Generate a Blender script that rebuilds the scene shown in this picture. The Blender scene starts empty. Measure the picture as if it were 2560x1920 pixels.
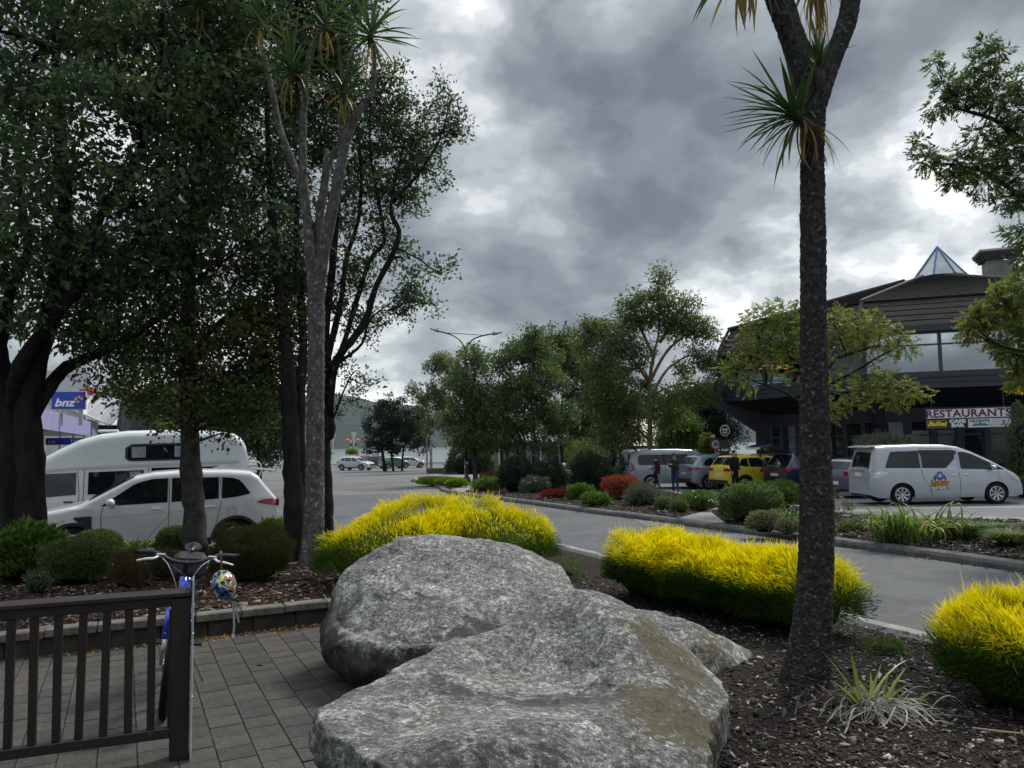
import bpy, bmesh, math, random
import numpy as np
from mathutils import Vector, Matrix, noise as mnoise
C = bpy.context.scene.collection
SC = bpy.context.scene
R = math.radians
random.seed(7); rng = np.random.default_rng(11)

# ------------------------------------------------------------------ camera
FPX = 1923.0; PITCH = R(4.475); ROLL = R(0.9); CAMZ = 1.87
cam_d = bpy.data.cameras.new('camera'); cam = bpy.data.objects.new('camera', cam_d); C.objects.link(cam)
cam.matrix_world = Matrix.Translation((0, 0, CAMZ)) @ Matrix.Rotation(R(90)+PITCH, 4, 'X') @ Matrix.Rotation(-ROLL, 4, 'Z')
cam_d.sensor_width = 36; cam_d.lens = 36*FPX/2560; cam_d.clip_start = 0.05; cam_d.clip_end = 9000
SC.camera = cam
SUN_EL, SUN_AZ = 50, 38      # degrees; azimuth from +Y towards +X
# ------------------------------------------------------------------ world
w = bpy.data.worlds.new("World"); SC.world = w; w.use_nodes = True
nt = w.node_tree; nt.nodes.clear()
def N(t, **k):
    n = nt.nodes.new(t)
    for a, b in k.items(): setattr(n, a, b)
    return n
def L(a, b): nt.links.new(a, b)
def M_(op, a, b=None, c=None, clamp=False):
    n = N('ShaderNodeMath', operation=op); n.use_clamp = clamp
    for i, v in enumerate((a, b, c)):
        if v is None: continue
        if isinstance(v, (int, float)): n.inputs[i].default_value = v
        else: L(v, n.inputs[i])
    return n.outputs[0]
out = N('ShaderNodeOutputWorld'); 
tc = N('ShaderNodeTexCoord'); sep = N('ShaderNodeSeparateXYZ'); L(tc.outputs['Generated'], sep.inputs[0])
X, Y, Z = sep.outputs
zc = M_('MAXIMUM', Z, 0.0)
den = M_("ADD", zc, 0.42)
cx = M_('DIVIDE', X, den); cy = M_('DIVIDE', Y, den)
cv = N('ShaderNodeCombineXYZ'); L(cx, cv.inputs[0]); L(cy, cv.inputs[1]); cv.inputs[2].default_value = 3.7
def noise_(scale, detail, rough, dist=0.0, off=(0,0,0), vec=None):
    mp = N('ShaderNodeMapping'); L(vec or cv.outputs[0], mp.inputs[0]); mp.inputs['Location'].default_value = off
    n = N('ShaderNodeTexNoise'); L(mp.outputs[0], n.inputs['Vector'])
    n.inputs['Scale'].default_value = scale; n.inputs['Detail'].default_value = detail
    n.inputs['Roughness'].default_value = rough; n.inputs['Distortion'].default_value = dist
    return n.outputs[0]
big = noise_(1.0, 3, .5, .2, (2.1, 4.4, 0))
mid = noise_(3.0, 7, .52, .15, (5.3, 1.2, 0))
fin = noise_(9.5, 9, .58, .2, (0.7, 8.2, 0))
d0 = M_('MULTIPLY_ADD', mid, 0.85, M_('MULTIPLY', big, 0.40))
d0 = M_('MULTIPLY_ADD', fin, 0.32, d0)      # about .71 on average
def bump(dx, dy, wdt, amp):                 # a brighter / darker mass of cloud in the direction seen there
    u0 = (dx*1.1573-1280)/FPX; v0 = (960-dy*1.1573)/FPX; u = u0*math.cos(ROLL)+v0*math.sin(ROLL); v = -u0*math.sin(ROLL)+v0*math.cos(ROLL)
    d = Vector((u, math.cos(PITCH)-v*math.sin(PITCH), math.sin(PITCH)+v*math.cos(PITCH))).normalized()
    vm = N('ShaderNodeVectorMath', operation='DOT_PRODUCT'); L(tc.outputs['Generated'], vm.inputs[0]); vm.inputs[1].default_value = d
    a = M_('SUBTRACT', 1.0, vm.outputs['Value'])
    e = M_('POWER', 2.718, M_('MULTIPLY', a, -1.0/(wdt*wdt/2)))
    return M_('MULTIPLY', e, amp)
tot = d0
for b in [(1880,570,.14,.15),(2010,330,.10,.13),(2160,480,.10,.08),(1280,60,.06,.03),(1060,30,.08,.05),(830,845,.13,.12),(880,900,.08,.10),
          (1130,360,.07,.10),(1600,640,.10,.07),(1330,560,.18,-.05),(1420,280,.16,-.02),(1150,170,.12,-.06),(1830,430,.09,-.05),(2100,600,.07,-.06),
          (1000,780,.12,-.05),(1950,60,.2,-.03),(150,200,.3,.06),(30,780,.2,.10),(400,750,.15,.03)]:
    tot = M_('ADD', tot, bump(*b))
ramp = N('ShaderNodeValToRGB'); L(M_('MULTIPLY_ADD', tot, 2.7, -1.62), ramp.inputs[0])
cr = ramp.color_ramp; cr.interpolation = 'EASE'
stops = [(0.0,(.055,.063,.070)),(.25,(.083,.093,.101)),(.48,(.126,.138,.146)),(.68,(.187,.200,.207)),(.86,(.287,.300,.302)),(1.0,(.41,.42,.415))]
while len(cr.elements) < len(stops): cr.elements.new(.5)
for e, (p, c) in zip(cr.elements, stops): e.position = p; e.color = (*c, 1)
# an overcast sky is about three times brighter overhead than low down
zen = M_('MULTIPLY_ADD', M_('POWER', M_('MAXIMUM', M_('SUBTRACT', Z, .50), 0.0), 1.0), 8.3, 1.0)
vm = N('ShaderNodeVectorMath', operation='SCALE'); L(ramp.outputs[0], vm.inputs[0]); L(zen, vm.inputs['Scale'])
sky = N('ShaderNodeTexSky'); sky.sky_type = 'NISHITA'; sky.sun_disc = False
sky.sun_elevation = R(SUN_EL); sky.sun_rotation = R(SUN_AZ)
bg1 = N('ShaderNodeBackground'); L(sky.outputs[0], bg1.inputs[0]); bg1.inputs[1].default_value = 0.05
bg2 = N('ShaderNodeBackground'); L(vm.outputs[0], bg2.inputs[0]); bg2.inputs[1].default_value = 1.0
mixb = N('ShaderNodeMixShader'); mixb.inputs[0].default_value = .92
L(bg1.outputs[0], mixb.inputs[1]); L(bg2.outputs[0], mixb.inputs[2]); L(mixb.outputs[0], out.inputs[0])
# ------------------------------------------------------------------ sun behind cloud
sun_d = bpy.data.lights.new('sun', 'SUN'); sun_d.energy = 1.3; sun_d.angle = R(14); sun_d.color = (1, .96, .9)
sun = bpy.data.objects.new('sun', sun_d); C.objects.link(sun)
sd = Vector((math.sin(R(SUN_AZ))*math.cos(R(SUN_EL)), math.cos(R(SUN_AZ))*math.cos(R(SUN_EL)), math.sin(R(SUN_EL))))
sun.rotation_euler = sd.to_track_quat('Z', 'Y').to_euler()
vs = SC.view_settings
vs.view_transform = 'Standard'; vs.look = 'None'; vs.exposure = 1.48; vs.gamma = 1.0; vs.use_curve_mapping = False

# ------------------------------------------------------------------ helpers
K = 1.1573
def gz(y): return 0.0 if y < 6 else (-.014*(y-6) if y < 35 else -.406-.009*(min(y, 150)-35))
def ray(dx, dy):
    u0 = (dx*K-1280)/FPX; v0 = (960-dy*K)/FPX
    u = u0*math.cos(ROLL)+v0*math.sin(ROLL); v = -u0*math.sin(ROLL)+v0*math.cos(ROLL)
    return u, math.cos(PITCH)-v*math.sin(PITCH), math.sin(PITCH)+v*math.cos(PITCH)
def at(dx, dy, y):
    a, b, c = ray(dx, dy); t = y/b
    return Vector((a*t, y, CAMZ+c*t))
def gd(dx, dy, z=0.0):
    """where the line of sight through that pixel meets the ground (z above it)"""
    a, b, c = ray(dx, dy); y = 10.0
    for _ in range(80): y = min((CAMZ-z-gz(y))/(-c/b), 2000)
    return Vector((a*y/b, y, z+gz(y)))
def tag(o, label=None, cat=None, group=None, kind=None):
    if label: o['label'] = label
    if cat: o['category'] = cat
    if group: o['group'] = group
    if kind: o['kind'] = kind
    return o
def empty(name, loc=(0,0,0), rz=0, **k):
    o = bpy.data.objects.new(name, None); C.objects.link(o); o.empty_display_size = .2
    o.location = loc; o.rotation_euler = (0, 0, rz); tag(o, **k); return o
def link(name, me, parent=None, loc=None, rot=None, **k):
    o = bpy.data.objects.new(name, me); C.objects.link(o)
    if parent: o.parent = parent
    if loc is not None: o.location = loc
    if rot is not None: o.rotation_euler = rot
    tag(o, **k); return o
def mesh_np(name, V, F, mats, smooth=False, tint=None, midx=None):
    """V (n,3); F ndarray (m,k) or list of tuples"""
    me = bpy.data.meshes.new(name)
    V = np.asarray(V, dtype=np.float32)
    if isinstance(F, np.ndarray):
        m, k = F.shape
        me.vertices.add(len(V)); me.vertices.foreach_set('co', V.ravel())
        me.loops.add(m*k); me.loops.foreach_set('vertex_index', F.astype(np.int32).ravel())
        me.polygons.add(m)
        me.polygons.foreach_set('loop_start', np.arange(0, m*k, k, dtype=np.int32))
        me.polygons.foreach_set('loop_total', np.full(m, k, dtype=np.int32))
        me.update(calc_edges=True)
    else:
        me.from_pydata([tuple(v) for v in V.tolist()], [], [tuple(int(i) for i in f) for f in F])
    if smooth: me.polygons.foreach_set('use_smooth', np.ones(len(me.polygons), dtype=bool))
    if midx is not None: me.polygons.foreach_set('material_index', np.asarray(midx, dtype=np.int32))
    for m_ in (mats if isinstance(mats, (list, tuple)) else [mats]): me.materials.append(m_)
    if tint is not None:
        a = me.attributes.new('tint', 'FLOAT', 'POINT'); a.data.foreach_set('value', np.asarray(tint, dtype=np.float32))
    return me
class MB:
    """collects boxes, prisms and tubes into one mesh"""
    def __init__(s): s.V = []; s.F = []; s.n = 0
    def add(s, V, F):
        V = [tuple(v) for v in V]
        s.V += V; s.F += [tuple(i+s.n for i in f) for f in F]; s.n += len(V); return s
    def box(s, c, sz, rz=0, M=None):
        x, y, z = (a/2 for a in sz); V = [Vector((i*x, j*y, k*z)) for i in (-1,1) for j in (-1,1) for k in (-1,1)]
        m = Matrix.Translation(c) @ (M if M is not None else Matrix.Rotation(rz, 4, 'Z'))
        return s.add([m @ v for v in V], [(0,1,3,2),(4,6,7,5),(0,4,5,1),(2,3,7,6),(0,2,6,4),(1,5,7,3)])
    def hexa(s, P):   # 8 points: bottom 4 ccw, top 4 ccw
        return s.add(P, [(3,2,1,0),(4,5,6,7),(0,1,5,4),(1,2,6,5),(2,3,7,6),(3,0,4,7)])
    def bar(s, a, b, wdt, hgt=None, up=(0,0,1)):
        a = Vector(a); b = Vector(b); d = (b-a); l = d.length
        if l < 1e-6: return s
        d.normalize(); u = Vector(up); r = d.cross(u)
        if r.length < 1e-4: r = d.cross(Vector((1,0,0)))
        r.normalize(); u = r.cross(d); h = hgt if hgt is not None else wdt
        P = []
        for q in (a, b):
            for sx, sy in ((-1,-1),(1,-1),(1,1),(-1,1)): P.append(q + r*sx*wdt/2 + u*sy*h/2)
        return s.add(P, [(3,2,1,0),(4,5,6,7),(0,1,5,4),(1,2,6,5),(2,3,7,6),(3,0,4,7)])
    def tube(s, pts, rad, seg=8, cap=True):
        V, F = tube_np(pts, rad, seg, cap); return s.add(V.tolist(), F)
    def prism(s, poly, z0, z1):
        n = len(poly); V = [(p[0], p[1], z0) for p in poly]+[(p[0], p[1], z1) for p in poly]
        F = [tuple(range(n-1, -1, -1)), tuple(range(n, 2*n))]+[(i, (i+1)%n, (i+1)%n+n, i+n) for i in range(n)]
        return s.add(V, F)
    def build(s, name, mat, parent=None, smooth=False, bevel=0, **k):
        me = bpy.data.meshes.new(name); me.from_pydata(s.V, [], s.F)
        if smooth: me.polygons.foreach_set('use_smooth', [True]*len(me.polygons))
        for m_ in (mat if isinstance(mat, (list, tuple)) else [mat]): me.materials.append(m_)
        if bevel:
            bm = bmesh.new(); bm.from_mesh(me)
            bmesh.ops.bevel(bm, geom=[e for e in bm.edges if e.is_manifold and e.calc_face_angle(0) > .6], offset=bevel, segments=1, affect='EDGES')
            bm.to_mesh(me); bm.free()
        return link(name, me, parent, **k)
def tube_np(pts, rad, seg=8, cap=True):
    P = np.array([list(p) for p in pts], float); n = len(P)
    r = np.full(n, rad, float) if np.isscalar(rad) else np.asarray(rad, float)
    T = np.gradient(P, axis=0); T /= (np.linalg.norm(T, axis=1, keepdims=True)+1e-9)
    ref = np.array([0.31, .17, .93]) if abs(T[0] @ np.array([.31,.17,.93])) < .9 else np.array([1., 0, 0])
    V = []; U = np.cross(T[0], ref); U /= np.linalg.norm(U)
    for i in range(n):
        U = U - T[i]*(U @ T[i]); U /= (np.linalg.norm(U)+1e-9); W_ = np.cross(T[i], U)
        a = np.arange(seg)*2*math.pi/seg
        V.append(P[i]+r[i]*(np.cos(a)[:,None]*U+np.sin(a)[:,None]*W_))
    V = np.concatenate(V); F = []
    for i in range(n-1):
        for j in range(seg):
            k = (j+1) % seg; F.append((i*seg+j, i*seg+k, (i+1)*seg+k, (i+1)*seg+j))
    if cap:
        F.append(tuple(range(seg-1, -1, -1))); F.append(tuple((n-1)*seg+j for j in range(seg)))
    return V, F
def spline(pts, n):
    """Catmull-Rom through points"""
    P = [np.array(list(p), float) for p in pts]; P = [2*P[0]-P[1]]+P+[2*P[-1]-P[-2]]
    out_ = []; m = len(P)-3
    for i in range(n):
        t = i/(n-1)*m; k = min(int(t), m-1); t -= k
        a, b, c, d = P[k:k+4]
        out_.append(.5*((2*b)+(-a+c)*t+(2*a-5*b+4*c-d)*t*t+(-a+3*b-3*c+d)*t**3))
    return out_
# ------------------------------------------------------------------ materials
MAT = {}
def mat(name, col, rough=.6, metal=0, spec=.5, noise=None, bump=None, col2=None, coat=0, emit=None, alpha=None, trans=0, coords='Object', ramp=(.35,.65), mapscale=(1,1,1)):
    """principled; noise=(scale,detail) mixes col and col2; bump=(scale,strength,distance)"""
    if name in MAT: return MAT[name]
    m = bpy.data.materials.new(name); m.use_nodes = True; t = m.node_tree; b = t.nodes['Principled BSDF']
    b.inputs['Base Color'].default_value = (*col, 1); b.inputs['Roughness'].default_value = rough
    b.inputs['Metallic'].default_value = metal; b.inputs['Specular IOR Level'].default_value = spec if spec != .5 or rough < .65 else .16
    b.inputs['Coat Weight'].default_value = coat; b.inputs['Coat Roughness'].default_value = .05
    if trans: b.inputs['Transmission Weight'].default_value = trans
    if emit: b.inputs['Emission Color'].default_value = (*emit[0], 1); b.inputs['Emission Strength'].default_value = emit[1]
    tcn = t.nodes.new('ShaderNodeTexCoord'); mp = t.nodes.new('ShaderNodeMapping'); t.links.new(tcn.outputs[coords], mp.inputs[0]); mp.inputs['Scale'].default_value = mapscale
    if noise:
        n = t.nodes.new('ShaderNodeTexNoise'); n.inputs['Scale'].default_value = noise[0]; n.inputs['Detail'].default_value = noise[1]; n.inputs['Roughness'].default_value = .65
        t.links.new(mp.outputs[0], n.inputs['Vector'])
        r = t.nodes.new('ShaderNodeValToRGB'); r.color_ramp.elements[0].position = ramp[0]; r.color_ramp.elements[1].position = ramp[1]
        r.color_ramp.elements[0].color = (*col, 1); r.color_ramp.elements[1].color = (*(col2 or [c*.6 for c in col]), 1)
        t.links.new(n.outputs[0], r.inputs[0]); t.links.new(r.outputs[0], b.inputs['Base Color'])
    if bump:
        n = t.nodes.new('ShaderNodeTexNoise'); n.inputs['Scale'].default_value = bump[0]; n.inputs['Detail'].default_value = 8; n.inputs['Roughness'].default_value = .65
        t.links.new(mp.outputs[0], n.inputs['Vector'])
        bn = t.nodes.new('ShaderNodeBump'); bn.inputs['Strength'].default_value = bump[1]; bn.inputs['Distance'].default_value = bump[2]
        t.links.new(n.outputs[0], bn.inputs['Height']); t.links.new(bn.outputs[0], b.inputs['Normal'])
    MAT[name] = m; return m
def leafmat(name, cols, trans=.35, rough=.5, spec=.22):
    """leaf colour from the per-leaf 'tint' attribute through a ramp"""
    if name in MAT: return MAT[name]
    m = bpy.data.materials.new(name); m.use_nodes = True; t = m.node_tree; b = t.nodes['Principled BSDF']; o = t.nodes['Material Output']
    a = t.nodes.new('ShaderNodeAttribute'); a.attribute_name = 'tint'
    r = t.nodes.new('ShaderNodeValToRGB'); t.links.new(a.outputs['Fac'], r.inputs[0])
    while len(r.color_ramp.elements) < len(cols): r.color_ramp.elements.new(.5)
    for i, c in enumerate(cols):
        r.color_ramp.elements[i].position = i/(len(cols)-1); r.color_ramp.elements[i].color = (*c, 1)
    t.links.new(r.outputs[0], b.inputs['Base Color']); b.inputs['Roughness'].default_value = rough; b.inputs['Specular IOR Level'].default_value = spec
    tr = t.nodes.new('ShaderNodeBsdfTranslucent'); hs = t.nodes.new('ShaderNodeHueSaturation'); hs.inputs['Value'].default_value = 1.5; hs.inputs['Saturation'].default_value = 1.15
    t.links.new(r.outputs[0], hs.inputs['Color']); t.links.new(hs.outputs[0], tr.inputs[0])
    mx = t.nodes.new('ShaderNodeMixShader'); mx.inputs[0].default_value = trans
    t.links.new(b.outputs[0], mx.inputs[1]); t.links.new(tr.outputs[0], mx.inputs[2]); t.links.new(mx.outputs[0], o.inputs[0])
    MAT[name] = m; return m
def unit(a): return a/(np.linalg.norm(a, axis=-1, keepdims=True)+1e-9)
def leaves(P, D, ln, wd, tint, fold=.25, shape=2):
    """leaf quads folded at the midrib. P base points, D directions; returns V, F, tint"""
    n = len(P); D = unit(D); S = unit(np.cross(D, rng.normal(size=(n, 3)))); U = np.cross(S, D)
    ln = np.broadcast_to(ln, n)[:, None]; wd = np.broadcast_to(wd, n)[:, None]
    if shape == 2:
        v0 = P; v2 = P+D*ln - U*ln*.12; mid_ = P+D*ln*.45
        v1 = mid_+S*wd*.5+U*wd*fold; v3 = mid_-S*wd*.5+U*wd*fold
        V = np.stack([v0, v1, v2, v3], 1).reshape(-1, 3); b = np.arange(n)[:, None]*4
        F = np.concatenate([b+np.array([[0,1,2]]), b+np.array([[0,2,3]])], 1).reshape(-1, 3); T = np.repeat(tint, 4)
    else:     # 6 points, 4 triangles
        v0 = P; vt = P+D*ln-U*ln*.2; m1 = P+D*ln*.3+U*wd*fold; m2 = P+D*ln*.68+U*(wd*fold*.8-ln*.05)
        V = np.stack([v0, m1+S*wd*.5, m2+S*wd*.36, vt, m2-S*wd*.36, m1-S*wd*.5, P+D*ln*.5-U*ln*.02], 1).reshape(-1, 3); b = np.arange(n)[:, None]*7
        F = np.concatenate([b+np.array([[0,1,6]]), b+np.array([[1,2,6]]), b+np.array([[2,3,6]]), b+np.array([[3,4,6]]), b+np.array([[4,5,6]]), b+np.array([[5,0,6]])], 1).reshape(-1, 3); T = np.repeat(tint, 7)
    return V, F, T
def text_mesh(s, size, extrude=.002, shear=0, offset=0, spacing=1, align='CENTER'):
    cu = bpy.data.curves.new('t', 'FONT'); cu.body = s; cu.size = size; cu.extrude = extrude; cu.shear = shear; cu.offset = offset
    cu.space_character = spacing; cu.align_x = align; cu.align_y = 'CENTER'; cu.resolution_u = 3
    o = bpy.data.objects.new('t', cu); C.objects.link(o); bpy.context.view_layer.update()
    me = bpy.data.meshes.new_from_object(o.evaluated_get(bpy.context.evaluated_depsgraph_get()))
    bpy.data.objects.remove(o); bpy.data.curves.remove(cu); return me
def lettering(name, s, size, m, parent, loc, rot, sx=1, **k):
    me = text_mesh(s, size, **k); me.materials.clear(); me.materials.append(m)
    o = link(name, me, parent, loc, rot); o.scale = (sx, 1, 1); return o
def fbm(P, scale, octv=4, seed=0):
    """numpy value-noise fbm in 3D"""
    P = P*scale+seed*17.31; tot_ = np.zeros(len(P)); amp = 1; s = 0
    for _ in range(octv):
        i = np.floor(P).astype(np.int64); f = P-i; f = f*f*(3-2*f); v = 0
        for dx in (0, 1):
            for dy in (0, 1):
                for dz in (0, 1):
                    h = ((i[:,0]+dx)*374761393+(i[:,1]+dy)*668265263+(i[:,2]+dz)*2147483647) & 0xffffffff
                    h = ((h ^ (h >> 13))*1274126177) & 0xffffffff; h = ((h ^ (h >> 16)) & 0xffff)/65535.0
                    v = v+h*(f[:,0] if dx else 1-f[:,0])*(f[:,1] if dy else 1-f[:,1])*(f[:,2] if dz else 1-f[:,2])
        tot_ += amp*(v-.5)*2; s += amp; amp *= .5; P = P*2.03+5.7
    return tot_/s
# ================================================================== GROUND
from mathutils.geometry import delaunay_2d_cdt, intersect_point_line
def inpoly(px, py, poly):
    c = np.zeros(len(px), bool); j = len(poly)-1
    for i in range(len(poly)):
        xi, yi = poly[i]; xj, yj = poly[j]
        if yi != yj:
            c ^= ((yi > py) != (yj > py)) & (px < (xj-xi)*(py-yi)/(yj-yi)+xi)
        j = i
    return c
def dist_line(px, py, line):
    d = np.full(len(px), 1e9)
    for (ax, ay), (bx, by) in zip(line[:-1], line[1:]):
        vx, vy = bx-ax, by-ay; t = np.clip(((px-ax)*vx+(py-ay)*vy)/(vx*vx+vy*vy+1e-9), 0, 1)
        d = np.minimum(d, np.hypot(px-ax-t*vx, py-ay-t*vy))
    return d
def poly_sheet(name, poly, zf, m, step=0, **k):
    pts = [Vector(p) for p in poly]; n = len(pts)
    if step:
        a = np.array(poly); lo = a.min(0); hi = a.max(0)
        gx, gy = np.meshgrid(np.arange(lo[0], hi[0], step), np.arange(lo[1], hi[1], step)); gx = gx.ravel(); gy = gy.ravel()
        gx = gx+rng.uniform(-.2, .2, len(gx))*step; gy = gy+rng.uniform(-.2, .2, len(gy))*step
        ok = inpoly(gx, gy, poly) & (dist_line(gx, gy, list(poly)+[poly[0]]) > step*.4)
        pts += [Vector((x, y)) for x, y in zip(gx[ok], gy[ok])]
    v, e, f, *_ = delaunay_2d_cdt(pts, [(i, (i+1) % n) for i in range(n)], [tuple(range(n))], 1, 1e-5)
    va = np.array([list(p) for p in v]); z = zf(va[:,0], va[:,1])
    me = mesh_np(name, np.column_stack([va, z]), [tuple(q) for q in f], m, smooth=bool(step)); return link(name, me, **k)
gzv = np.vectorize(gz)
def sheet_z(h): return lambda x, y: gzv(y)+h
def offset_line(line, d):
    out_ = []; n = len(line)
    for i in range(n):
        a = np.array(line[max(i-1, 0)]); b = np.array(line[min(i+1, n-1)]); t = (b-a)/np.linalg.norm(b-a)
        out_.append(tuple(np.array(line[i])+d*np.array([-t[1], t[0]])))
    return out_
def resample(line, step):
    P = np.array(line, float); s = np.r_[0, np.cumsum(np.linalg.norm(np.diff(P, axis=0), axis=1))]
    t = np.linspace(0, s[-1], max(2, int(s[-1]/step)+1)); return [(np.interp(a, s, P[:,0]), np.interp(a, s, P[:,1])) for a in t]
def smooth_line(pts, n=60): return [(p[0], p[1]) for p in spline([(a, b, 0) for a, b in pts], n)]

m_asph = mat('asphalt', (.078,.081,.086), .82, noise=(1.1, 5), col2=(.102,.104,.107), bump=(160, .5, .006))
def add_speck(m, scale, lo, hi, amt):
    """fine light and dark aggregate over the base colour"""
    t = m.node_tree; b = t.nodes['Principled BSDF']; src = b.inputs['Base Color'].links[0].from_socket
    tcn = t.nodes.new('ShaderNodeTexCoord'); v = t.nodes.new('ShaderNodeTexVoronoi'); v.inputs['Scale'].default_value = scale
    t.links.new(tcn.outputs['Object'], v.inputs['Vector'])
    sp = t.nodes.new('ShaderNodeSeparateColor'); t.links.new(v.outputs['Color'], sp.inputs[0])
    mr = t.nodes.new('ShaderNodeMapRange'); mr.inputs['To Min'].default_value = lo; mr.inputs['To Max'].default_value = hi; t.links.new(sp.outputs[0], mr.inputs[0])
    mx = t.nodes.new('ShaderNodeMix'); mx.data_type = 'RGBA'; mx.blend_type = 'MULTIPLY'; mx.inputs[0].default_value = amt
    cm = t.nodes.new('ShaderNodeCombineColor'); [t.links.new(mr.outputs[0], cm.inputs[i]) for i in range(3)]
    t.links.new(src, mx.inputs[6]); t.links.new(cm.outputs[0], mx.inputs[7]); t.links.new(mx.outputs[2], b.inputs['Base Color'])
add_speck(m_asph, 140, .55, 1.5, 1)
def blotch(m, scale, lo, thr, amt):
    t = m.node_tree; b = t.nodes['Principled BSDF']; src = b.inputs['Base Color'].links[0].from_socket
    tcn = t.nodes.new('ShaderNodeTexCoord'); n = t.nodes.new('ShaderNodeTexNoise'); n.inputs['Scale'].default_value = scale; n.inputs['Detail'].default_value = 9; n.inputs['Roughness'].default_value = .72; n.inputs['Distortion'].default_value = .8
    t.links.new(tcn.outputs['Object'], n.inputs['Vector']); r = t.nodes.new('ShaderNodeValToRGB'); r.color_ramp.elements[0].position = thr; r.color_ramp.elements[1].position = thr+.1; r.color_ramp.elements[0].color = (1,1,1,1); r.color_ramp.elements[1].color = (lo,lo,lo,1)
    t.links.new(n.outputs[0], r.inputs[0]); mx = t.nodes.new('ShaderNodeMix'); mx.data_type = 'RGBA'; mx.blend_type = 'MULTIPLY'; mx.inputs[0].default_value = amt
    t.links.new(src, mx.inputs[6]); t.links.new(r.outputs[0], mx.inputs[7]); t.links.new(mx.outputs[2], b.inputs['Base Color'])
blotch(m_asph, .35, .78, .52, 1); blotch(m_asph, 2.2, .72, .62, 1)
m_asph2 = mat('worn_asphalt', (.150,.148,.146), .85, noise=(.5, 7), col2=(.112,.113,.115), bump=(130, .5, .006)); add_speck(m_asph2, 120, .6, 1.45, 1)
m_conc = mat('concrete', (.24,.235,.22), .85, noise=(1.5, 7), col2=(.16,.155,.145), bump=(90, .4, .004)); add_speck(m_conc, 170, .75, 1.25, 1)
m_kerb = mat('kerb_concrete', (.125,.127,.126), .9, noise=(3.5, 8), col2=(.050,.050,.048), bump=(45, .8, .012), ramp=(.3,.7)); add_speck(m_kerb, 90, .6, 1.4, 1)
m_soil = mat('soil', (.030,.023,.018), .95, noise=(14, 6), col2=(.012,.010,.009), bump=(50, 1, .03))
m_grass = mat('grass_ground', (.05,.07,.03), .95, noise=(.6, 5), col2=(.035,.05,.02), bump=(8, .5, .05))
blotch(m_asph2, .12, .75, .50, 1); blotch(m_asph2, .8, .8, .6, 1); blotch(m_conc, 1.2, .7, .56, 1)
m_line = mat('road_paint', (.62,.62,.60), .7, noise=(9, 6), col2=(.35,.35,.34), ramp=(.5,.75))

# terrain: flat round the camera, falling gently to the lake shore
xs = np.r_[-3600, -1500, -700, -350, np.arange(-200, 201, 10), 350, 700, 1500, 3600]; ys = np.r_[-60, -20, 0, 6, 20, 35, np.arange(50, 151, 20), 150, 152, 155, 165, 220, 300]
gx, gy = np.meshgrid(xs, ys); zz = gzv(gy)-.012
zz = np.where(gy > 152, -1.46-(gy-152)*.15, zz)
nx = len(xs); idx = np.arange(len(ys)*nx).reshape(len(ys), nx)
F = np.stack([idx[:-1,:-1], idx[:-1,1:], idx[1:,1:], idx[1:,:-1]], -1).reshape(-1, 4)
link('ground', mesh_np('ground', np.column_stack([gx.ravel(), gy.ravel(), zz.ravel()]), F, m_grass), kind='structure')
def road_poly(name, poly, h, m): return poly_sheet(name, poly, sheet_z(h), m, kind='structure')
def split30(poly_fn): pass
# asphalt sheets (grid so they follow the fall of the ground)
def grid_sheet(name, x0, x1, ylist, h, m):
    V = [(x, y, gz(y)+h) for y in ylist for x in (x0, x1)]; F = [(2*i, 2*i+1, 2*i+3, 2*i+2) for i in range(len(ylist)-1)]
    return link(name, mesh_np(name, V, F, m), kind='structure')
grid_sheet('road', -60, 60, [-20, 6, 35, 60, 90, 120, 135], 0.0, m_asph)
FK = [(gd(a, b).x, gd(a, b).y) for a, b in [(887,1040),(943,1053),(955,1063),(985,1069),(1060,1079),(1141,1090),(1297,1112),(1339,1117),(1537,1144),(1734,1171),(1990,1205),(2212,1238),(2420,1272)]]
FK = resample(FK, .5)
# the lighter tarmac of the junction and of the car park on the right
grid_sheet('junction_tarmac', -60, 60, [37, 60, 90, 134], .004, m_asph2)
grid_sheet('car_park', 3.2, 45, [19.0, 35, 36.9], .008, mat('car_park_asphalt', (.108,.11,.114), .85, noise=(.6, 7), col2=(.145,.145,.145), bump=(130, .5, .006)))
add_speck(MAT['car_park_asphalt'], 120, .6, 1.45, 1)

# --- median platform (kerb + path + beds)
def kerb(name, line, wdt, h, zf, m=None, side=1):
    """moulded kerb swept along line; wdt to the left (side=1)"""
    prof = [(0, -.05), (.012, h*.55), (.05, h*.93), (.09, h), (wdt*.8, h+.008), (wdt, h-.002), (wdt, -.05)]
    rows = [offset_line(line, side*o) for o, _ in prof]; V = []; n = len(line)
    for (o, z), rr in zip(prof, rows):
        for i, (x, y) in enumerate(rr): V.append((x, y, zf(x, y)+z+ (0.006*math.sin(i*1.7)*math.sin(i*.37) if z > 0 else 0)))
    F = []
    for r in range(len(prof)-1):
        for i in range(n-1):
            q = (r*n+i, r*n+i+1, (r+1)*n+i+1, (r+1)*n+i); F.append(q if side < 0 else q[::-1])
    me = mesh_np(name, V, F, m or m_kerb, smooth=False); return link(name, me, kind='structure')
gz2 = lambda x, y: gz(y)
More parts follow.
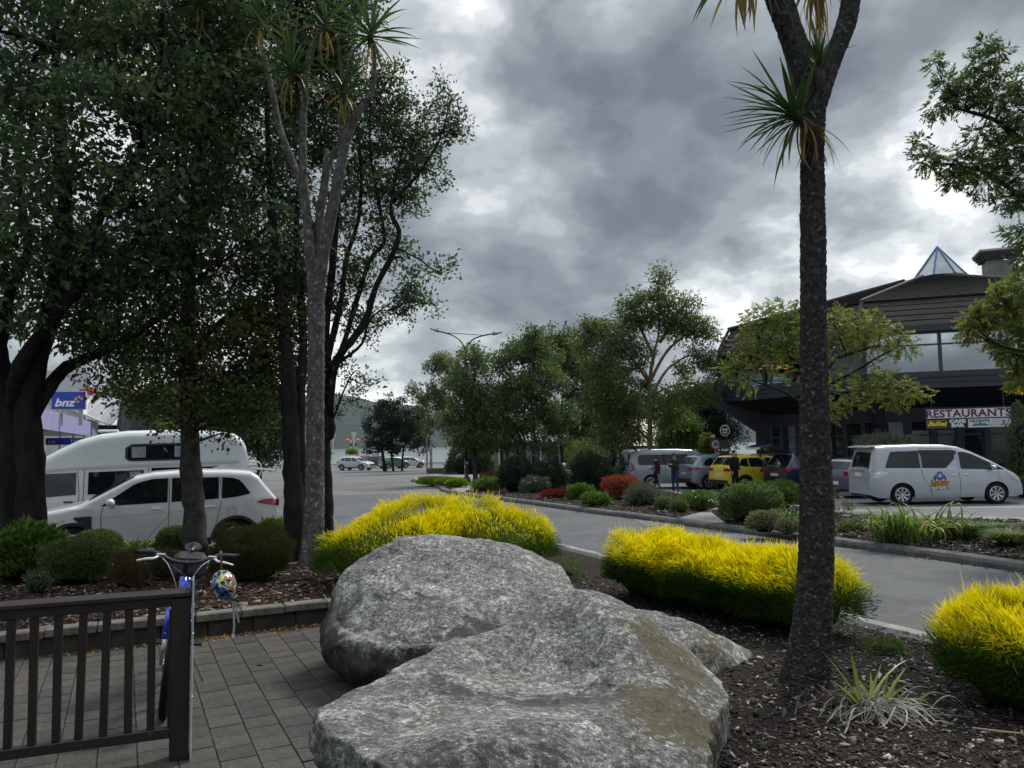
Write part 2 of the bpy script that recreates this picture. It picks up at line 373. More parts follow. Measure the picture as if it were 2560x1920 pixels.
# FK runs from the far nose to the near right end; the island lies to its left seen in that direction
kerb('kerb', FK, .34, .13, gz2, side=1)
gxy = lambda *pts: [(gd(a_, b_).x, gd(a_, b_).y) for a_, b_ in pts]
back = gxy((893,1034),(940,1028),(1040,1026),(1150,1032),(1300,1048),(1400,1060),(1480,1070),(1580,1086),(1700,1097),(1850,1110),(2000,1119),(2212,1128),(2450,1142))
inner = offset_line(FK, .33)
plat = inner[::-1]+back
poly_sheet('median_path', plat, sheet_z(.118), m_conc, step=1.2, kind='structure')
def P2(a, b, z=.12): p = gd(a, b, z); return (p.x, p.y)
bedL = offset_line(FK, .34)
ix = next(i for i, p in enumerate(bedL) if p[1] < 19.4); ix2 = next(i for i, p in enumerate(bedL) if p[1] < 18.3); i0 = next(i for i, p in enumerate(bedL) if p[1] < 36)
median_beds = [
  bedL[i0:ix]+gxy((1540,1108),(1564,1101),(1556,1094),(1473,1074),(1400,1062),(1330,1052),(1250,1047),(1150,1044),(1080,1046),(1040,1056)),
  bedL[ix2:]+gxy((2440,1160),(2190,1139),(1990,1133),(1874,1127),(1800,1118),(1720,1104),(1620,1096),(1560,1104),(1537,1116)),
  bedL[3:i0-4]+gxy((1015,1050),(1012,1040),(985,1034),(935,1032),(903,1034))]
def bedz(base, poly, h):
    ring = list(poly)+[poly[0]]
    def f(x, y):
        d = dist_line(np.asarray(x), np.asarray(y), ring)
        return gzv(y)+base+h*(1-np.exp(-d/.5))+.015*fbm(np.column_stack([x, y, 0*x]), 2.5, 3)*np.minimum(d/.3, 1)
    return f
BZ = []
for p_ in median_beds:
    f_ = bedz(.122, p_, .09); BZ.append((p_, f_))
    poly_sheet('median_bed', p_, f_, m_soil, step=.4, kind='structure')
# --- the near bed
WA = gd(-1100,1554,.12); WB = gd(715,1352,.12); wdir = (WB-WA).normalized(); wnr = Vector((-wdir.y, wdir.x, 0))
wo = wnr*.13
near = [(WA.x+wo.x,WA.y+wo.y),(WB.x+wo.x,WB.y+wo.y),(-1.0,7.6),(-.2,6.3),(.1,4.8),(.2,3.6),(.35,2.4),(.5,.6),(.5,-1.5),(6.6,-1.5),(6.0,1.0),(5.2,3.5),(4.3,5.3),(3.5,6.8),(2.95,8.2),(2.2,10.2),(1.5,12.0),(.75,13.9),(0,15.1),(-1.2,15.4),(-2.4,14.6),(-3.4,13.2),(-4.6,12.6),(-14,11.4),(WA.x-3,WA.y+4)]
ring_near = near+[near[0]]
kl = smooth_line(near[9:-1], 90)
def nearz(x, y):
    x = np.asarray(x, float); y = np.asarray(y, float)
    dk = dist_line(x, y, kl); dw = dist_line(x, y, near[:2])
    z = .125+.13*(1-np.exp(-dk/1.1))
    wl = np.exp(-(dw/2.6)**2)*np.clip((-x-.2)/1.2, 0, 1); z = z*(1-wl)+.335*wl
    return z+gzv(y)+.022*fbm(np.column_stack([x, y, 0*x]), 1.6, 3)*np.minimum(dk/.3, 1)*np.minimum(dw/.25, 1)
def nz(x, y): return float(nearz(np.array([x]), np.array([y]))[0])
poly_sheet('garden_bed', near, nearz, m_soil, step=.16, kind='structure')
kl2 = offset_line(kl, 0)
kerb('kerb', offset_line(kl, -.16)[::-1], .17, .13, gz2, mat('pale_kerb_concrete', (.30,.29,.265), .88, noise=(4, 6), col2=(.19,.185,.17), bump=(70, .5, .006)), side=1)

# --- mulch: bark chips lying on the beds
def chips(name, X_, Y_, zf, size, parent=None, pale=.12):
    n = len(X_); z = zf(X_, Y_)
    a = rng.uniform(0, 6.283, n); ln = size*rng.lognormal(0, .45, n); wd = ln*rng.uniform(.22, .55, n); th = ln*rng.uniform(.08, .2, n)
    tilt = rng.normal(0, .28, n)
    dx = np.cos(a); dy = np.sin(a); c = np.column_stack([X_, Y_, z+th*.6+rng.uniform(0, .6, n)*size*.35])
    A = np.column_stack([dx*np.cos(tilt), dy*np.cos(tilt), np.sin(tilt)]); B = np.column_stack([-dy, dx, rng.normal(0, .25, n)])
    U = np.cross(A, B)
    v = [c-A*ln[:,None]*.5-B*wd[:,None]*.3, c+A*ln[:,None]*.35-B*wd[:,None]*.5, c+A*ln[:,None]*.5+B*wd[:,None]*.35, c-A*ln[:,None]*.4+B*wd[:,None]*.5]
    top = [q+U*th[:,None] for q in v]
    V = np.stack(v+top, 1).reshape(-1, 3); b = np.arange(n)[:, None]*8
    F = np.concatenate([b+np.array([q]) for q in [(4,5,6,7),(0,1,5,4),(1,2,6,5),(2,3,7,6),(3,0,4,7)]], 1).reshape(-1, 4)
    t = rng.beta(1.2, 2.3, n); t = np.where(rng.random(n) < pale, rng.uniform(.75, 1, n), t*.7)
    me = mesh_np(name, V, F, m_chip, tint=np.repeat(t, 8)); return link(name, me, parent, kind='stuff')
m_chip = leafmat('bark_chip', [(.014,.011,.010),(.038,.029,.025),(.085,.068,.058),(.15,.13,.115),(.38,.36,.33)], trans=0, rough=.8)
m_chip_red = leafmat('red_bark_chip', [(.016,.010,.008),(.045,.025,.018),(.095,.052,.036),(.15,.095,.065),(.38,.31,.24)], trans=0, rough=.8)
def scatter(poly, n, dens=None):
    a = np.array(poly); lo = a.min(0); hi = a.max(0); xs_ = []; ys_ = []; c = 0
    while c < n:
        x = rng.uniform(lo[0], hi[0], n*2); y = rng.uniform(lo[1], hi[1], n*2); ok = inpoly(x, y, poly)
        if dens is not None: ok &= rng.random(len(x)) < dens(x, y)
        xs_.append(x[ok]); ys_.append(y[ok]); c += ok.sum()
    return np.concatenate(xs_)[:n], np.concatenate(ys_)[:n]
xr, yr = scatter([(.7,2.3),(5.2,2.3),(4.5,5.3),(3.6,6.9),(1.6,10.5),(-.4,10),(.4,5),(.6,3.5)], 40000, lambda x, y: np.clip((3.2/y)**1.6, 0, 1))
chips('bark_mulch', xr, yr, nearz, .021)
m_chip_keep = m_chip; m_chip = m_chip_red
xr, yr = scatter([(-7,(near[0][1]*(near[1][0]+7)+near[1][1]*(-7-near[0][0]))/(near[1][0]-near[0][0])),near[1],(-1.0,7.7),(-.5,8.6),(-1.5,12.5),(-7,11.5)], 14000, lambda x, y: np.clip((7.8/y)**3, 0, 1))
chips('bark_mulch', xr, yr, nearz, .036)
m_chip = m_chip_keep
for p_, f_ in BZ[:2]:
    xr, yr = scatter(p_, 9000, lambda x, y: np.clip((13/y)**2, 0, 1)); chips('bark_mulch', xr, yr, f_, .055)

# ================================================================== PAVED AREA
m_pav = [mat('paver_%d' % i, c, .85, noise=(6, 6), col2=tuple(q*.72 for q in c), bump=(120, .6, .006)) for i, c in enumerate([(.062,.060,.054),(.070,.067,.060),(.055,.053,.050),(.078,.071,.061)])]
for m_ in m_pav: add_speck(m_, 180, .6, 1.5, 1); blotch(m_, 3, .7, .55, 1)
pa = link('paved_area', poly_sheet('tmp', [(-14,-2),(1.5,-2),(1.2,3.0),(.8,5),(-.2,7.2),(-1.4,8.5),(-14,4.3)], lambda x, y: 0*x+.113, mat('joint_grit', (.038,.036,.032), .95, noise=(30, 4), col2=(.02,.019,.017))).data, kind='structure')
bpy.data.objects.remove(bpy.data.objects['tmp'])
PW, PL = .205, .196; ang = R(math.degrees(math.atan2((gd(703,1354,.12)-gd(0,1434,.12)).y, (gd(703,1354,.12)-gd(0,1434,.12)).x))); ca, sa = math.cos(ang), math.sin(ang)
def paver_mesh(i):
    bm = bmesh.new(); bmesh.ops.create_cube(bm, size=1)
    for v in bm.verts: v.co = Vector((v.co.x*(PW-.005), v.co.y*(PL-.005), v.co.z*.056))
    top = [e for e in bm.edges if all(v.co.z > 0 for v in e.verts)]; bmesh.ops.bevel(bm, geom=top, offset=.003, segments=1, affect='EDGES')
    me = bpy.data.meshes.new('paver'); bm.to_mesh(me); bm.free(); me.materials.append(m_pav[i]); return me
pm = [paver_mesh(i) for i in range(4)]; spots = []
for i in range(-60, 16):
    for j in range(8, 62):
        off = PL*.5 if (i//1) % 2 else 0
        u = i*PW; v = j*PL+off+(.0 if i % 3 else .03)
        x = u*ca-v*sa*1.0; y = u*sa+v*ca
        # two laying directions meet along a cut line that runs to the boulder
        if y > 2.1 and x < 1.1 and x > -5.2 and inpoly(np.array([x]), np.array([y]), [(-14,-2),(1.1,-2),(.9,3.0),(.6,5),(-.3,7.2),(-1.5,8.38),(-14,4.2)])[0]: spots.append((x, y))
vis = lambda p: (abs(p[0]/p[1]*FPX) < 1330) and (CAMZ-.12)/p[1]*FPX < 830
spots = [p for p in spots if vis(p)]; spots.sort(key=lambda p: p[0]**2+p[1]**2)
hid = lambda p: (p[0] > -.35 and 3.1 < p[1] < 6.6)      # under the boulders
shown = [p for p in spots if not hid(p)]
for k_, (x, y) in enumerate(shown[:300]):
    o = link('paver', pm[rng.integers(4)], pa, (x, y, .092+rng.normal(0, .0013)), (rng.normal(0, .006), rng.normal(0, .006), ang+rng.normal(0, .006)))
rest = MB()
for x, y in shown[300:]+[p for p in spots if hid(p)]: rest.box((x, y, .091), (PW-.007, PL-.007, .056), rz=ang)
rest.build('far_pavers', m_pav[0], pa, kind='stuff')
# cast shadow-free grit in the joints
# --- low wall: capping blocks on a recessed block course
m_wall = mat('wall_block', (.065,.06,.052), .9, noise=(5, 6), col2=(.03,.028,.025), bump=(60, .7, .01))
m_cap = mat('wall_cap', (.17,.16,.14), .88, noise=(5, 7), col2=(.085,.08,.07), bump=(80, .6, .008)); add_speck(m_cap, 130, .75, 1.25, 1)
wall = empty('retaining_wall', (-4, 7.4, .10), label='low concrete block retaining wall with pale capping between paving and bark bed', cat='wall')
a = Vector((WA.x, WA.y, 0)); b = Vector((WB.x, WB.y, 0)); d = (b-a).normalized(); nrm = Vector((-d.y, d.x, 0)); rz = math.atan2(d.y, d.x)
wl = MB(); s_ = 0; L_ = (b-a).length; capm = []
for v_ in range(3):
    me = MB().box((0,0,0), (.395, .17, .07)).build('tmp', m_cap, bevel=.008); capm.append(me.data); bpy.data.objects.remove(me)
blk = MB().box((0,0,0), (.395, .1, .19)).build('tmp', m_wall, bevel=.006); blm = blk.data; bpy.data.objects.remove(blk)
while s_ < L_:
    p = a+d*(s_+.2)+nrm*.06
    link('cap_block', capm[int(s_*7) % 3], wall, p+Vector((4,-7.4,.325-.12+rng.normal(0,.002))), (0, rng.normal(0,.004), rz+rng.normal(0,.005)))
    p = a+d*(s_+.31)+nrm*.075
    link('wall_block', blm, wall, p+Vector((4,-7.4,.195-.12)), (0, 0, rz+rng.normal(0,.004)))
    s_ += .402
# fallen leaves drifted against the wall
nlv = 260; t_ = rng.beta(2.5, 1.3, nlv)*3.2; c_ = np.array([[b.x-d.x*(3.2-q)-nrm.x*abs(o_), b.y-d.y*(3.2-q)-nrm.y*abs(o_), .128] for q, o_ in zip(t_, rng.normal(.03, .05, nlv)+.02)])
V, F, T = leaves(c_, np.column_stack([rng.normal(size=nlv), rng.normal(size=nlv), rng.normal(0, .15, nlv)]), .035, .022, rng.random(nlv))
link('fallen_leaves', mesh_np('fallen_leaves', V, F, leafmat('dead_leaf', [(.12,.06,.02),(.32,.16,.05),(.45,.3,.12)], .2), tint=T), kind='stuff')
# --- parking lines and stop markings
def stripe(p, q, wdt=.1, h=.012):
    p = Vector((p[0], p[1], 0)); q = Vector((q[0], q[1], 0)); n_ = (q-p).normalized().cross(Vector((0,0,1)))*wdt/2
    k_ = max(1, int((q-p).length/4)); V = []
    for i in range(k_+1):
        c = p+(q-p)*i/k_
        for s in (-1, 1): V.append((c.x+n_.x*s, c.y+n_.y*s, gz(c.y)+h))
    link('parking_line', mesh_np('parking_line', V, [(2*i, 2*i+1, 2*i+3, 2*i+2) for i in range(k_)], m_line), kind='structure')
for q in [((1800,1098),(2330,1095)),((1440,1066),(1640,1064)),((1500,1075),(1700,1074))]: stripe(gxy(q[0])[0], gxy(q[1])[0])
stripe((-45, 98), (-16, 90), .25); stripe((-30, 75), (-16, 71), .12); stripe((-9, 16), (-8.2, 20.6)); stripe((-3, 16.5), (-2.6, 21))
# --- lake and hills
m_water = mat('lake_water', (.12,.16,.17), .15, bump=(.5, .3, .1), spec=.6)
link('lake', mesh_np('lake', [(-3600,140,-3.2),(3600,140,-3.2),(3600,3300,-3.2),(-3600,3300,-3.2)], [(0,1,2,3)], m_water), kind='structure')

# leaf litter and grit gathered in the gutter
ng = 900; ii = rng.integers(0, len(FK)-1, ng); gp_ = np.array([[FK[i][0]+rng.normal(0,.12), FK[i][1]-abs(rng.normal(.05,.16)), gz(FK[i][1])+.012] for i in ii])
V, F, T = leaves(gp_, np.column_stack([rng.normal(size=ng), rng.normal(size=ng), rng.normal(0,.1,ng)]), .04*rng.lognormal(0,.4,ng), .022, rng.random(ng))
link('gutter_litter', mesh_np('gutter_litter', V, F, leafmat('gutter_leaf', [(.015,.012,.010),(.05,.035,.02),(.16,.12,.07)], 0), tint=T), kind='stuff')
# ================================================================== BOULDERS
def rockmat(name, moss):
    m = bpy.data.materials.new(name); m.use_nodes = True; t = m.node_tree; b = t.nodes['Principled BSDF']; lk = t.links.new
    def nn(ty, **k):
        n = t.nodes.new(ty)
        for a_, v_ in k.items(): setattr(n, a_, v_)
        return n
    tcn = nn('ShaderNodeTexCoord'); co = tcn.outputs['Object']
    def noi(s, d=6, r=.65, dist=0):
        n = nn('ShaderNodeTexNoise'); n.inputs['Scale'].default_value = s; n.inputs['Detail'].default_value = d; n.inputs['Roughness'].default_value = r; n.inputs['Distortion'].default_value = dist
        lk(co, n.inputs['Vector']); return n.outputs[0]
    def rmp(src, *st):
        r = nn('ShaderNodeValToRGB'); lk(src, r.inputs[0])
        while len(r.color_ramp.elements) < len(st): r.color_ramp.elements.new(.5)
        for e, (p, c) in zip(r.color_ramp.elements, st): e.position = p; e.color = (*(c if isinstance(c, tuple) else (c, c, c)), 1)
        return r.outputs[0]
    def mix(f, a, c, mode='MIX'):
        x = nn('ShaderNodeMix', data_type='RGBA', blend_type=mode)
        if isinstance(f, float): x.inputs[0].default_value = f
        else: lk(f, x.inputs[0])
        for i, q in ((6, a), (7, c)):
            if isinstance(q, tuple): x.inputs[i].default_value = (*q, 1)
            else: lk(q, x.inputs[i])
        return x.outputs[2]
    base = rmp(noi(3.4, 9, .66, .9), (.32, (.050,.047,.050)), (.5, (.108,.108,.101)), (.66, (.195,.196,.180)))
    mid_ = rmp(noi(34, 5, .7), (.38, .35), (.5, 1.0), (.62, 1.7)); base = mix(.85, base, mid_, 'MULTIPLY')
    fine = rmp(noi(150, 3, .6), (.40, .45), (.5, 1.0), (.60, 1.7)); base = mix(.8, base, fine, 'MULTIPLY')
    vo = nn('ShaderNodeTexVoronoi'); vo.inputs['Scale'].default_value = 62; lk(co, vo.inputs['Vector'])
    pit = rmp(vo.outputs['Distance'], (.10, .3), (.24, 1.0)); pm_ = rmp(noi(5, 3), (.48, 0.0), (.62, 1.0)); pitc = mix(pm_, (1.,1.,1.), pit); base = mix(1.0, base, pitc, 'MULTIPLY')
    for vs_, am in ((48, .6), (95, .5)):
        v2 = nn('ShaderNodeTexVoronoi'); v2.inputs['Scale'].default_value = vs_; lk(co, v2.inputs['Vector']); sc_ = nn('ShaderNodeSeparateColor'); lk(v2.outputs['Color'], sc_.inputs[0])
        base = mix(am, base, rmp(sc_.outputs[0], (.12, .30), (.22, .95), (.78, 1.05), (.88, 2.1)), 'MULTIPLY')
    lich = rmp(noi(6.5, 10, .78, 1.2), (.54, 0.0), (.64, 1.0)); base = mix(lich, base, mix(.6, base, (.50,.51,.48)))
    wh = rmp(noi(11, 8, .75, .3), (.715, 0.0), (.735, 1.0)); base = mix(wh, base, (.62,.63,.61))
    pur = rmp(noi(1.4, 4, .5), (.52, 0.0), (.7, .6)); base = mix(pur, base, mix(1.0, base, (.72,.68,.80), 'MULTIPLY'))
    if moss:
        a = nn('ShaderNodeAttribute'); a.attribute_name = 'tint'
        mm = nn('ShaderNodeMath', operation='MULTIPLY_ADD'); lk(a.outputs['Fac'], mm.inputs[0]); mm.inputs[1].default_value = .72; nm_ = nn('ShaderNodeMath', operation='MULTIPLY_ADD'); lk(noi(11, 10, .8, .8), nm_.inputs[0]); nm_.inputs[1].default_value = 4.6; nm_.inputs[2].default_value = -2.35; lk(nm_.outputs[0], mm.inputs[2])
        f = rmp(mm.outputs[0], (.34, 0.0), (.44, .92)); mo = rmp(noi(40, 5), (.35, (.022,.018,.007)), (.55, (.060,.048,.014)), (.75, (.11,.095,.03)))
        base = mix(f, base, mo)
    lk(base, b.inputs['Base Color']); b.inputs['Roughness'].default_value = .8
    # relief
    hs = nn('ShaderNodeMath', operation='MULTIPLY_ADD'); lk(noi(60, 8, .7), hs.inputs[0]); hs.inputs[1].default_value = .5; lk(noi(14, 6, .6), hs.inputs[2])
    h2 = nn('ShaderNodeMath', operation='MULTIPLY_ADD'); lk(pitc, h2.inputs[0]); h2.inputs[1].default_value = .35; lk(hs.outputs[0], h2.inputs[2])
    ks = nn('ShaderNodeAttribute'); ks.attribute_name = 'stain'; km = nn('ShaderNodeMath', operation='MULTIPLY_ADD'); lk(ks.outputs['Fac'], km.inputs[0]); km.inputs[1].default_value = .85; kn = nn('ShaderNodeMath', operation='MULTIPLY_ADD'); lk(noi(9, 10, .8, .6), kn.inputs[0]); kn.inputs[1].default_value = 2.6; kn.inputs[2].default_value = -1.3; lk(kn.outputs[0], km.inputs[2])  # mask of dark lichen and painted shade, broken up by noise
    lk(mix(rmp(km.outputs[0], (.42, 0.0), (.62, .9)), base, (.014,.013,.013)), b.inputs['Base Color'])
    vc = nn('ShaderNodeTexVoronoi', feature='DISTANCE_TO_EDGE'); vc.inputs['Scale'].default_value = 1.6; wv = nn('ShaderNodeVectorMath', operation='ADD'); cn = nn('ShaderNodeTexNoise'); cn.inputs['Scale'].default_value = 3.5; cn.inputs['Detail'].default_value = 8; lk(co, cn.inputs['Vector']); lk(co, wv.inputs[0]); lk(cn.outputs['Color'], wv.inputs[1]); lk(wv.outputs[0], vc.inputs['Vector'])
    crk = rmp(vc.outputs['Distance'], (.0, 0.0), (.012, 1.0)); cmk = rmp(noi(1.9, 3), (.50, 1.0), (.60, 0.0)); lk(mix(1.0, b.inputs['Base Color'].links[0].from_socket, mix(cmk, crk, (1.,1.,1.)), 'MULTIPLY'), b.inputs['Base Color'])
    bp = nn('ShaderNodeBump'); bp.inputs['Strength'].default_value = .9; bp.inputs['Distance'].default_value = .022; lk(h2.outputs[0], bp.inputs['Height']); lk(bp.outputs[0], b.inputs['Normal'])
    return m
def boulder(name, outline, ctrl, zb, under, zmin, label, cat, m, group=None, mossf=None, stain_shadef=None, pw=1.4, rmul=.85, power=2.4, nA=380, nR=150, edge=.16):
    """outline: plan points; ctrl: (x,y,z) of the top surface; z by thin-plate interpolation, rolled over at the rim, undercut below"""
    o_ = np.array([(p[0], p[1]) for p in spline([(a_, b_, 0) for a_, b_ in list(outline)+[outline[0]]], nA+1)])[:-1]
    cen = np.array([np.mean(o_[:,0]), np.mean(o_[:,1])])
    P = np.array([(q[0], q[1]) for q in ctrl]); Zc = np.array([q[2] for q in ctrl])
    def phi(r): return r**2*np.log(r+1e-6)
    n = len(P); A = np.zeros((n+3, n+3)); A[:n,:n] = phi(np.linalg.norm(P[:,None]-P[None], axis=2))+np.eye(n)*.004; A[:n,n] = 1; A[:n,n+1:] = P; A[n,:n] = 1; A[n+1:,:n] = P.T
    wts = np.linalg.solve(A, np.r_[Zc, 0, 0, 0])
    def H(X): return phi(np.linalg.norm(X[:,None]-P[None], axis=2)) @ wts[:n]+wts[n]+X @ wts[n+1:]
    V = []
    ts = np.linspace(0, 1, nR)
    for t in ts:
        if t < .72:                                   # top surface
            s = (t/.72); rr = s**.85*(1-edge*.35); X = cen+(o_-cen)*rr; z = H(X)
        else:                                         # over the rim and down
            q = (t-.72)/.28; X0 = cen+(o_-cen)*(1-edge*.35); z0 = H(X0)
            a_ = q*math.pi; und = under(o_) if callable(under) else under
            zlow = zmin; zt = z0+(zlow-z0)*(1-math.cos(a_))/2
            X = cen+(o_-cen)*((1-edge*.35)+edge*.35*math.sin(min(a_, math.pi/2))) if q <= .5 else cen+(o_-cen)*(1-(np.asarray(und)[:,None] if np.ndim(und) else und)*((q-.5)*2)**1.3)
            z = z0+(zlow-z0)*((1-math.cos(a_))/2)**pw
        V.append(np.column_stack([X, z]))
    V = np.concatenate(V)
    # displacement: broad facets, medium lumps, fine grain
    c3 = V-np.array([cen[0], cen[1], V[:,2].mean()]); nrm_ = unit(c3)
    dsp = .040*fbm(V, 1.7, 2, 5)+.034*(.5-np.abs(fbm(V, 3.6, 3, 9))*2.4)+.018*fbm(V, 9, 3, 2)+.007*fbm(V, 34, 3, 4)
    V = V+nrm_*dsp[:,None]
    idx = np.arange(nR*nA).reshape(nR, nA); nxt = np.roll(idx, -1, axis=1)
    F = np.stack([idx[:-1], idx[1:], nxt[1:], nxt[:-1]], -1).reshape(-1, 4)
    base = np.array([cen[0], cen[1], zb]); tint = mossf(V) if mossf else np.zeros(len(V))
    me = mesh_np(name, V-base, F, m, smooth=True, tint=tint); sa = me.attributes.new('stain', 'FLOAT', 'POINT'); sa.data.foreach_set('value', np.asarray(stain_shadef(V) if stain_shadef else np.zeros(len(V)), dtype=np.float32)); bm = bmesh.new(); bm.from_mesh(me); bmesh.ops.recalc_face_normals(bm, faces=bm.faces); bm.to_mesh(me); bm.free()
    return link(name, me, None, tuple(base), label=label, cat=cat, group=group)
def A3(dx, dy, y): v = at(dx, dy, y); return (v.x, v.y, v.z)
# rear boulder: rounded dome
ctrl = [A3(860,1160,6.75),A3(930,1158,7.0),A3(1000,1163,7.0),A3(1060,1168,7.0),A3(1130,1185,6.95),A3(1190,1215,6.9),A3(1232,1250,6.8),
        A3(800,1195,6.6),A3(745,1240,6.4),A3(715,1290,6.2),A3(702,1340,6.05),
        A3(1000,1230,6.45),A3(1100,1240,6.45),A3(900,1230,6.35),A3(820,1280,6.0),A3(950,1310,5.85),A3(1080,1310,5.95),A3(1180,1300,6.1),A3(740,1360,5.8),A3(850,1370,5.6),A3(980,1380,5.55),A3(1100,1380,5.6)]
zb = .12
cx0 = [(q[0], q[1]) for q in ctrl]
out1 = [(-1.50,6.15),(-1.42,6.6),(-1.1,7.05),(-.75,7.5),(-.2,7.6),(.25,7.35),(.5,6.9),(.55,6.4),(.3,5.85),(-.2,5.5),(-.75,5.4),(-1.15,5.55),(-1.42,5.85)]
ctrl += [(-.75,7.5,.75),(-.2,7.6,.75),(.25,7.4,.7),(-1.25,7.15,.7)]
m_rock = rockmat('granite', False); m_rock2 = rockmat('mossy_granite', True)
boulder('boulder', out1, ctrl, .12, .30, .06, 'rounded pale grey boulder standing on the paving in front of the domed yellow shrub', 'boulder', m_rock, group='boulders at the edge of the paving', edge=.3, stain_shadef=lambda V: np.clip((.62-V[:,2]-.18*V[:,0]-.12+.22*fbm(V, 1.5, 2, 8))/.22, 0, 1)*np.clip((.6-V[:,0])/.5, 0, 1)+.5*np.clip((.92-V[:,2])/.25, 0, 1)*np.clip((V[:,0]+.5)/.4, 0, 1))  # dark lichen and painted contact shade at the foot and behind the crest
# front boulder: long wedge with a peak
ctrl = [A3(668,1538,3.85),A3(700,1518,4.0),A3(790,1475,4.3),A3(870,1435,4.55),A3(960,1395,4.75),A3(1035,1378,4.85),A3(1090,1355,4.95),A3(1150,1318,5.05),A3(1205,1287,5.1),A3(1250,1274,5.1),A3(1300,1284,5.05),A3(1350,1310,5.0),
        A3(1205,1345,4.75),A3(1300,1352,4.6),A3(1370,1375,4.5),A3(1440,1400,4.6),A3(1420,1350,4.9),A3(1500,1440,4.65),A3(1535,1490,4.5),
        A3(1050,1430,4.5),A3(1150,1430,4.52),A3(1250,1420,4.5),A3(950,1480,4.1),A3(850,1510,3.95),A3(740,1550,3.65),A3(700,1572,3.55),A3(860,1580,3.55),A3(1000,1540,3.7),A3(1150,1500,4.12),A3(1300,1490,4.18),A3(1400,1500,4.0),
        A3(1450,1560,3.75),A3(1530,1560,3.95),A3(1380,1620,3.35),A3(1500,1640,3.4),A3(1200,1600,3.3),A3(1000,1630,3.1),A3(850,1650,3.1)]
ctrl += [(-.5,4.9,.35),(.1,5.35,.45),(.5,5.4,.55),(.0,2.75,.35),(.6,2.75,.3),(1.0,3.0,.2)]
out2 = [(-1.0,3.86),(-.80,4.22),(-.40,4.68),(.0,5.10),(.42,5.38),(.80,5.22),(1.05,4.95),(1.22,4.62),(1.08,4.2),(.95,3.8),(.84,3.3),(.72,2.8),(.4,2.55),(0,2.6),(-.38,2.92),(-.68,3.28),(-.95,3.62)]
def und2(o): return np.clip(.45-.42*(o[:,0]+1.2)/1.6, .02, .45)
def moss2(V):
    p = np.array([A3(1440,1385,4.6), A3(1480,1440,4.5), A3(1390,1520,4.0), A3(1500,1560,3.9), A3(1420,1600,3.6), A3(1530,1610,3.8)]); s = [.17,.18,.11,.19,.14,.11]
    return np.clip(sum(np.exp(-((V-q)**2).sum(1)/(2*r*r)) for q, r in zip(p, s)), 0, 1.1)
boulder('boulder', out2, ctrl, .12, und2, .02, 'long wedge shaped grey boulder with brown moss on its right flank, nearest in front', 'boulder', m_rock2, group='boulders at the edge of the paving', mossf=moss2, stain_shadef=lambda V: np.maximum(np.clip((.42-V[:,2])/.25, 0, 1)*np.clip((-.1-V[:,0])/.5, 0, 1), .75*np.exp(-(((V-np.array(A3(1150,1510,3.9)))**2)*np.array([1/.5,1/.18,0])).sum(1)*3)+.6*np.exp(-(((V-np.array(A3(960,1500,4.1)))**2)*np.array([1/.25,1/.2,0])).sum(1)*4)+.62*np.exp(-((V-np.array(A3(1290,1470,4.1)))**2).sum(1)/.05)+.75*np.exp(-(((V-np.array(A3(1080,1640,3.1)))**2)*np.array([1/.35,1/.04,0])).sum(1))), pw=2.2, edge=.10, nA=460, nR=190)  # dark lichen mixed with shading painted into hollows and undercut
# low lobe behind its right flank
ctrl = [A3(1370,1322,6.1),A3(1430,1332,6.1),A3(1500,1350,6.1),A3(1560,1375,6.1),A3(1590,1392,6.05),A3(1450,1370,5.7),A3(1520,1392,5.6),A3(1400,1350,5.8),(1.0,6.35,.3),(1.5,6.4,.24),(.7,6.1,.45),(1.82,6.1,.2),(1.6,5.7,.22),(1.3,5.4,.25)]
out3 = [(.4,5.8),(.7,6.1),(1.1,6.3),(1.5,6.32),(1.82,6.15),(1.75,5.9),(1.45,5.6),(1.1,5.3),(.6,5.4)]
def moss3(V): p = np.array(A3(1540,1395,5.7)); return np.clip(1.1*np.exp(-((V-p)**2).sum(1)/(2*.17**2)), 0, 1.1)
boulder('boulder', out3, ctrl, .2, .02, .12, 'low pale boulder lobe with mossy foot behind the peak of the wedge shaped boulder', 'boulder', m_rock2, group='boulders at the edge of the paving', mossf=moss3, pw=.7, edge=.5, nA=200, nR=80)

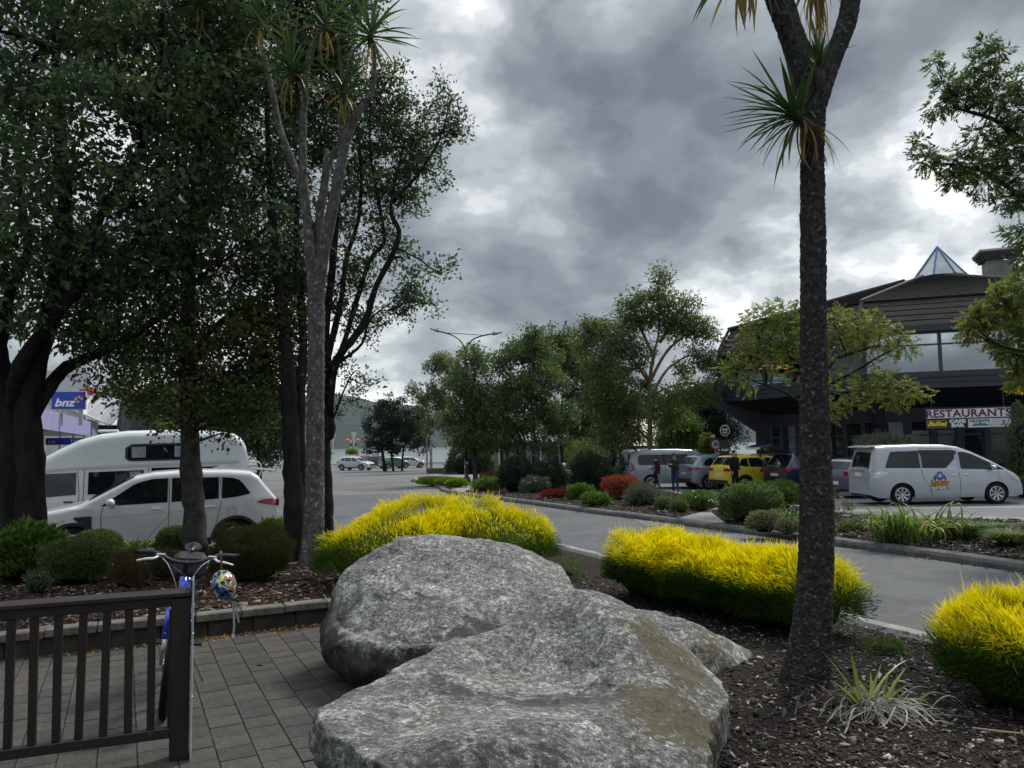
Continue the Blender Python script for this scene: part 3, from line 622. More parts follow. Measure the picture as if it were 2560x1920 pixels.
# ================================================================== YELLOW SHRUBS
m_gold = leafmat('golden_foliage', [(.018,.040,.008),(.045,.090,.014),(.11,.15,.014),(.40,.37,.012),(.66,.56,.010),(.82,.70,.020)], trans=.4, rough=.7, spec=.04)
m_twig = mat('shrub_core', (.045,.062,.010), .95, spec=.02, noise=(30, 5), col2=(.015,.025,.006))
def shrub_shape(path, hw, h, z0, pw=2.6):
    """rounded hedge along path; returns sampler of surface points and normals"""
    P = np.array(resample(path, .05)) if len(path) > 1 else np.array(path)
    return P
def gold_shrub(label, path, hw, h, n, group, side_yel=.35, lump=.10, ln=.046, seed=1, blobs=None):
    r_ = np.random.default_rng(seed)
    P = np.array(resample(path, .04)); c0 = P.mean(0); root = empty('golden_shrub', (c0[0], c0[1], nz(*c0)), label=label, cat='shrub', group=group)
    # surface points: pick point on the path, direction on the half ball, superellipsoid radius
    i = r_.integers(len(P), size=n); ph = r_.uniform(0, 2*math.pi, n); cz = 1-r_.random(n)**.9*1.12
    cz = np.clip(cz, -.25, 1); keepb = ~((np.sin(ph) > .35) & (r_.random(n) < .6) & (cz < .75)); ph = ph[keepb]; cz = cz[keepb]; i = i[keepb]; n = len(i); sr = np.sqrt(np.maximum(1-cz*cz, 0)); D = np.column_stack([sr*np.cos(ph), sr*np.sin(ph), cz])
    hw_i = hw if np.isscalar(hw) else np.interp(i/len(P), np.linspace(0, 1, len(hw)), hw); h_i = h if np.isscalar(h) else np.interp(i/len(P), np.linspace(0, 1, len(h)), h)
    q = 2.7; rad = 1/((np.abs(D[:,0])**2+np.abs(D[:,1])**2)**(q/2)+np.abs(D[:,2])**q)**(1/q)
    B = np.column_stack([P[i,0], P[i,1], np.zeros(n)]); zb_ = root.location.z
    S = np.column_stack([D[:,0]*rad*hw_i, D[:,1]*rad*hw_i, D[:,2]*rad*h_i*.62+h_i*.38])
    W_ = B+S
    lm = lump*(fbm(W_, 2.2, 3, seed)+.5*fbm(W_, 6, 2, seed+3)); W_ = W_+D*lm[:,None]
    # drop the ones buried inside the neighbouring cross-sections
    dl = dist_line(W_[:,0], W_[:,1], [tuple(p) for p in P[::4]]+[tuple(P[-1])]); hwm = np.max(hw)
    keep = (dl > .80*np.hypot(S[:,0], S[:,1])) & (W_[:,2] > .02)
    W_ = W_[keep]; D = D[keep]; h_k = np.broadcast_to(h_i, n)[keep]; m_ = len(W_)
    depth = r_.random(m_)**1.3*.14; W_ = W_-D*depth[:,None]
    rel = W_[:,2]/h_k
    # sprays: neighbouring strands share a lean
    cl = np.column_stack([fbm(W_, 5, 2, s) for s in (31, 47, 61)])
    dir_ = unit(D*np.array([1,1,.55])+np.array([0,0,.42])*np.clip(rel, 0, 1)[:,None]+cl*1.5+r_.normal(0, .33, (m_, 3)))
    ln_ = ln*r_.lognormal(0, .35, m_)*(1+.4*(rel > .85)); bend = r_.normal(0, .35, (m_, 3))+np.array([0, 0, .25])
    side = unit(np.cross(dir_, r_.normal(size=(m_, 3)))); wd = .0027*r_.uniform(.7, 1.4, m_)
    rows = []; ts = [0, .55, 1.0]; ws = [.8, 1.0, .15]
    for t, ww in zip(ts, ws):
        c = W_+dir_*(ln_*t)[:,None]+bend*(ln_*t*t*.35)[:,None]
        rows += [c-side*(wd*ww)[:,None], c+side*(wd*ww)[:,None]]
    V = np.stack(rows, 1).reshape(-1, 3); b = np.arange(m_)[:, None]*6
    F = np.concatenate([b+np.array([[0,1,3,2]]), b+np.array([[2,3,5,4]])], 1).reshape(-1, 4)
    # new growth (gold) sits on the outside and the top, older wood below is green
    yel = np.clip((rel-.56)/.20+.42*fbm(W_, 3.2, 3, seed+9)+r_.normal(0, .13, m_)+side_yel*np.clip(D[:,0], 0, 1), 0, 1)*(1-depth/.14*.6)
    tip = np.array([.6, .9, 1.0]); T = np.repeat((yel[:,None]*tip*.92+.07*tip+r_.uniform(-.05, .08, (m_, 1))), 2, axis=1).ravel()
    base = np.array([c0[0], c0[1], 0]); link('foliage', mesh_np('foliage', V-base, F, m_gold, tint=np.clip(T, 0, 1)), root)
    # woody core so the light does not pass
    V = []; F = []; rows_ = []
    core = MB(); Pc = resample(path, .2)
    for k_, p in enumerate(Pc):
        t = k_/max(1, len(Pc)-1); hw_ = hw if np.isscalar(hw) else np.interp(t, np.linspace(0, 1, len(hw)), hw); hh = h if np.isscalar(h) else np.interp(t, np.linspace(0, 1, len(h)), h)
        bm = bmesh.new(); bmesh.ops.create_icosphere(bm, subdivisions=2, radius=1)
        core.add([Vector((p[0]-c0[0]+v.co.x*(hw_-.2), p[1]-c0[1]+v.co.y*(hw_-.2), hh*.40+v.co.z*(hh*.55-.08))) for v in bm.verts], [[v.index for v in f.verts] for f in bm.faces]); bm.free()
    core.build('stems', m_twig, root)
GG = 'golden shrubs along the road edge of the bark bed'
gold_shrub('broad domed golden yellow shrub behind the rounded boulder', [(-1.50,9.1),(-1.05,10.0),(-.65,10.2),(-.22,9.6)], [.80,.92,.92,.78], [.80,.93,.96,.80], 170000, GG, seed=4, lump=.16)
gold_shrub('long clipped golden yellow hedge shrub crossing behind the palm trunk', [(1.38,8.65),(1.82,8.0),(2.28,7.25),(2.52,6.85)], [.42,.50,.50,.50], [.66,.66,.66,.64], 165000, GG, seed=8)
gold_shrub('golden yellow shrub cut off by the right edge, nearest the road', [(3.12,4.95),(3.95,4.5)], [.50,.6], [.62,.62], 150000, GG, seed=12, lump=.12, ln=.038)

# ================================================================== CABBAGE TREES
m_pbark = mat('cabbage_bark', (.032,.031,.031), .9, noise=(26, 8), col2=(.085,.08,.08), bump=(70, .6, .01), ramp=(.4,.7))
m_pbark2 = mat('pale_cabbage_bark', (.19,.185,.175), .9, noise=(9, 7), col2=(.085,.080,.075), bump=(60, .8, .012), ramp=(.3,.65))
for m_ in (m_pbark, m_pbark2):     # each corky plate weathers to its own grey
    t = m_.node_tree; b = t.nodes['Principled BSDF']; a = t.nodes.new('ShaderNodeAttribute'); a.attribute_name = 'tint'; r = t.nodes.new('ShaderNodeValToRGB'); t.links.new(a.outputs['Fac'], r.inputs[0])
    r.color_ramp.elements[0].color = (.45,.45,.45,1); r.color_ramp.elements[1].color = (1,1,1,1); e = r.color_ramp.elements.new(.82); e.color = (.85,.85,.85,1); r.color_ramp.elements[2].color = (2.4,2.4,2.4,1)
    mx = t.nodes.new('ShaderNodeMix'); mx.data_type = 'RGBA'; mx.blend_type = 'MULTIPLY'; mx.inputs[0].default_value = 1; t.links.new(b.inputs['Base Color'].links[0].from_socket, mx.inputs[6]); t.links.new(r.outputs[0], mx.inputs[7]); t.links.new(mx.outputs[2], b.inputs['Base Color'])
m_blade = leafmat('cabbage_leaf', [(.018,.036,.016),(.038,.066,.026),(.072,.105,.040),(.20,.17,.05),(.22,.13,.06)], trans=.25, rough=.4)
def barktube(pts, rad, mat_, name, parent, base, nseg=90, step=.012, amp=.012, scale=(38, 38, 30), plates=True):
    L_ = sum((Vector(a_)-Vector(b_)).length for a_, b_ in zip(pts[:-1], pts[1:])); n = max(6, int(L_/step))
    cl = np.array(spline(pts, n)); rr = np.interp(np.linspace(0, 1, n), np.linspace(0, 1, len(rad)), rad)
    V, F = tube_np(cl, rr, nseg, False)
    cc = np.repeat(cl, nseg, axis=0); nr = unit(V-cc)
    Q = V*np.array(scale); hid_ = np.full(len(V), .5)
    if plates:     # small corky plates: cells with recessed borders
        i = np.floor(Q); d1 = np.full(len(Q), 9.); d2 = np.full(len(Q), 9.); hid_ = np.zeros(len(Q))
        for ox in (-1, 0, 1):
            for oy in (-1, 0, 1):
                for oz in (-1, 0, 1):
                    c = i+np.array([ox, oy, oz]); h = np.sin(c @ np.array([[127.1, 269.5, 113.5],[311.7, 183.3, 271.9],[74.7, 246.1, 124.6]]))*43758.5453; h = h-np.floor(h)
                    d = np.linalg.norm(c+h-Q, axis=1); cl_ = d < d1; d2 = np.where(cl_, d1, np.minimum(d2, d)); d1 = np.where(cl_, d, d1); hid_ = np.where(cl_, h[:,0], hid_)
        dsp = amp*(np.clip((d2-d1)*2.6, 0, 1)-.55+.8*(hid_-.5))+amp*.6*fbm(V, 9, 2, 3)
    else: dsp = amp*fbm(V*np.array([1,1,.4]), 20, 4, 3)
    V = V+nr*dsp[:,None]
    me = mesh_np(name, V-np.array(base), np.array(F), mat_, smooth=False, tint=hid_); return link(name, me, parent)
def blade_mesh(L_, wd, droop, seed):
    r_ = random.Random(seed); n = 7; V = []; F = []
    for i in range(n):
        t = i/(n-1); ww = wd*(.45+1.0*t*4 if t < .15 else 1.0)*(1-max(0, (t-.45)/.55)**1.8*.97)*.5; ww = min(ww, wd*.5)
        x = L_*t*(1-.12*droop*t); z = -droop*L_*.35*t*t; V += [(x, -ww, z+ww*.35), (x, 0, z), (x, ww, z+ww*.35)]
    for i in range(n-1):
        a_ = i*3; F += [(a_, a_+1, a_+4, a_+3), (a_+1, a_+2, a_+5, a_+4)]
    return V, F
def blade_set(nv, L_, wd, m, tr, droops=(0, .3, .7, 1.2)):
    out_ = []
    for k in range(nv):
        V, F = blade_mesh(L_*random.uniform(.85, 1.1), wd, droops[k % len(droops)]+random.uniform(0, .2), k)
        V = np.array(V); t0 = random.uniform(*tr); T = t0+.12*V[:,0]/L_+np.where(np.arange(len(V)) % 3 == 1, -.06, .04)
        out_.append(mesh_np('leaf', V, [tuple(f) for f in F], m, tint=np.clip(T, 0, 1)))
    return out_
def leaf_head(root, base, pos, axis, n, blades, dead, L_=1, spread=1.5, seed=0, ndead=0, ws=1):
    """a tuft: short stem with strap leaves, each leaf an object of its own"""
    r_ = random.Random(seed); pos = Vector(pos); ax = Vector(axis).normalized(); q = ax.to_track_quat('Z', 'Y')
    hd = MB().tube([pos-ax*.10-Vector(base), pos-Vector(base), pos+ax*.13-Vector(base)], [.025, .04, .015], 8).build('leaf_head', m_pbark2, root)
    for i in range(n+ndead):
        t = (i+.5)/n; th = i*2.39996; dd = i >= n
        el = math.acos(max(-1, 1-(1-math.cos(spread))*t)) if not dd else r_.uniform(1.9, 2.7)
        d = q @ Vector((math.sin(el)*math.cos(th), math.sin(el)*math.sin(th), math.cos(el)))
        d = (d+Vector((r_.gauss(0, .07), r_.gauss(0, .07), r_.gauss(0, .07)))).normalized()
        if dd: d = (d+Vector((0,0,-.6))).normalized()
        o = link('leaf', (dead if dd or (t > .86 and r_.random() < .5) else blades)[r_.randrange(4)], hd)
        rot = d.to_track_quat('X', 'Z'); o.rotation_mode = 'QUATERNION'; o.rotation_quaternion = rot
        o.location = pos+d*.02-Vector(base)+ax*(.1*(1-t)); s = L_*r_.uniform(.8, 1.12); o.scale = (s, ws, s)
b_green = blade_set(4, .80, .042, m_blade, (.15, .45)); b_dead = blade_set(4, .62, .026, m_blade, (.70, .9), (.6, .9, 1.2, 1.5))
# right hand tree (near)
yT = 5.35
pb = at(1742, 1480, yT); tb = (pb.x, pb.y, nz(pb.x, pb.y)-.02)
root = empty('cabbage_tree', tb, label='tall cabbage tree with dark corky trunk in front of the long yellow hedge', cat='tree', group='cabbage trees')
k_ = yT/FPX*K/2
def tr_pts(L_): return [at(a_, b_, y_) for a_, b_, y_ in L_]
barktube(tr_pts([(1738,1492,yT),(1744,1440,yT),(1752,1380,yT),(1758,1300,yT),(1763,1200,yT),(1764,1100,yT),(1762,1000,yT),(1760,900,yT),(1758,800,yT),(1757,700,yT),(1756,500,yT),(1755,350,yT),(1756,260,yT),(1757,185,yT),(1757,160,yT)]),
         [k_*q for q in (112,94,82,74,71,69,64,60,56,54,52,50,50,60,52)], m_pbark, 'trunk', root, tb, nseg=130, step=.0085, amp=.009, scale=(50,50,60))
barktube(tr_pts([(1748,215,yT),(1728,150,yT-.02),(1700,70,yT-.05),(1676,10,yT-.1),(1640,-70,yT-.15),(1600,-160,yT-.2)]), [k_*q for q in (46,44,40,36,34,30)], m_pbark, 'branch', root, tb, nseg=60, amp=.006, scale=(60,60,60))
barktube(tr_pts([(1752,215,yT),(1748,150,yT+.1),(1725,80,yT+.2),(1702,10,yT+.3),(1680,-80,yT+.35),(1665,-170,yT+.4)]), [k_*q for q in (40,36,32,32,30,28)], m_pbark, 'branch', root, tb, nseg=60, amp=.006, scale=(60,60,60))
barktube(tr_pts([(1764,225,yT),(1782,170,yT),(1806,110,yT),(1828,50,yT),(1838,0,yT),(1845,-60,yT),(1850,-180,yT+.1)]), [k_*q for q in (46,44,40,42,42,40,36)], m_pbark, 'branch', root, tb, nseg=60, amp=.006, scale=(60,60,60))
s_dir = (-.75, -.35, .42)
leaf_head(root, tb, at(1732,262,yT-.08), (-.80,-.10,.42), 62, b_green, b_dead, .68, 1.45, 3, ndead=22, ws=.6)
leaf_head(root, tb, at(1772,165,yT-.12), (-.12,-.2,.9), 20, b_green, b_dead, .40, .7, 4, ws=.5)
leaf_head(root, tb, at(1765,-60,yT+.2), (0,-.2,1), 26, b_green, b_dead, .75, 1.9, 5, ndead=34, ws=.7)
leaf_head(root, tb, at(1605,-75,yT-.2), (-.3,-.1,1), 26, b_green, b_dead, .75, 1.9, 6, ndead=14)
# left hand tree (several stems)
yL = 9.6
pb = at(680, 1205, yL); tb = (pb.x, pb.y, nz(pb.x, pb.y)-.03); kl_ = yL/FPX*K/2
root = empty('cabbage_tree', tb, label='pale barked cabbage tree forking into several stems beside the domed yellow shrub', cat='tree', group='cabbage trees')
sc_ = (34,34,40)
barktube(tr_pts([(672,1220,yL),(677,1150,yL),(680,1050,yL),(681,950,yL),(682,850,yL),(683,750,yL),(683,650,yL),(682,600,yL)]), [kl_*q for q in (56,44,40,38,36,35,37,40)], m_pbark2, 'trunk', root, tb, nseg=70, step=.02, amp=.008, scale=sc_)
barktube(tr_pts([(684,640,yL),(690,600,yL-.05),(700,540,yL-.1),(716,460,yL-.15),(732,380,yL-.2),(745,310,yL-.2),(750,265,yL-.2)]), [kl_*q for q in (30,28,26,24,23,20,18)], m_pbark2, 'branch', root, tb, nseg=50, step=.025, amp=.006, scale=sc_)
barktube(tr_pts([(680,630,yL),(670,560,yL),(664,480,yL),(657,400,yL),(654,330,yL),(655,260,yL),(660,170,yL),(672,110,yL),(690,72,yL)]), [kl_*q for q in (26,22,20,18,17,16,15,14,12)], m_pbark2, 'branch', root, tb, nseg=50, step=.025, amp=.006, scale=sc_)
barktube(tr_pts([(682,610,yL+.1),(684,540,yL+.1),(692,460,yL+.1),(702,390,yL+.1),(706,340,yL+.1),(703,322,yL+.1)]), [kl_*q for q in (20,19,18,17,17,12)], m_pbark2, 'branch', root, tb, nseg=40, step=.03, amp=.006, scale=sc_)
barktube(tr_pts([(706,365,yL+.1),(718,335,yL+.1),(735,310,yL+.1),(738,270,yL+.1)]), [kl_*q for q in (15,14,13,11)], m_pbark2, 'branch', root, tb, nseg=30, step=.03, amp=.005, scale=sc_)
barktube(tr_pts([(663,480,yL),(650,400,yL+.1),(632,350,yL+.2),(612,300,yL+.2),(600,260,yL+.3),(588,200,yL+.3),(570,120,yL+.3)]), [kl_*q for q in (17,17,16,15,14,13,12)], m_pbark2, 'branch', root, tb, nseg=30, step=.03, amp=.005, scale=sc_)
barktube(tr_pts([(747,300,yL-.2),(765,260,yL-.2),(782,230,yL-.2),(800,205,yL-.2),(808,150,yL-.2),(806,100,yL-.2)]), [kl_*q for q in (20,18,16,13,11,10)], m_pbark2, 'branch', root, tb, nseg=30, step=.03, amp=.005, scale=sc_)
leaf_head(root, tb, at(800,85,yL-.25), (.05,-.1,1), 34, b_green, b_dead, .98, 1.95, 11, ndead=4)
leaf_head(root, tb, at(630,160,yL-.15), (.05,-.15,1), 32, b_green, b_dead, .98, 1.7, 12, ndead=4)
leaf_head(root, tb, at(742,205,yL-.3), (0,-.1,1), 26, b_green, b_dead, .75, 1.8, 13, ndead=6)
leaf_head(root, tb, at(700,62,yL), (.3,-.1,1), 22, b_green, b_dead, .8, 1.7, 14, ndead=5)
leaf_head(root, tb, at(560,50,yL+.3), (-.1,-.1,1), 22, b_green, b_dead, .8, 1.7, 15, ndead=6)
leaf_head(root, tb, at(430,10,yL+.8), (-.1,-.1,1), 18, b_green, b_dead, .8, 1.7, 16, ndead=6)

# ================================================================== STRAPPY PLANT BY THE PALM
sp = gd(1880, 1525, .28); zs = nz(sp.x, sp.y)
m_sword = leafmat('sword_leaf', [(.10,.16,.03),(.22,.28,.06),(.42,.42,.14)], trans=.3, rough=.4)
m_dry = leafmat('dry_leaf', [(.09,.078,.065),(.20,.18,.16),(.33,.31,.28)], trans=.1, rough=.6)
root = empty('strappy_plant', (sp.x, sp.y, zs), label='sparse yellow green strap leaved plant over bleached dead leaves beside the palm trunk', cat='plant')
def blade_to(a, b, lift, wd, name, m, parent, base, t0=.5, n=9):
    a = Vector(a)-Vector(base); b = Vector(b)-Vector(base); V = []; side_ = (b-a).cross(Vector((0,0,1))).normalized()
    if side_.length < .1: side_ = Vector((1,0,0))
    side_ = (side_+Vector((0,-.2,.3))).normalized()
    for i in range(n):
        t = i/(n-1); c = a.lerp(b, t)+Vector((0,0,lift*4*t*(1-t))); w_ = wd*.5*min(1, .5+t*3)*(1-t**3*.97); c2 = c-Vector((0,0,w_*.5)); V += [c-side_*w_, c2, c+side_*w_]
    F = []
    for i in range(n-1): a_ = i*3; F += [(a_, a_+1, a_+4, a_+3), (a_+1, a_+2, a_+5, a_+4)]
    return link(name, mesh_np(name, [tuple(v) for v in V], F, m, tint=np.clip([t0+(.15 if j % 3 != 1 else -.1) for j in range(len(V))], 0, 1)), parent)
bs = (sp.x, sp.y, zs); ys = sp.y
for (bx, by, tx, ty, dy, lf, w_) in [(1868,1500,1772,1402,-.05,.02,.035),(1862,1502,1838,1408,.05,0,.035),(1870,1500,1905,1430,.2,.0,.02),(1868,1505,1968,1424,.25,.06,.024),(1905,1520,1962,1478,-.1,.02,.04),(1902,1520,1960,1440,.1,.02,.03),(1905,1515,1945,1455,.15,0,.02),
                             (1860,1510,1790,1470,-.2,.03,.028),(1900,1525,1920,1450,0,0,.03),(1975,1535,2022,1492,0,.02,.025),(1975,1535,2010,1508,-.1,.01,.02),(1850,1512,1812,1500,-.2,.02,.02),(1885,1508,1880,1450,.1,0,.022),(1890,1520,1850,1465,.1,.02,.018)]:
    p = at(bx, by, ys); q = at(tx, ty, ys+dy); p.z = zs+.02
    blade_to(p, q, lf, w_, 'leaf', m_sword, root, bs, random.uniform(.2, .8))
dv = MB(); VV = []; FF = []; TT = []; c = 0
for i in range(170):
    a_ = random.uniform(0, 6.283); r0 = abs(random.gauss(0, .12)); r1 = r0+random.uniform(.10, .27); ca_, sa_ = math.cos(a_), math.sin(a_)
    tw = random.uniform(-.9, .9); hh = random.uniform(.01, .09); w_ = random.uniform(.003, .006); t0 = random.random(); m = 8
    for j in range(m):
        t = j/(m-1); r_ = r0+(r1-r0)*t; aa = a_+tw*t; x = math.cos(aa)*r_*1.15; y = math.sin(aa)*r_*.9
        z = nz(sp.x+x, sp.y+y)-zs+.012+hh*math.sin(math.pi*min(1, t*1.1))+.03*(1-t)
        px, py = -math.sin(aa)*w_, math.cos(aa)*w_; VV += [(x-px, y-py, z), (x+px, y+py, z+.003)]; TT += [t0, t0]
        if j: FF.append((c-2, c-1, c+1, c))
        c += 2
link('dead_leaves', mesh_np('dead_leaves', VV, FF, m_dry, tint=TT), root, kind='stuff')
# stray twig and curls on the mulch
tg = MB().tube([at(2100,1572,4.0)-Vector((0,0,0)), at(2160,1580,3.95), at(2230,1586,3.9)], [.004,.006,.003], 5)
o = tg.build('twig', mat('pale_twig', (.28,.21,.13), .8)); tag(o, 'thin pale bamboo twig lying on the bark mulch at the right edge', 'twig')
# ================================================================== VEHICLES
def paint(name, c, metal=.0, rough=.28, coat=.8): return mat('paint_'+name, c, rough, metal=metal, coat=coat, noise=(1.5, 2), col2=tuple(q*.94 for q in c))
m_glass = mat('car_glass', (.006,.009,.012), .04, spec=.8)
m_blackp = mat('black_plastic', (.012,.012,.013), .55, noise=(30, 3), col2=(.02,.02,.02))
m_tyre = mat('tyre_rubber', (.012,.012,.012), .8, bump=(60, .4, .004))
m_alloy = mat('alloy', (.55,.56,.58), .28, metal=.85)
m_seam = mat('panel_gap', (.008,.008,.009), .8)
m_red = mat('tail_light_red', (.30,.006,.010), .12, coat=.8)
m_clear = mat('clear_lens', (.50,.52,.54), .08, coat=.8, metal=.3)
m_chrome = mat('chrome', (.75,.76,.78), .08, metal=1)
m_plate = mat('number_plate', (.62,.62,.60), .4)
m_curtain = mat('curtain', (.30,.32,.36), .9, noise=(9, 3), col2=(.16,.17,.2), mapscale=(6,1,.3))
def lerp(x, pts):
    return float(np.interp(x, [p[0] for p in pts], [p[1] for p in pts]))
class Car:
    def __init__(s, name, label, cat, P, Rr, spec, paintm, group=None, side=1, loc=None, heading=None, scale=1):
        """P, Rr: ground points of the front and rear wheel on the side the camera sees; side=+1 if that is the car's left"""
        s.sp = spec; s.W = spec['W']; s.L = spec['L']; s.top = spec['top']; s.xr = spec['xr']; s.xf = spec['xf']; s.r = spec['r']; s.sill = spec['sill']; s.zb = spec['zb']; s.pm = paintm
        if P is not None:
            h = (P-Rr); h.z = 0; hd = math.atan2(h.y, h.x); mid_ = (P+Rr)/2
            lf = Vector((-math.sin(hd), math.cos(hd), 0)); fw = Vector((math.cos(hd), math.sin(hd), 0))
            c = mid_-lf*side*(s.W/2-.1)*scale-fw*((s.xr+s.xf)/2*scale); s.pitch = -math.atan2(P.z-Rr.z, h.length); c.z = Rr.z-(P.z-Rr.z)*s.xr/(s.xf-s.xr)
        else: c = Vector(loc); hd = heading; s.pitch = 0
        s.root = empty(name, c, 0, label=label, cat=cat, group=group); s.root.rotation_euler = (0, s.pitch, hd); s.root.scale = (scale,)*3
        s.shell(); s.wheels()
    def ztop(s, x): return lerp(x, s.top)
    def zbot(s, x):
        z = lerp(x, s.sp.get('bot', [(0, s.sill+.10), (.25, s.sill), (s.L-.3, s.sill), (s.L, s.sill+.06)]))
        for xc in (s.xr, s.xf):
            ra = s.r+.055; d = abs(x-xc)
            if d < ra: z = max(z, s.r+math.sqrt(ra*ra-d*d)*.98)
        return z
    def hw(s, x, z):
        sp = s.sp; W2 = s.W/2; zt = s.ztop(x)
        f = 1-.035*max(0, (z-.62)/.5)**2 if z > .62 else 1-.06*((.62-z)/.45)**2
        zb = lerp(x, s.zb) if isinstance(s.zb, list) else s.zb
        if z > zb: f = (1-.035*max(0, (zb-.62)/.5)**2)-(z-zb)*sp.get('tumble', .26)/W2-.012
        # plan taper at both ends
        df, dr = s.L-x, x; tf, tr = sp.get('tf', (.75, .20)), sp.get('tr', (.5, .10))
        if df < tf[0]: f *= 1-tf[1]*(1-df/tf[0])**2
        if dr < tr[0]: f *= 1-tr[1]*(1-dr/tr[0])**2
        y = W2*f; d = zt-z; rr = sp.get('edge', .10)
        if d < rr: y -= rr*.9*(1-math.sqrt(max(0, 1-(1-d/rr)**2)))
        return y
    def shell(s):
        st = sorted(set([round(v, 3) for v in list(np.linspace(.0, s.L, 75))+[p[0] for p in s.top]+[.004,.012,.03,.06]+[s.L-v for v in (.004,.012,.03,.06)]+[xc+k*(s.r+.055)*q for xc in (s.xr, s.xf) for k in (-1,1) for q in (.9,.97,1.0,1.02,.5,.75)]]))
        st = [x for x in st if 0 <= x <= s.L]; nv, nr = 20, 9; rings = []
        for x in st:
            zb_, zt = s.zbot(x), s.ztop(x); zt = max(zt, zb_+.02); half = []
            for j in range(nv):
                t = j/(nv-1); t = 1-(1-t)**1.5; z = zb_+(zt-zb_)*t; half.append((s.hw(x, z), z))
            yt = half[-1][0]; crown = s.sp.get('crown', .035)
            roof = [(yt*(1-2*k/(nr+1)), zt+crown*(1-(1-2*k/(nr+1))**2)*min(1, yt)) for k in range(1, nr+1)]
            rings.append([(x, y, z) for y, z in half]+[(x, y, z) for y, z in roof]+[(x, -y, z) for y, z in half[::-1]])
        m = len(rings[0]); V = [v for r_ in rings for v in r_]; F = []
        for i in range(len(rings)-1):
            for j in range(m-1): F.append((i*m+j, (i+1)*m+j, (i+1)*m+j+1, i*m+j+1))
        for i in (0, len(rings)-1):
            for j in range(m//2):
                q = (i*m+j, i*m+j+1, i*m+m-2-j, i*m+m-1-j)
                if len(set(q)) > 3: F.append(q if i == 0 else q[::-1])
                elif len(set(q)) == 3: F.append(tuple(dict.fromkeys(q)) if i == 0 else tuple(dict.fromkeys(q))[::-1])
        me = mesh_np('body', V, F, s.pm, smooth=True); bm = bmesh.new(); bm.from_mesh(me); bmesh.ops.recalc_face_normals(bm, faces=bm.faces); bm.to_mesh(me); bm.free()
        me.set_sharp_from_angle(angle=R(38)) if hasattr(me, 'set_sharp_from_angle') else None
        s.body = link('body', me, s.root)
        MB().box(((s.xr+s.xf)/2, 0, s.sill+.22), (s.xf-s.xr+1.2, s.W-.34, .36)).box((s.L/2, 0, s.sill+.1), (s.L-.5, s.W-.5, .16)).build('underbody', m_blackp, s.root)
    def wheels(s):
        r = s.r; wd = .21; prof = [(r*.66, -wd/2+.02), (r*.80, -wd/2), (r*.95, -wd/2+.01), (r, -wd/2+.04), (r, wd/2-.04), (r*.95, wd/2-.01), (r*.80, wd/2), (r*.66, wd/2-.02)]
        n = 36; V = []; F = []
        for a_ in range(n):
            th = a_/n*2*math.pi
            for (q, y) in prof: V.append((q*math.cos(th), y, q*math.sin(th)))
        k = len(prof)
        for a_ in range(n):
            b_ = (a_+1) % n
            for j in range(k-1): F.append((a_*k+j, a_*k+j+1, b_*k+j+1, b_*k+j))
        tme = mesh_np('wheel', V, F, m_tyre, smooth=True)
        rm = MB(); V = []; F = []
        for a_ in range(n):
            th = a_/n*2*math.pi
            for (q, y) in ((r*.68, wd/2-.01), (r*.62, wd/2-.005), (r*.60, wd/2-.04), (r*.6, -wd/2+.04)): V.append((q*math.cos(th), y, q*math.sin(th)))
        for a_ in range(n):
            b_ = (a_+1) % n
            for j in range(3): F.append((a_*4+j, a_*4+j+1, b_*4+j+1, b_*4+j))
        rm.add(V, F); ns = s.sp.get('spokes', 5)
        for i in range(ns):
            for off in ((-.13, .13) if s.sp.get('twin', True) else (0,)):
                a_ = i/ns*2*math.pi+.3; q = a_+off*.9
                rm.bar((r*.12*math.cos(a_), wd/2-.045, r*.12*math.sin(a_)), (r*.62*math.cos(q), wd/2-.015, r*.62*math.sin(q)), r*.085 if s.sp.get('twin', True) else r*.16, .025, up=(0,1,0))
        rm.tube([(0, wd/2-.06, 0), (0, wd/2-.015, 0)], r*.15, 12)
        rme = rm.build('tmp', m_alloy).data; bpy.data.objects.remove(bpy.data.objects['tmp'])
        dk = MB().tube([(0, -wd/2+.05, 0), (0, wd/2-.09, 0)], r*.6, 20).build('tmp', m_blackp).data; bpy.data.objects.remove(bpy.data.objects['tmp'])
        for xc in (s.xr, s.xf):
            for sd_ in (1, -1):
                o = link('wheel', tme, s.root, (xc, sd_*(s.W/2-wd/2-.015), r)); o.rotation_euler = (0, random.uniform(0, 3), 0 if sd_ > 0 else math.pi)
                link('rim', rme, o); link('brake', dk, o)
    def panel(s, name, m, x0, x1, lo, hi, off=.006, nx=None, nzz=5, sides=(1, -1), parent=None, depth=0):
        lo = lo if isinstance(lo, list) else [(x0, lo)]; hi = hi if isinstance(hi, list) else [(x0, hi)]
        nx = nx or max(3, int(abs(x1-x0)/.06)); V = []; F = []
        for i in range(nx+1):
            x = x0+(x1-x0)*i/nx; a_, b_ = lerp(x, lo), lerp(x, hi); b_ = max(b_, a_+.001)
            for j in range(nzz+1): z = a_+(b_-a_)*j/nzz; V.append((x, s.hw(x, z)+off, z))
        for i in range(nx):
            for j in range(nzz): q = i*(nzz+1)+j; F.append((q, q+1, q+nzz+2, q+nzz+1))
        out_ = []
        for sd_ in sides:
            VV = [(a_, b_*sd_, c) for a_, b_, c in V]; out_.append(link(name, mesh_np(name, VV, [f if sd_ > 0 else f[::-1] for f in F], m, smooth=True), parent or s.root))
        return out_
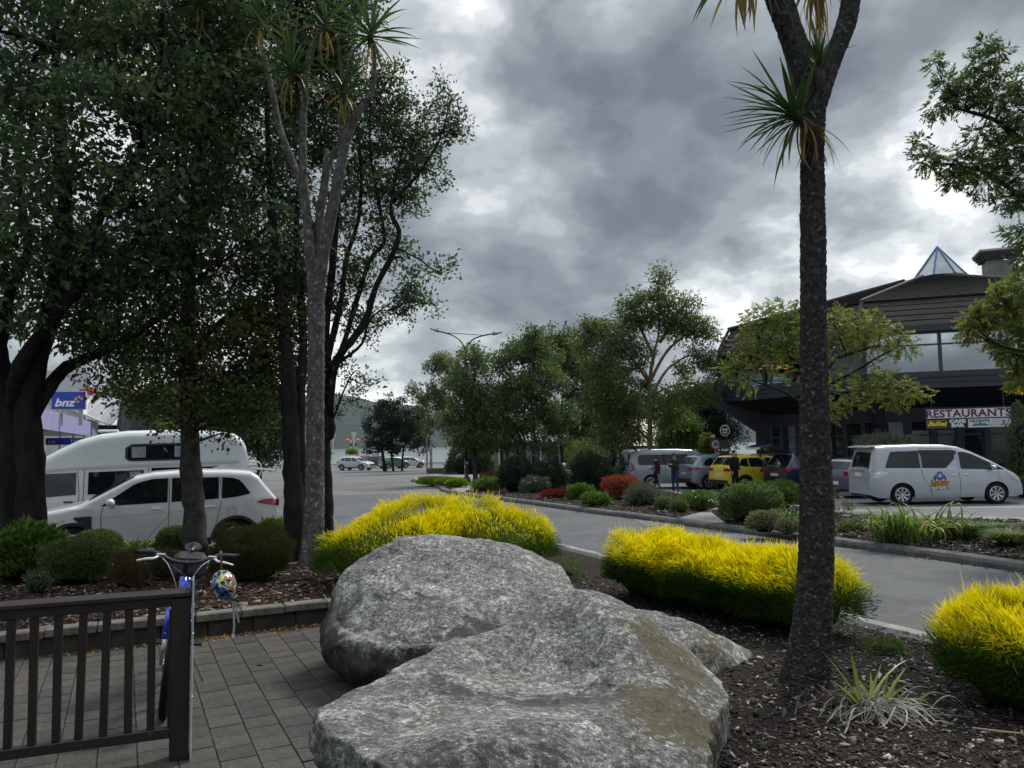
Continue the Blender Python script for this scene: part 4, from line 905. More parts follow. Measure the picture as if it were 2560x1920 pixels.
    def strip(s, name, m, pts, wdt, off=.004, sides=(1, -1), thick=0):
        """narrow line on the flank through (x,z) points"""
        P = resample(pts, .05); V = []; F = []; n = len(P)
        for i, (x, z) in enumerate(P):
            a_ = np.array(P[max(i-1, 0)]); b_ = np.array(P[min(i+1, n-1)]); t = (b_-a_)/(np.linalg.norm(b_-a_)+1e-9); nx_ = (-t[1]*wdt/2, t[0]*wdt/2)
            for sg in (-1, 1): xx, zz_ = x+sg*nx_[0], z+sg*nx_[1]; V.append((xx, s.hw(xx, zz_)+off, zz_))
        for i in range(n-1): F.append((2*i, 2*i+1, 2*i+3, 2*i+2))
        for sd_ in sides: link(name, mesh_np(name, [(a_, b_*sd_, c) for a_, b_, c in V], F, m, smooth=True), s.root)
    def top_panel(s, name, m, x0, x1, inset=.09, off=.006, n=14, inset1=None):
        """glass lying on the centre profile between x0 and x1"""
        xs_ = sorted(set([x0, x1]+[x0+(x1-x0)*i/n for i in range(n+1)]+[p[0] for p in s.top if min(x0, x1) < p[0] < max(x0, x1)])); V = []; F = []; ny = 8
        for i, x in enumerate(xs_):
            zt = s.ztop(x); y = s.hw(x, zt-.06)-(inset if inset1 is None else inset+(inset1-inset)*i/(len(xs_)-1)); yt = s.hw(x, zt)
            e = .01; sl = (s.ztop(x+e)-s.ztop(x-e))/(2*e); nl = math.hypot(sl, 1); dx, dz = -sl/nl*off, off/nl
            for j in range(ny+1): q = -1+2*j/ny; yy = y*q; u = min(1, abs(yy)/max(yt, .01)); V.append((x+dx, yy, zt+dz+s.sp.get('crown', .035)*(1-u*u)*min(1, yt)))
        for i in range(len(xs_)-1):
            for j in range(ny): a_ = i*(ny+1)+j; F.append((a_, a_+ny+1, a_+ny+2, a_+1))
        return link(name, mesh_np(name, V, F, m, smooth=True), s.root)
    def rear(s, name, m, y0, y1, z0, z1, x=-.008, th=.02, ydx=.10):
        """block on the rear face"""
        MB().hexa([(x, y0, z0), (x+th, y0, z0), (x+th, y1, z0), (x, y1, z0), (x, y0, z1), (x+th, y0, z1), (x+th, y1, z1), (x, y1, z1)]).build(name, m, s.root)
    def mirror(s, x, z, m=None):
        for sd_ in (1, -1):
            b = MB(); y = s.hw(x, z)*sd_
            b.bar((x, y-.02*sd_, z-.02), (x, y+.08*sd_, z+.0), .06, .04).build('mirror_arm', m_blackp, s.root)
            bm = bmesh.new(); bmesh.ops.create_uvsphere(bm, u_segments=14, v_segments=8, radius=1)
            for v in bm.verts: v.co = Vector((v.co.x*.075+x+.01, y+.15*sd_+v.co.y*.115, z+.045+v.co.z*.075))
            me = bpy.data.meshes.new('mirror'); bm.to_mesh(me); bm.free(); me.materials.append(m or s.pm); me.polygons.foreach_set('use_smooth', [True]*len(me.polygons)); link('mirror', me, s.root)
    def arches(s, m, w_=.05, off=.012):
        for xc in (s.xr, s.xf):
            for sd_ in (1, -1):
                V = []; F = []; n = 24
                for i in range(n+1):
                    th = math.pi*(i/n); 
                    for rho in (s.r+.045, s.r+.05+w_):
                        x, z = xc+rho*math.cos(th), s.r+rho*math.sin(th)*.98; z = max(z, s.sill); V.append((x, (s.hw(x, z)+off)*sd_, z))
                for i in range(n): F.append((2*i, 2*i+1, 2*i+3, 2*i+2))
                link('wheel_arch_trim', mesh_np('wheel_arch_trim', V, F, m, smooth=True), s.root)
    def handles(s, xs_, z, m=None):
        for x in xs_:
            for sd_ in (1, -1):
                MB().box((x, sd_*(s.hw(x, z)+.018), z), (.17, .022, .032)).build('door_handle', m or s.pm, s.root, bevel=.008)
# ---- body types (x from the rear bumper)
SUV = dict(L=4.36, W=1.81, r=.345, xr=.78, xf=3.45, sill=.27, zb=[(0,1.10),(3.2,1.02)], tumble=.36, tf=(.9,.20), tr=(.6,.16), twin=True, spokes=5,
    top=[(0,.62),(.015,.85),(.05,1.08),(.10,1.14),(.38,1.50),(.50,1.575),(.9,1.61),(1.6,1.63),(2.2,1.60),(2.55,1.53),(3.38,1.07),(3.55,1.03),(4.0,.95),(4.22,.85),(4.32,.70),(4.36,.52)])
def dress_suv(c, trim=True, near=True, rear_full=True):
    L_ = c.L; k = L_/4.36
    zt = lambda x: c.ztop(x)
    c.top_panel('windscreen', m_glass, 2.60*k, 3.33*k, .05)
    c.top_panel('rear_window', m_glass, .13*k, .40*k, .14)
    c.panel('front_window', m_glass, 2.02*k, 3.12*k, [(2.02*k,1.07),(3.12*k,1.04)], [(2.02*k,1.50),(2.3*k,1.49),(2.5*k,1.44),(2.6*k,1.40),(3.12*k,1.05)])
    c.panel('rear_door_window', m_glass, 1.12*k, 1.95*k, [(1.12*k,1.10),(1.95*k,1.07)], [(1.12*k,1.49),(1.95*k,1.50)])
    c.panel('quarter_window', m_glass, .55*k, 1.06*k, [(.55*k,1.17),(.8*k,1.12),(1.06*k,1.10)], [(.55*k,1.19),(.72*k,1.42),(.85*k,1.47),(1.06*k,1.49)])
    c.panel('tail_light', m_red, .035, .42*k, [(.03,.92),(.42*k,1.0)], [(.03,1.06),(.25,1.06),(.42*k,1.02)], off=.012)
    c.rear('tail_light', m_red, c.W/2-.48, c.W/2-.12, .92, 1.04, x=.0, th=.06); c.rear('tail_light', m_red, -c.W/2+.12, -c.W/2+.48, .92, 1.04, x=.0, th=.06)
    c.rear('number_plate', m_plate, -.26, .26, .70, .82); c.rear('bumper_trim', m_blackp, -.72, .72, .34, .52, x=-.015, th=.08)
    c.panel('headlight', m_clear, L_-.62, L_-.16, [(L_-.62,.80),(L_-.16,.70)], [(L_-.62,.85),(L_-.4,.86),(L_-.16,.78)], off=.010)
    MB().box((L_-.03, 0, .62), (.06, 1.15, .24)).build('grille', m_blackp, c.root); MB().box((L_-.04, 0, .36), (.08, 1.3, .12)).build('front_bumper_trim', m_blackp, c.root)
    c.mirror(2.95*k, 1.06)
    if trim: c.arches(m_blackp); c.panel('sill_trim', m_blackp, c.xr+c.r+.08, c.xf-c.r-.08, c.sill, c.sill+.13, off=.012)
    if near:
        c.strip('door_seam', m_seam, [(2.0*k,1.50),(1.99*k,1.06),(2.0*k,.60),(2.04*k,.34)], .009); c.strip('door_seam', m_seam, [(3.08*k,1.05),(3.12*k,.9),(3.10*k,.36)], .009)
        c.strip('door_seam', m_seam, [(1.1*k,1.50),(1.06*k,1.1),(1.12*k,.85),(1.2*k,.5),(1.2*k,.36)], .009); c.handles((2.2*k, 1.28*k), .96)
        c.strip('door_seam', m_seam, [(1.1*k,.345),(3.0*k,.345)], .008)
def gp(a, b, z=0): return gd(a, b, z)
def car_from_px(name, label, cat, F, Rr, spec, pm, group=None, side=1, scale=1):
    return Car(name, label, cat, gp(*F), gp(*Rr), spec, pm, group, side, scale=scale)
GL = 'vehicles parked on the left beyond the bed'; GR = 'vehicles parked in front of the dark restaurant'; GM = 'cars parked near the lake end of the street'
# white SUV, nose to the left, left flank to the camera
SUVW = dict(SUV, L=4.22, tf=(1.0,.30), top=SUV['top'][:-5]+[(3.55,1.03),(3.95,.95),(4.12,.84),(4.19,.68),(4.22,.5)])
c = Car('parked_car', 'white compact SUV nearest on the left, nose left, behind the clipped shrubs', 'car', Vector((-7.55, 13.35, -.12)), Vector((-5.16, 14.35, -.12)), SUVW, paint('white', (.60,.61,.62)), GL, 1, scale=.985)
dress_suv(c)
c.panel('fender_vent', m_blackp, 3.16, 3.44, [(3.16,.60),(3.3,.72),(3.44,.84)], [(3.16,.88),(3.44,.87)], off=.008)
MB().box((.20, 0, 1.60), (.42, 1.15, .03), M=Matrix.Rotation(R(-6), 4, 'Y')).build('roof_spoiler', c.pm, c.root, bevel=.01)
MB().hexa([(.95,-.02,1.63),(1.2,-.02,1.64),(1.2,.02,1.64),(.95,.02,1.63),(.93,-.005,1.72),(1.0,-.005,1.70),(1.0,.005,1.70),(.93,.005,1.72)]).build('aerial_fin', c.pm, c.root)
V_ = []; 
o = MB().tube([(.86, c.hw(.86,.86)+.0, .86), (.86, c.hw(.86,.86)+.004, .86)], .088, 24).build('fuel_flap_seam', m_seam, c.root); o = MB().tube([(.86, c.hw(.86,.86)+.0, .86), (.86, c.hw(.86,.86)+.007, .86)], .083, 24).build('fuel_flap', c.pm, c.root)
c.strip('shoulder_crease', mat('paint_edge', (.42,.43,.44), .4), [(.75,.93),(1.6,.90),(2.6,.86),(3.3,.82)], .012, off=.002)
# white hi-top campervan
VAN = dict(L=4.85, W=1.72, r=.33, xr=1.05, xf=3.62, sill=.30, zb=[(0,1.08),(4.5,1.02)], tumble=.14, tf=(.55,.16), tr=(.2,.05), crown=.05, edge=.16, spokes=6, twin=False,
    top=[(0,1.6),(.01,1.82),(.05,2.08),(.14,2.26),(.30,2.36),(.7,2.42),(1.6,2.46),(2.5,2.44),(3.0,2.38),(3.4,2.26),(3.8,2.05),(4.1,1.86),(4.3,1.62),(4.62,1.14),(4.76,.98),(4.83,.74),(4.85,.5)])
c = Car('campervan', 'white high top campervan parked behind the white SUV on the left', 'campervan', Vector((-9.35, 16.1, -.16)), Vector((-6.95, 17.15, -.16)), VAN, paint('van_white', (.58,.61,.63)), GL, 1, scale=1.0)
c.top_panel('windscreen', m_glass, 4.34, 4.60, .06)
c.panel('front_window', m_glass, 3.42, 4.40, [(3.42,1.12),(4.2,1.08),(4.40,1.10)], [(3.42,1.58),(4.1,1.56),(4.24,1.50),(4.40,1.14)])
c.panel('side_window', m_glass, 2.15, 3.20, 1.12, [(2.15,1.60),(3.2,1.58)], off=.009); c.panel('side_window', m_glass, .55, 2.0, 1.14, 1.64, off=.009)
c.panel('curtain', m_curtain, 2.2, 2.42, 1.16, 1.57, off=.012); c.panel('curtain', m_curtain, .62, 1.1, 1.18, 1.60, off=.012)
c.panel('window_divider', m_blackp, 2.66, 2.70, 1.12, 1.59, off=.014)
c.panel('roof_window_frame', m_blackp, 1.22, 2.52, [(1.22,1.86),(1.30,1.80),(2.44,1.79),(2.52,1.86)], [(1.22,2.12),(1.30,2.18),(2.40,2.16),(2.52,2.08)], off=.006)
c.panel('roof_window', m_glass, 1.27, 2.47, [(1.27,1.88),(1.33,1.84),(2.41,1.83),(2.47,1.88)], [(1.27,2.11),(1.33,2.14),(2.38,2.12),(2.47,2.06)], off=.011)
c.panel('curtain', m_curtain, 1.30, 1.55, 1.87, 2.11, off=.014); c.panel('curtain', m_curtain, 2.12, 2.40, 1.87, 2.10, off=.014)
c.strip('roof_gutter', mat('gutter_grey', (.42,.43,.44), .5), [(.2,1.74),(2.4,1.70),(3.6,1.66),(4.0,1.62)], .045, off=.014)
c.strip('door_seam', m_seam, [(3.28,1.64),(3.28,.36)], .012); c.strip('door_seam', m_seam, [(3.4,1.62),(3.36,1.1),(3.42,.4)], .010); c.strip('door_seam', m_seam, [(2.06,1.66),(2.05,.36)], .010); c.strip('door_seam', m_seam, [(.5,.98),(3.28,.96)], .012)
c.handles((3.55, 3.1), .98, m_blackp); c.mirror(4.25, 1.12)
for sd_ in (.5, -.5): MB().tube(spline([(-.02, sd_, 1.05), (-.18, sd_, 1.2), (-.3, sd_, 1.55), (-.22, sd_, 1.72), (-.02, sd_, 1.70)], 12), .014, 6).build('bike_rack', mat('white_tube', (.7,.7,.7), .4), c.root, smooth=True)
c.rear('rear_window', m_glass, -.62, .62, 1.15, 1.62, x=-.012); c.rear('tail_light', m_red, .62, .78, .75, 1.1, x=-.02, th=.06)
MB().box((2.9, .0, 2.46), (.4, .4, .06)).build('roof_vent', mat('white_plastic', (.66,.66,.64), .5), c.root, bevel=.02)
# silver people carrier with the round sticker
MPV = dict(L=4.87, W=1.84, r=.34, xr=.98, xf=3.93, sill=.24, zb=[(0,1.12),(3.8,1.05)], tumble=.23, tf=(.95,.24), tr=(.45,.13), edge=.11, crown=.04, spokes=8, twin=True,
    top=[(0,.55),(.012,.80),(.03,1.08),(.06,1.16),(.14,1.50),(.22,1.80),(.30,1.87),(.7,1.90),(1.6,1.91),(2.5,1.89),(2.9,1.83),(3.3,1.68),(3.75,1.45),(4.15,1.22),(4.35,1.10),(4.6,.98),(4.75,.84),(4.84,.66),(4.87,.50)])
c = car_from_px('people_carrier', 'silver people carrier with a cartoon style car sticker, nearest vehicle on the right', 'minivan', (2156,1089), (1945,1092), MPV, paint('silver', (.44,.47,.53), .35, .3), GR, -1)
PC = c
c.top_panel('windscreen', m_glass, 3.12, 4.10, .06, n=20)
c.top_panel('rear_window', m_glass, .065, .185, .13)
MB().hexa([(-.02,-.72,1.83),(.30,-.72,1.88),(.30,.72,1.88),(-.02,.72,1.83),(-.02,-.72,1.865),(.30,-.72,1.915),(.30,.72,1.915),(-.02,.72,1.865)]).build('roof_spoiler', c.pm, c.root, bevel=.01)
c.panel('rear_side_window', m_glass, .50, 1.60, [(.50,1.19),(1.60,1.17)], [(.50,1.22),(.72,1.70),(1.6,1.72)])
c.panel('sliding_door_window', m_glass, 1.66, 2.72, [(1.66,1.17),(2.4,1.16),(2.72,1.46)], [(1.66,1.70),(2.72,1.69)])
c.panel('rain_visor', m_blackp, 1.62, 2.78, [(1.62,1.62),(2.78,1.60)], [(1.62,1.74),(2.70,1.73),(2.78,1.68)], off=.025)
c.panel('front_window', m_glass, 2.86, 4.22, [(2.86,1.13),(4.22,1.09)], [(2.86,1.66),(3.05,1.66),(3.25,1.60),(3.6,1.42),(4.22,1.10)])
c.panel('front_pillar', c.pm, 3.82, 3.87, 1.10, [(3.82,1.31),(3.87,1.28)], off=.011)
c.strip('door_seam', m_seam, [(2.80,1.84),(2.79,1.1),(2.80,.30)], .011); c.strip('door_seam', m_seam, [(1.62,1.75),(1.62,1.1),(1.66,.86),(1.86,.55),(1.9,.28)], .010); c.strip('door_seam', m_seam, [(4.02,1.10),(4.0,.5),(3.9,.30)], .010)
c.strip('door_seam', m_seam, [(1.62,1.80),(2.7,1.78)], .010)
c.handles((2.62, 3.0), .95, m_chrome)
c.panel('tail_light', m_clear, .02, .55, [(.02,.84),(.30,.86),(.55,1.02)], [(.02,1.10),(.55,1.10)], off=.014)
c.panel('tail_light_band', m_chrome, .02, .56, [(.02,1.015),(.56,1.03)], [(.02,1.035),(.56,1.05)], off=.02)
c.rear('tailgate_lens', m_clear, -.78, .78, .86, 1.06, x=-.006); c.rear('number_plate', m_plate, -.22, .22, .90, 1.02, x=-.018); c.rear('tailgate_trim', m_chrome, -.5, .5, 1.07, 1.10, x=-.02); c.rear('bumper_lip', m_blackp, -.6, .6, .26, .34, x=-.01, th=.1)
c.panel('headlight', m_clear, 4.30, 4.74, [(4.30,.96),(4.5,.78),(4.74,.66)], [(4.30,1.06),(4.74,.84)], off=.010); c.mirror(3.80, 1.12)
MB().box((4.85, 0, .52), (.05, 1.1, .18)).build('grille', m_blackp, c.root)
# the sticker: a plain blue car shape over the two words
st_root = c.root; yS = -(c.hw(2.1, .75)+.008); zS = .80; xS = 2.16
m_sb = mat('sticker_blue', (.02,.13,.50), .5); m_so = mat('sticker_orange', (.75,.30,.01), .5); m_sk = mat('sticker_black', (.008,.008,.01), .5); m_sw = mat('sticker_white', (.75,.75,.75), .5)
def sticker(name, poly, z_off, m):
    V = [(x, yS-z_off, z) for x, z in poly]+[(x, yS+.006, z) for x, z in poly]; n = len(poly)
    link(name, mesh_np(name, V, [tuple(range(n))]+[(i, (i+1) % n, (i+1) % n+n, i+n) for i in range(n)], m), st_root)
def ell(cx_, cz_, rx, rz_, n=20): return [(cx_+rx*math.cos(i/n*2*math.pi), cz_+rz_*math.sin(i/n*2*math.pi)) for i in range(n)]
sticker('sticker_outline', [(xS-.19,zS-.02),(xS-.19,zS+.08),(xS-.13,zS+.14),(xS-.08,zS+.16),(xS-.04,zS+.25),(xS+.06,zS+.26),(xS+.10,zS+.18),(xS+.16,zS+.13),(xS+.20,zS+.06),(xS+.20,zS-.02)], .002, m_sk)
sticker('sticker_car', [(xS-.175,zS-.005),(xS-.175,zS+.07),(xS-.12,zS+.125),(xS-.07,zS+.145),(xS-.03,zS+.235),(xS+.05,zS+.245),(xS+.085,zS+.165),(xS+.15,zS+.12),(xS+.185,zS+.05),(xS+.185,zS-.005)], .004, m_sb)
sticker('sticker_cab', ell(xS+.0, zS+.13, .062, .058), .006, mat('sticker_peach', (.72,.42,.18), .5))
for q in (-.10, .11): sticker('sticker_wheel', ell(xS+q, zS-.01, .05, .05), .006, m_sk); sticker('sticker_hub', ell(xS+q, zS-.01, .032, .032), .008, m_sw)
for txt, dz, mm, sz, wx in (('happy', -.105, m_so, .23, .50), ('campers', -.235, m_sw, .185, .56)):
    for off_, mat__, yy in ((.016, m_sk, .002), (.003, mm, .006)):
        lettering('sticker_word', txt, sz, mat__, st_root, (xS, yS-yy, zS+dz), (R(90), R(-3), 0), extrude=.001, offset=off_, spacing=1.02)
# dark blue-grey hatchback behind the people carrier
HB = dict(L=4.05, W=1.72, r=.31, xr=.70, xf=3.22, sill=.24, zb=[(0,1.02),(3,.95)], tumble=.34, tf=(.8,.2), tr=(.5,.15), top=[(0,.55),(.02,.86),(.05,1.0),(.30,1.32),(.42,1.41),(.9,1.46),(1.6,1.48),(2.1,1.44),(2.5,1.33),(3.1,.98),(3.3,.94),(3.7,.86),(3.95,.74),(4.05,.55)], spokes=5, twin=True)
def dress_hatch(c, near=True):
    k = c.L/4.05
    c.top_panel('windscreen', m_glass, 2.35*k, 3.05*k, .05); c.top_panel('rear_window', m_glass, .07*k, .32*k, .12)
    c.panel('front_window', m_glass, 1.85*k, 2.85*k, [(1.85*k,1.0),(2.85*k,.97)], [(1.85*k,1.38),(2.1*k,1.37),(2.35*k,1.30),(2.85*k,.99)])
    c.panel('rear_door_window', m_glass, .95*k, 1.78*k, [(.95*k,1.08),(1.78*k,1.0)], [(.95*k,1.12),(1.1*k,1.34),(1.78*k,1.38)])
    c.panel('tail_light', m_red, .03, .30, .84, [(.03,1.0),(.3,.98)], off=.012); c.rear('tail_light', m_red, .5, .72, .82, .98, th=.06, x=0); c.rear('tail_light', m_red, -.72, -.5, .82, .98, th=.06, x=0)
    c.panel('headlight', m_clear, c.L-.55, c.L-.15, .66, .78, off=.01); c.rear('number_plate', m_plate, -.25, .25, .5, .62); c.mirror(2.7*k, .98); c.arches(m_blackp, .04)
    if near: c.strip('door_seam', m_seam, [(1.82*k,1.38),(1.82*k,.34)], .01); c.strip('door_seam', m_seam, [(2.8*k,.97),(2.85*k,.34)], .01); c.handles((2.0*k, 1.1*k), .88)
c = car_from_px('parked_car', 'blue grey hatchback with bright red tail light, half hidden behind the silver people carrier', 'car', (2010,1070), (1828,1079), HB, paint('slate', (.085,.10,.14), .4), GR, -1); dress_hatch(c)
# yellow SUV, blue SUV with tailgate up, grey SUV, silver van
c = car_from_px('parked_car', 'yellow compact SUV with black lower trim behind the man in black', 'car', (1745,1058), (1578,1064), dict(SUV, L=4.2, sill=.28), paint('yellow', (.62,.47,.025)), GR, -1); dress_suv(c)
MB().box((2.0,.66,1.63),(1.5,.03,.03)).box((2.0,-.66,1.63),(1.5,.03,.03)).build('roof_rail', m_alloy, c.root)
c = car_from_px('parked_car', 'silver blue SUV between the silver van and the yellow SUV', 'car', (1650,1054), (1519,1058), dict(SUV, L=4.7, W=1.88, xf=3.5, xr=.85, spokes=5), paint('blue_grey', (.20,.25,.32), .4), GR, -1); dress_suv(c)
MB().box((2.2,.70,1.64),(1.7,.03,.03)).box((2.2,-.70,1.64),(1.7,.03,.03)).build('roof_rail', m_alloy, c.root)
c = car_from_px('parked_car', 'dark blue SUV with its tailgate raised, behind the palm trunk', 'car', (1880,1060), (1708,1066), dict(SUV, L=4.7, W=1.86, xr=.85, xf=3.55, spokes=6, top=[(0,.62),(.015,.85),(.05,1.08),(.12,1.14),(.42,1.55),(.55,1.66),(.9,1.69),(1.6,1.70),(2.4,1.67),(2.8,1.58),(3.6,1.12),(3.8,1.06),(4.3,.98),(4.55,.87),(4.66,.70),(4.7,.52)]), paint('navy', (.010,.018,.06), .3), GR, -1); dress_suv(c)
c.strip('pillar_trim', m_chrome, [(1.22,1.50),(1.24,1.30),(1.34,1.16),(2.0,1.13)], .035, off=.016)
tg_ = MB().hexa([(.45,-.62,1.66),(.45,.62,1.66),(-.55,.60,1.98),(-.55,-.60,1.98),(.47,-.62,1.72),(.47,.62,1.72),(-.52,.60,2.06),(-.52,-.60,2.06)]).hexa([(-.55,-.60,1.98),(-.55,.60,1.98),(-.98,.55,1.86),(-.98,-.55,1.86),(-.52,-.60,2.06),(-.52,.60,2.06),(-1.0,.55,1.95),(-1.0,-.55,1.95)])
tg_.build('tailgate', c.pm, c.root, bevel=.01); MB().hexa([(.42,-.5,1.725),(.42,.5,1.725),(-.45,.48,2.05),(-.45,-.48,2.05),(.42,-.5,1.735),(.42,.5,1.735),(-.45,.48,2.062),(-.45,-.48,2.062)]).build('tailgate_window', m_glass, c.root)
MB().box((-.98,0,1.89),(.05,1.0,.1)).build('tailgate_trim', m_chrome, c.root)
for sd_ in (.56,-.56): MB().tube([(.12,sd_,1.25),(-.25,sd_,1.86)], .012, 6).build('gas_strut', m_blackp, c.root)
MINIBUS = dict(L=5.1, W=1.90, r=.34, xr=1.05, xf=4.2, sill=.27, zb=[(0,1.12),(4.4,1.08)], tumble=.20, tf=(.7,.2), tr=(.25,.06), edge=.12, spokes=5, twin=False,
    top=[(0,.55),(.012,1.1),(.04,1.45),(.12,1.82),(.22,1.90),(.8,1.94),(2.5,1.94),(3.3,1.90),(3.7,1.78),(4.3,1.32),(4.5,1.18),(4.9,1.02),(5.05,.8),(5.1,.5)])
c = car_from_px('people_carrier', 'pale silver van at the left end of the row, behind the lichen covered tree trunk', 'van', (1548,1053), (1392,1057), MINIBUS, paint('pale_silver', (.33,.37,.43), .35), GR, -1)
c.top_panel('windscreen', m_glass, 3.6, 4.3, .06); c.rear('rear_window', m_glass, -.72, .72, 1.2, 1.72, x=-.012, th=.06); c.panel('side_window', m_glass, .45, 3.05, [(.45,1.22),(.6,1.17),(3.05,1.17)], [(.45,1.60),(.6,1.68),(3.05,1.68)], off=.009)
c.panel('front_window', m_glass, 3.2, 4.2, [(3.2,1.15),(4.2,1.13)], [(3.2,1.66),(3.5,1.62),(4.2,1.15)]); c.panel('window_pillar', m_blackp, 1.75, 1.85, 1.17, 1.68, off=.012); c.panel('tail_light', m_red, .01, .22, [(.01,.85),(.22,.95)], [(.01,1.35),(.12,1.32),(.22,1.2)], off=.012)
c.strip('door_seam', m_seam, [(3.12,1.78),(3.12,.35)], .012); c.strip('door_seam', m_seam, [(1.8,1.75),(1.8,.35)], .012); c.handles((3.3,), .98); c.mirror(4.1, 1.16); c.panel('rub_strip', m_alloy, 1.5, 3.6, .42, .45, off=.014); c.panel('headlight', m_clear, 4.55, 4.95, .82, .98, off=.01)
# ---- cars towards the lake: one of each shape with its parts, copies share meshes
def far_car(label, px, heading, spec, pm, dress, scale=1, name='parked_car'):
    p = gd(*px); c = Car(name, label, 'car', None, None, spec, pm, GM, 1, loc=p, heading=heading, scale=scale); dress(c)
    # origin is the rear bumper; shift so that the middle stands on the point
    c.root.location = p-Matrix.Rotation(heading, 3, 'Z') @ Vector((c.L/2, 0, 0))*scale; c.root.location.z = p.z; return c
ds = lambda c: dress_suv(c, near=False); dh = lambda c: dress_hatch(c, near=False)
far_car('silver SUV driving out of the row of cars, facing right', (770,1016), R(-22), dict(SUV, L=4.5), paint('far_silver', (.50,.53,.57), .4), ds)
far_car('beige car crossing far off beside the dark tree trunk', (713,981), R(-10), SUV, paint('beige', (.36,.33,.29), .3), ds)
far_car('bright red SUV behind the silver one', (797,1004), R(8), SUV, paint('red', (.40,.02,.035), .2), ds)
far_car('black car farthest left in the parked row', (783,998), R(8), HB, paint('black', (.02,.02,.022), .3), dh)
far_car('dark navy SUV parked beside the dark rounded tree', (828,1010), R(2), dict(SUV, L=4.6), paint('dark_navy', (.018,.025,.045), .3), ds)
far_car('green hatchback seen from behind among the tree trunks', (852,1012), R(38), HB, paint('green', (.08,.16,.09), .2), dh)
far_car('white hatchback under the trees left of the pale trunks', (886,1011), R(20), HB, paint('far_white', (.5,.5,.5)), dh)
far_car('white van far off near the orange beacons', (815,985), R(75), MINIBUS, paint('van_far', (.62,.63,.63)), lambda c: (c.top_panel('windscreen', m_glass, 3.6, 4.3, .06), c.rear('rear_window', m_glass, -.72, .72, 1.2, 1.72, x=-.012, th=.06), c.panel('side_window', m_glass, .45, 3.05, 1.17, 1.66)))
# ================================================================== RESTAURANT (eight sided, upper floor overhanging)
m_dark = mat('dark_stained_board', (.020,.024,.034), .55, noise=(3, 6), col2=(.034,.039,.052), bump=(30, .3, .004), mapscale=(1,1,8))
m_soff = mat('soffit_board', (.010,.012,.018), .8, noise=(4, 5), col2=(.018,.020,.027))
m_slat = mat('weathered_board', (.105,.100,.088), .8, noise=(4, 6), col2=(.062,.059,.052), bump=(25, .4, .006), mapscale=(.6,.6,6))
m_shing = mat('shingle', (.052,.052,.050), .85, noise=(5, 8), col2=(.016,.017,.017), bump=(14, .8, .03), mapscale=(.5,.5,6), ramp=(.3,.7))
m_frame = mat('window_frame_dark', (.035,.040,.050), .4)
m_refl = mat('sky_reflecting_glass', (.30,.33,.37), .05, metal=.85, noise=(.5, 2), col2=(.40,.43,.47))
m_darkgl = mat('dark_glass', (.014,.018,.022), .05, spec=.9)
def seeglass(name, refl, tint):
    m = bpy.data.materials.new(name); m.use_nodes = True; t = m.node_tree; b = t.nodes['Principled BSDF']; b.inputs['Base Color'].default_value = (*refl, 1); b.inputs['Metallic'].default_value = 1; b.inputs['Roughness'].default_value = .04
    tr = t.nodes.new('ShaderNodeBsdfTransparent'); tr.inputs[0].default_value = (.75,.78,.8,1); mx = t.nodes.new('ShaderNodeMixShader'); mx.inputs[0].default_value = tint
    t.links.new(tr.outputs[0], mx.inputs[1]); t.links.new(b.outputs[0], mx.inputs[2]); t.links.new(mx.outputs[0], t.nodes['Material Output'].inputs[0]); return m
m_refl = seeglass('sky_reflecting_pane', (.75,.80,.85), .42); m_leftgl = seeglass('clear_pane', (.7,.75,.8), .07)
m_wood = mat('warm_timber', (.14,.065,.028), .6, noise=(3, 5), col2=(.07,.032,.015), mapscale=(1,1,9))
m_white = mat('white_paint', (.55,.55,.54), .5, noise=(2, 4), col2=(.45,.45,.44))
m_blue = mat('blue_paint', (.02,.12,.42), .4)
rd = R(-20); TR = Vector((math.cos(rd), math.sin(rd), 0)); NR = Vector((math.sin(rd), -math.cos(rd), 0))   # right face: along and outward
CC = Vector((14.2, 31.2, 0)) + TR*4.3 - NR*10.38; GB = -.40
rest = empty('restaurant_building', (CC.x, CC.y, GB), label='dark two storey eight sided restaurant with glass pyramid on its roof', cat='building')
def fdir(k): a_ = R(45)*k; m = Matrix.Rotation(a_, 3, 'Z'); return m @ TR, m @ NR     # k=0 right face, k=-1 left face
def fp(k, s_, a_, z): t, n = fdir(k); v = n*a_+t*s_; return Vector((v.x, v.y, z-GB))
def fbox(mb, k, s0, s1, z0, z1, a0, a1):
    return mb.hexa([fp(k,s0,a1,z0), fp(k,s1,a1,z0), fp(k,s1,a0,z0), fp(k,s0,a0,z0), fp(k,s0,a1,z1), fp(k,s1,a1,z1), fp(k,s1,a0,z1), fp(k,s0,a0,z1)])
def sloped(mb, k, z0, z1, a0, a1, th=.04, w0=None, w1=None, gap=.0):
    """board running the width of a face from (a0,z0) to (a1,z1)"""
    w0 = (a0*.41421 if w0 is None else w0)-gap; w1 = (a1*.41421 if w1 is None else w1)-gap
    d = Vector((a1-a0, z1-z0)).normalized(); nx, nz_ = (-d.y*th, d.x*th) if d.x*0+d.y >= 0 else (d.y*th, -d.x*th)
    return mb.hexa([fp(k,-w0,a0,z0), fp(k,w0,a0,z0), fp(k,w0,a0+nx,z0+nz_), fp(k,-w0,a0+nx,z0+nz_), fp(k,-w1,a1,z1), fp(k,w1,a1,z1), fp(k,w1,a1+nx,z1+nz_), fp(k,-w1,a1+nx,z1+nz_)])
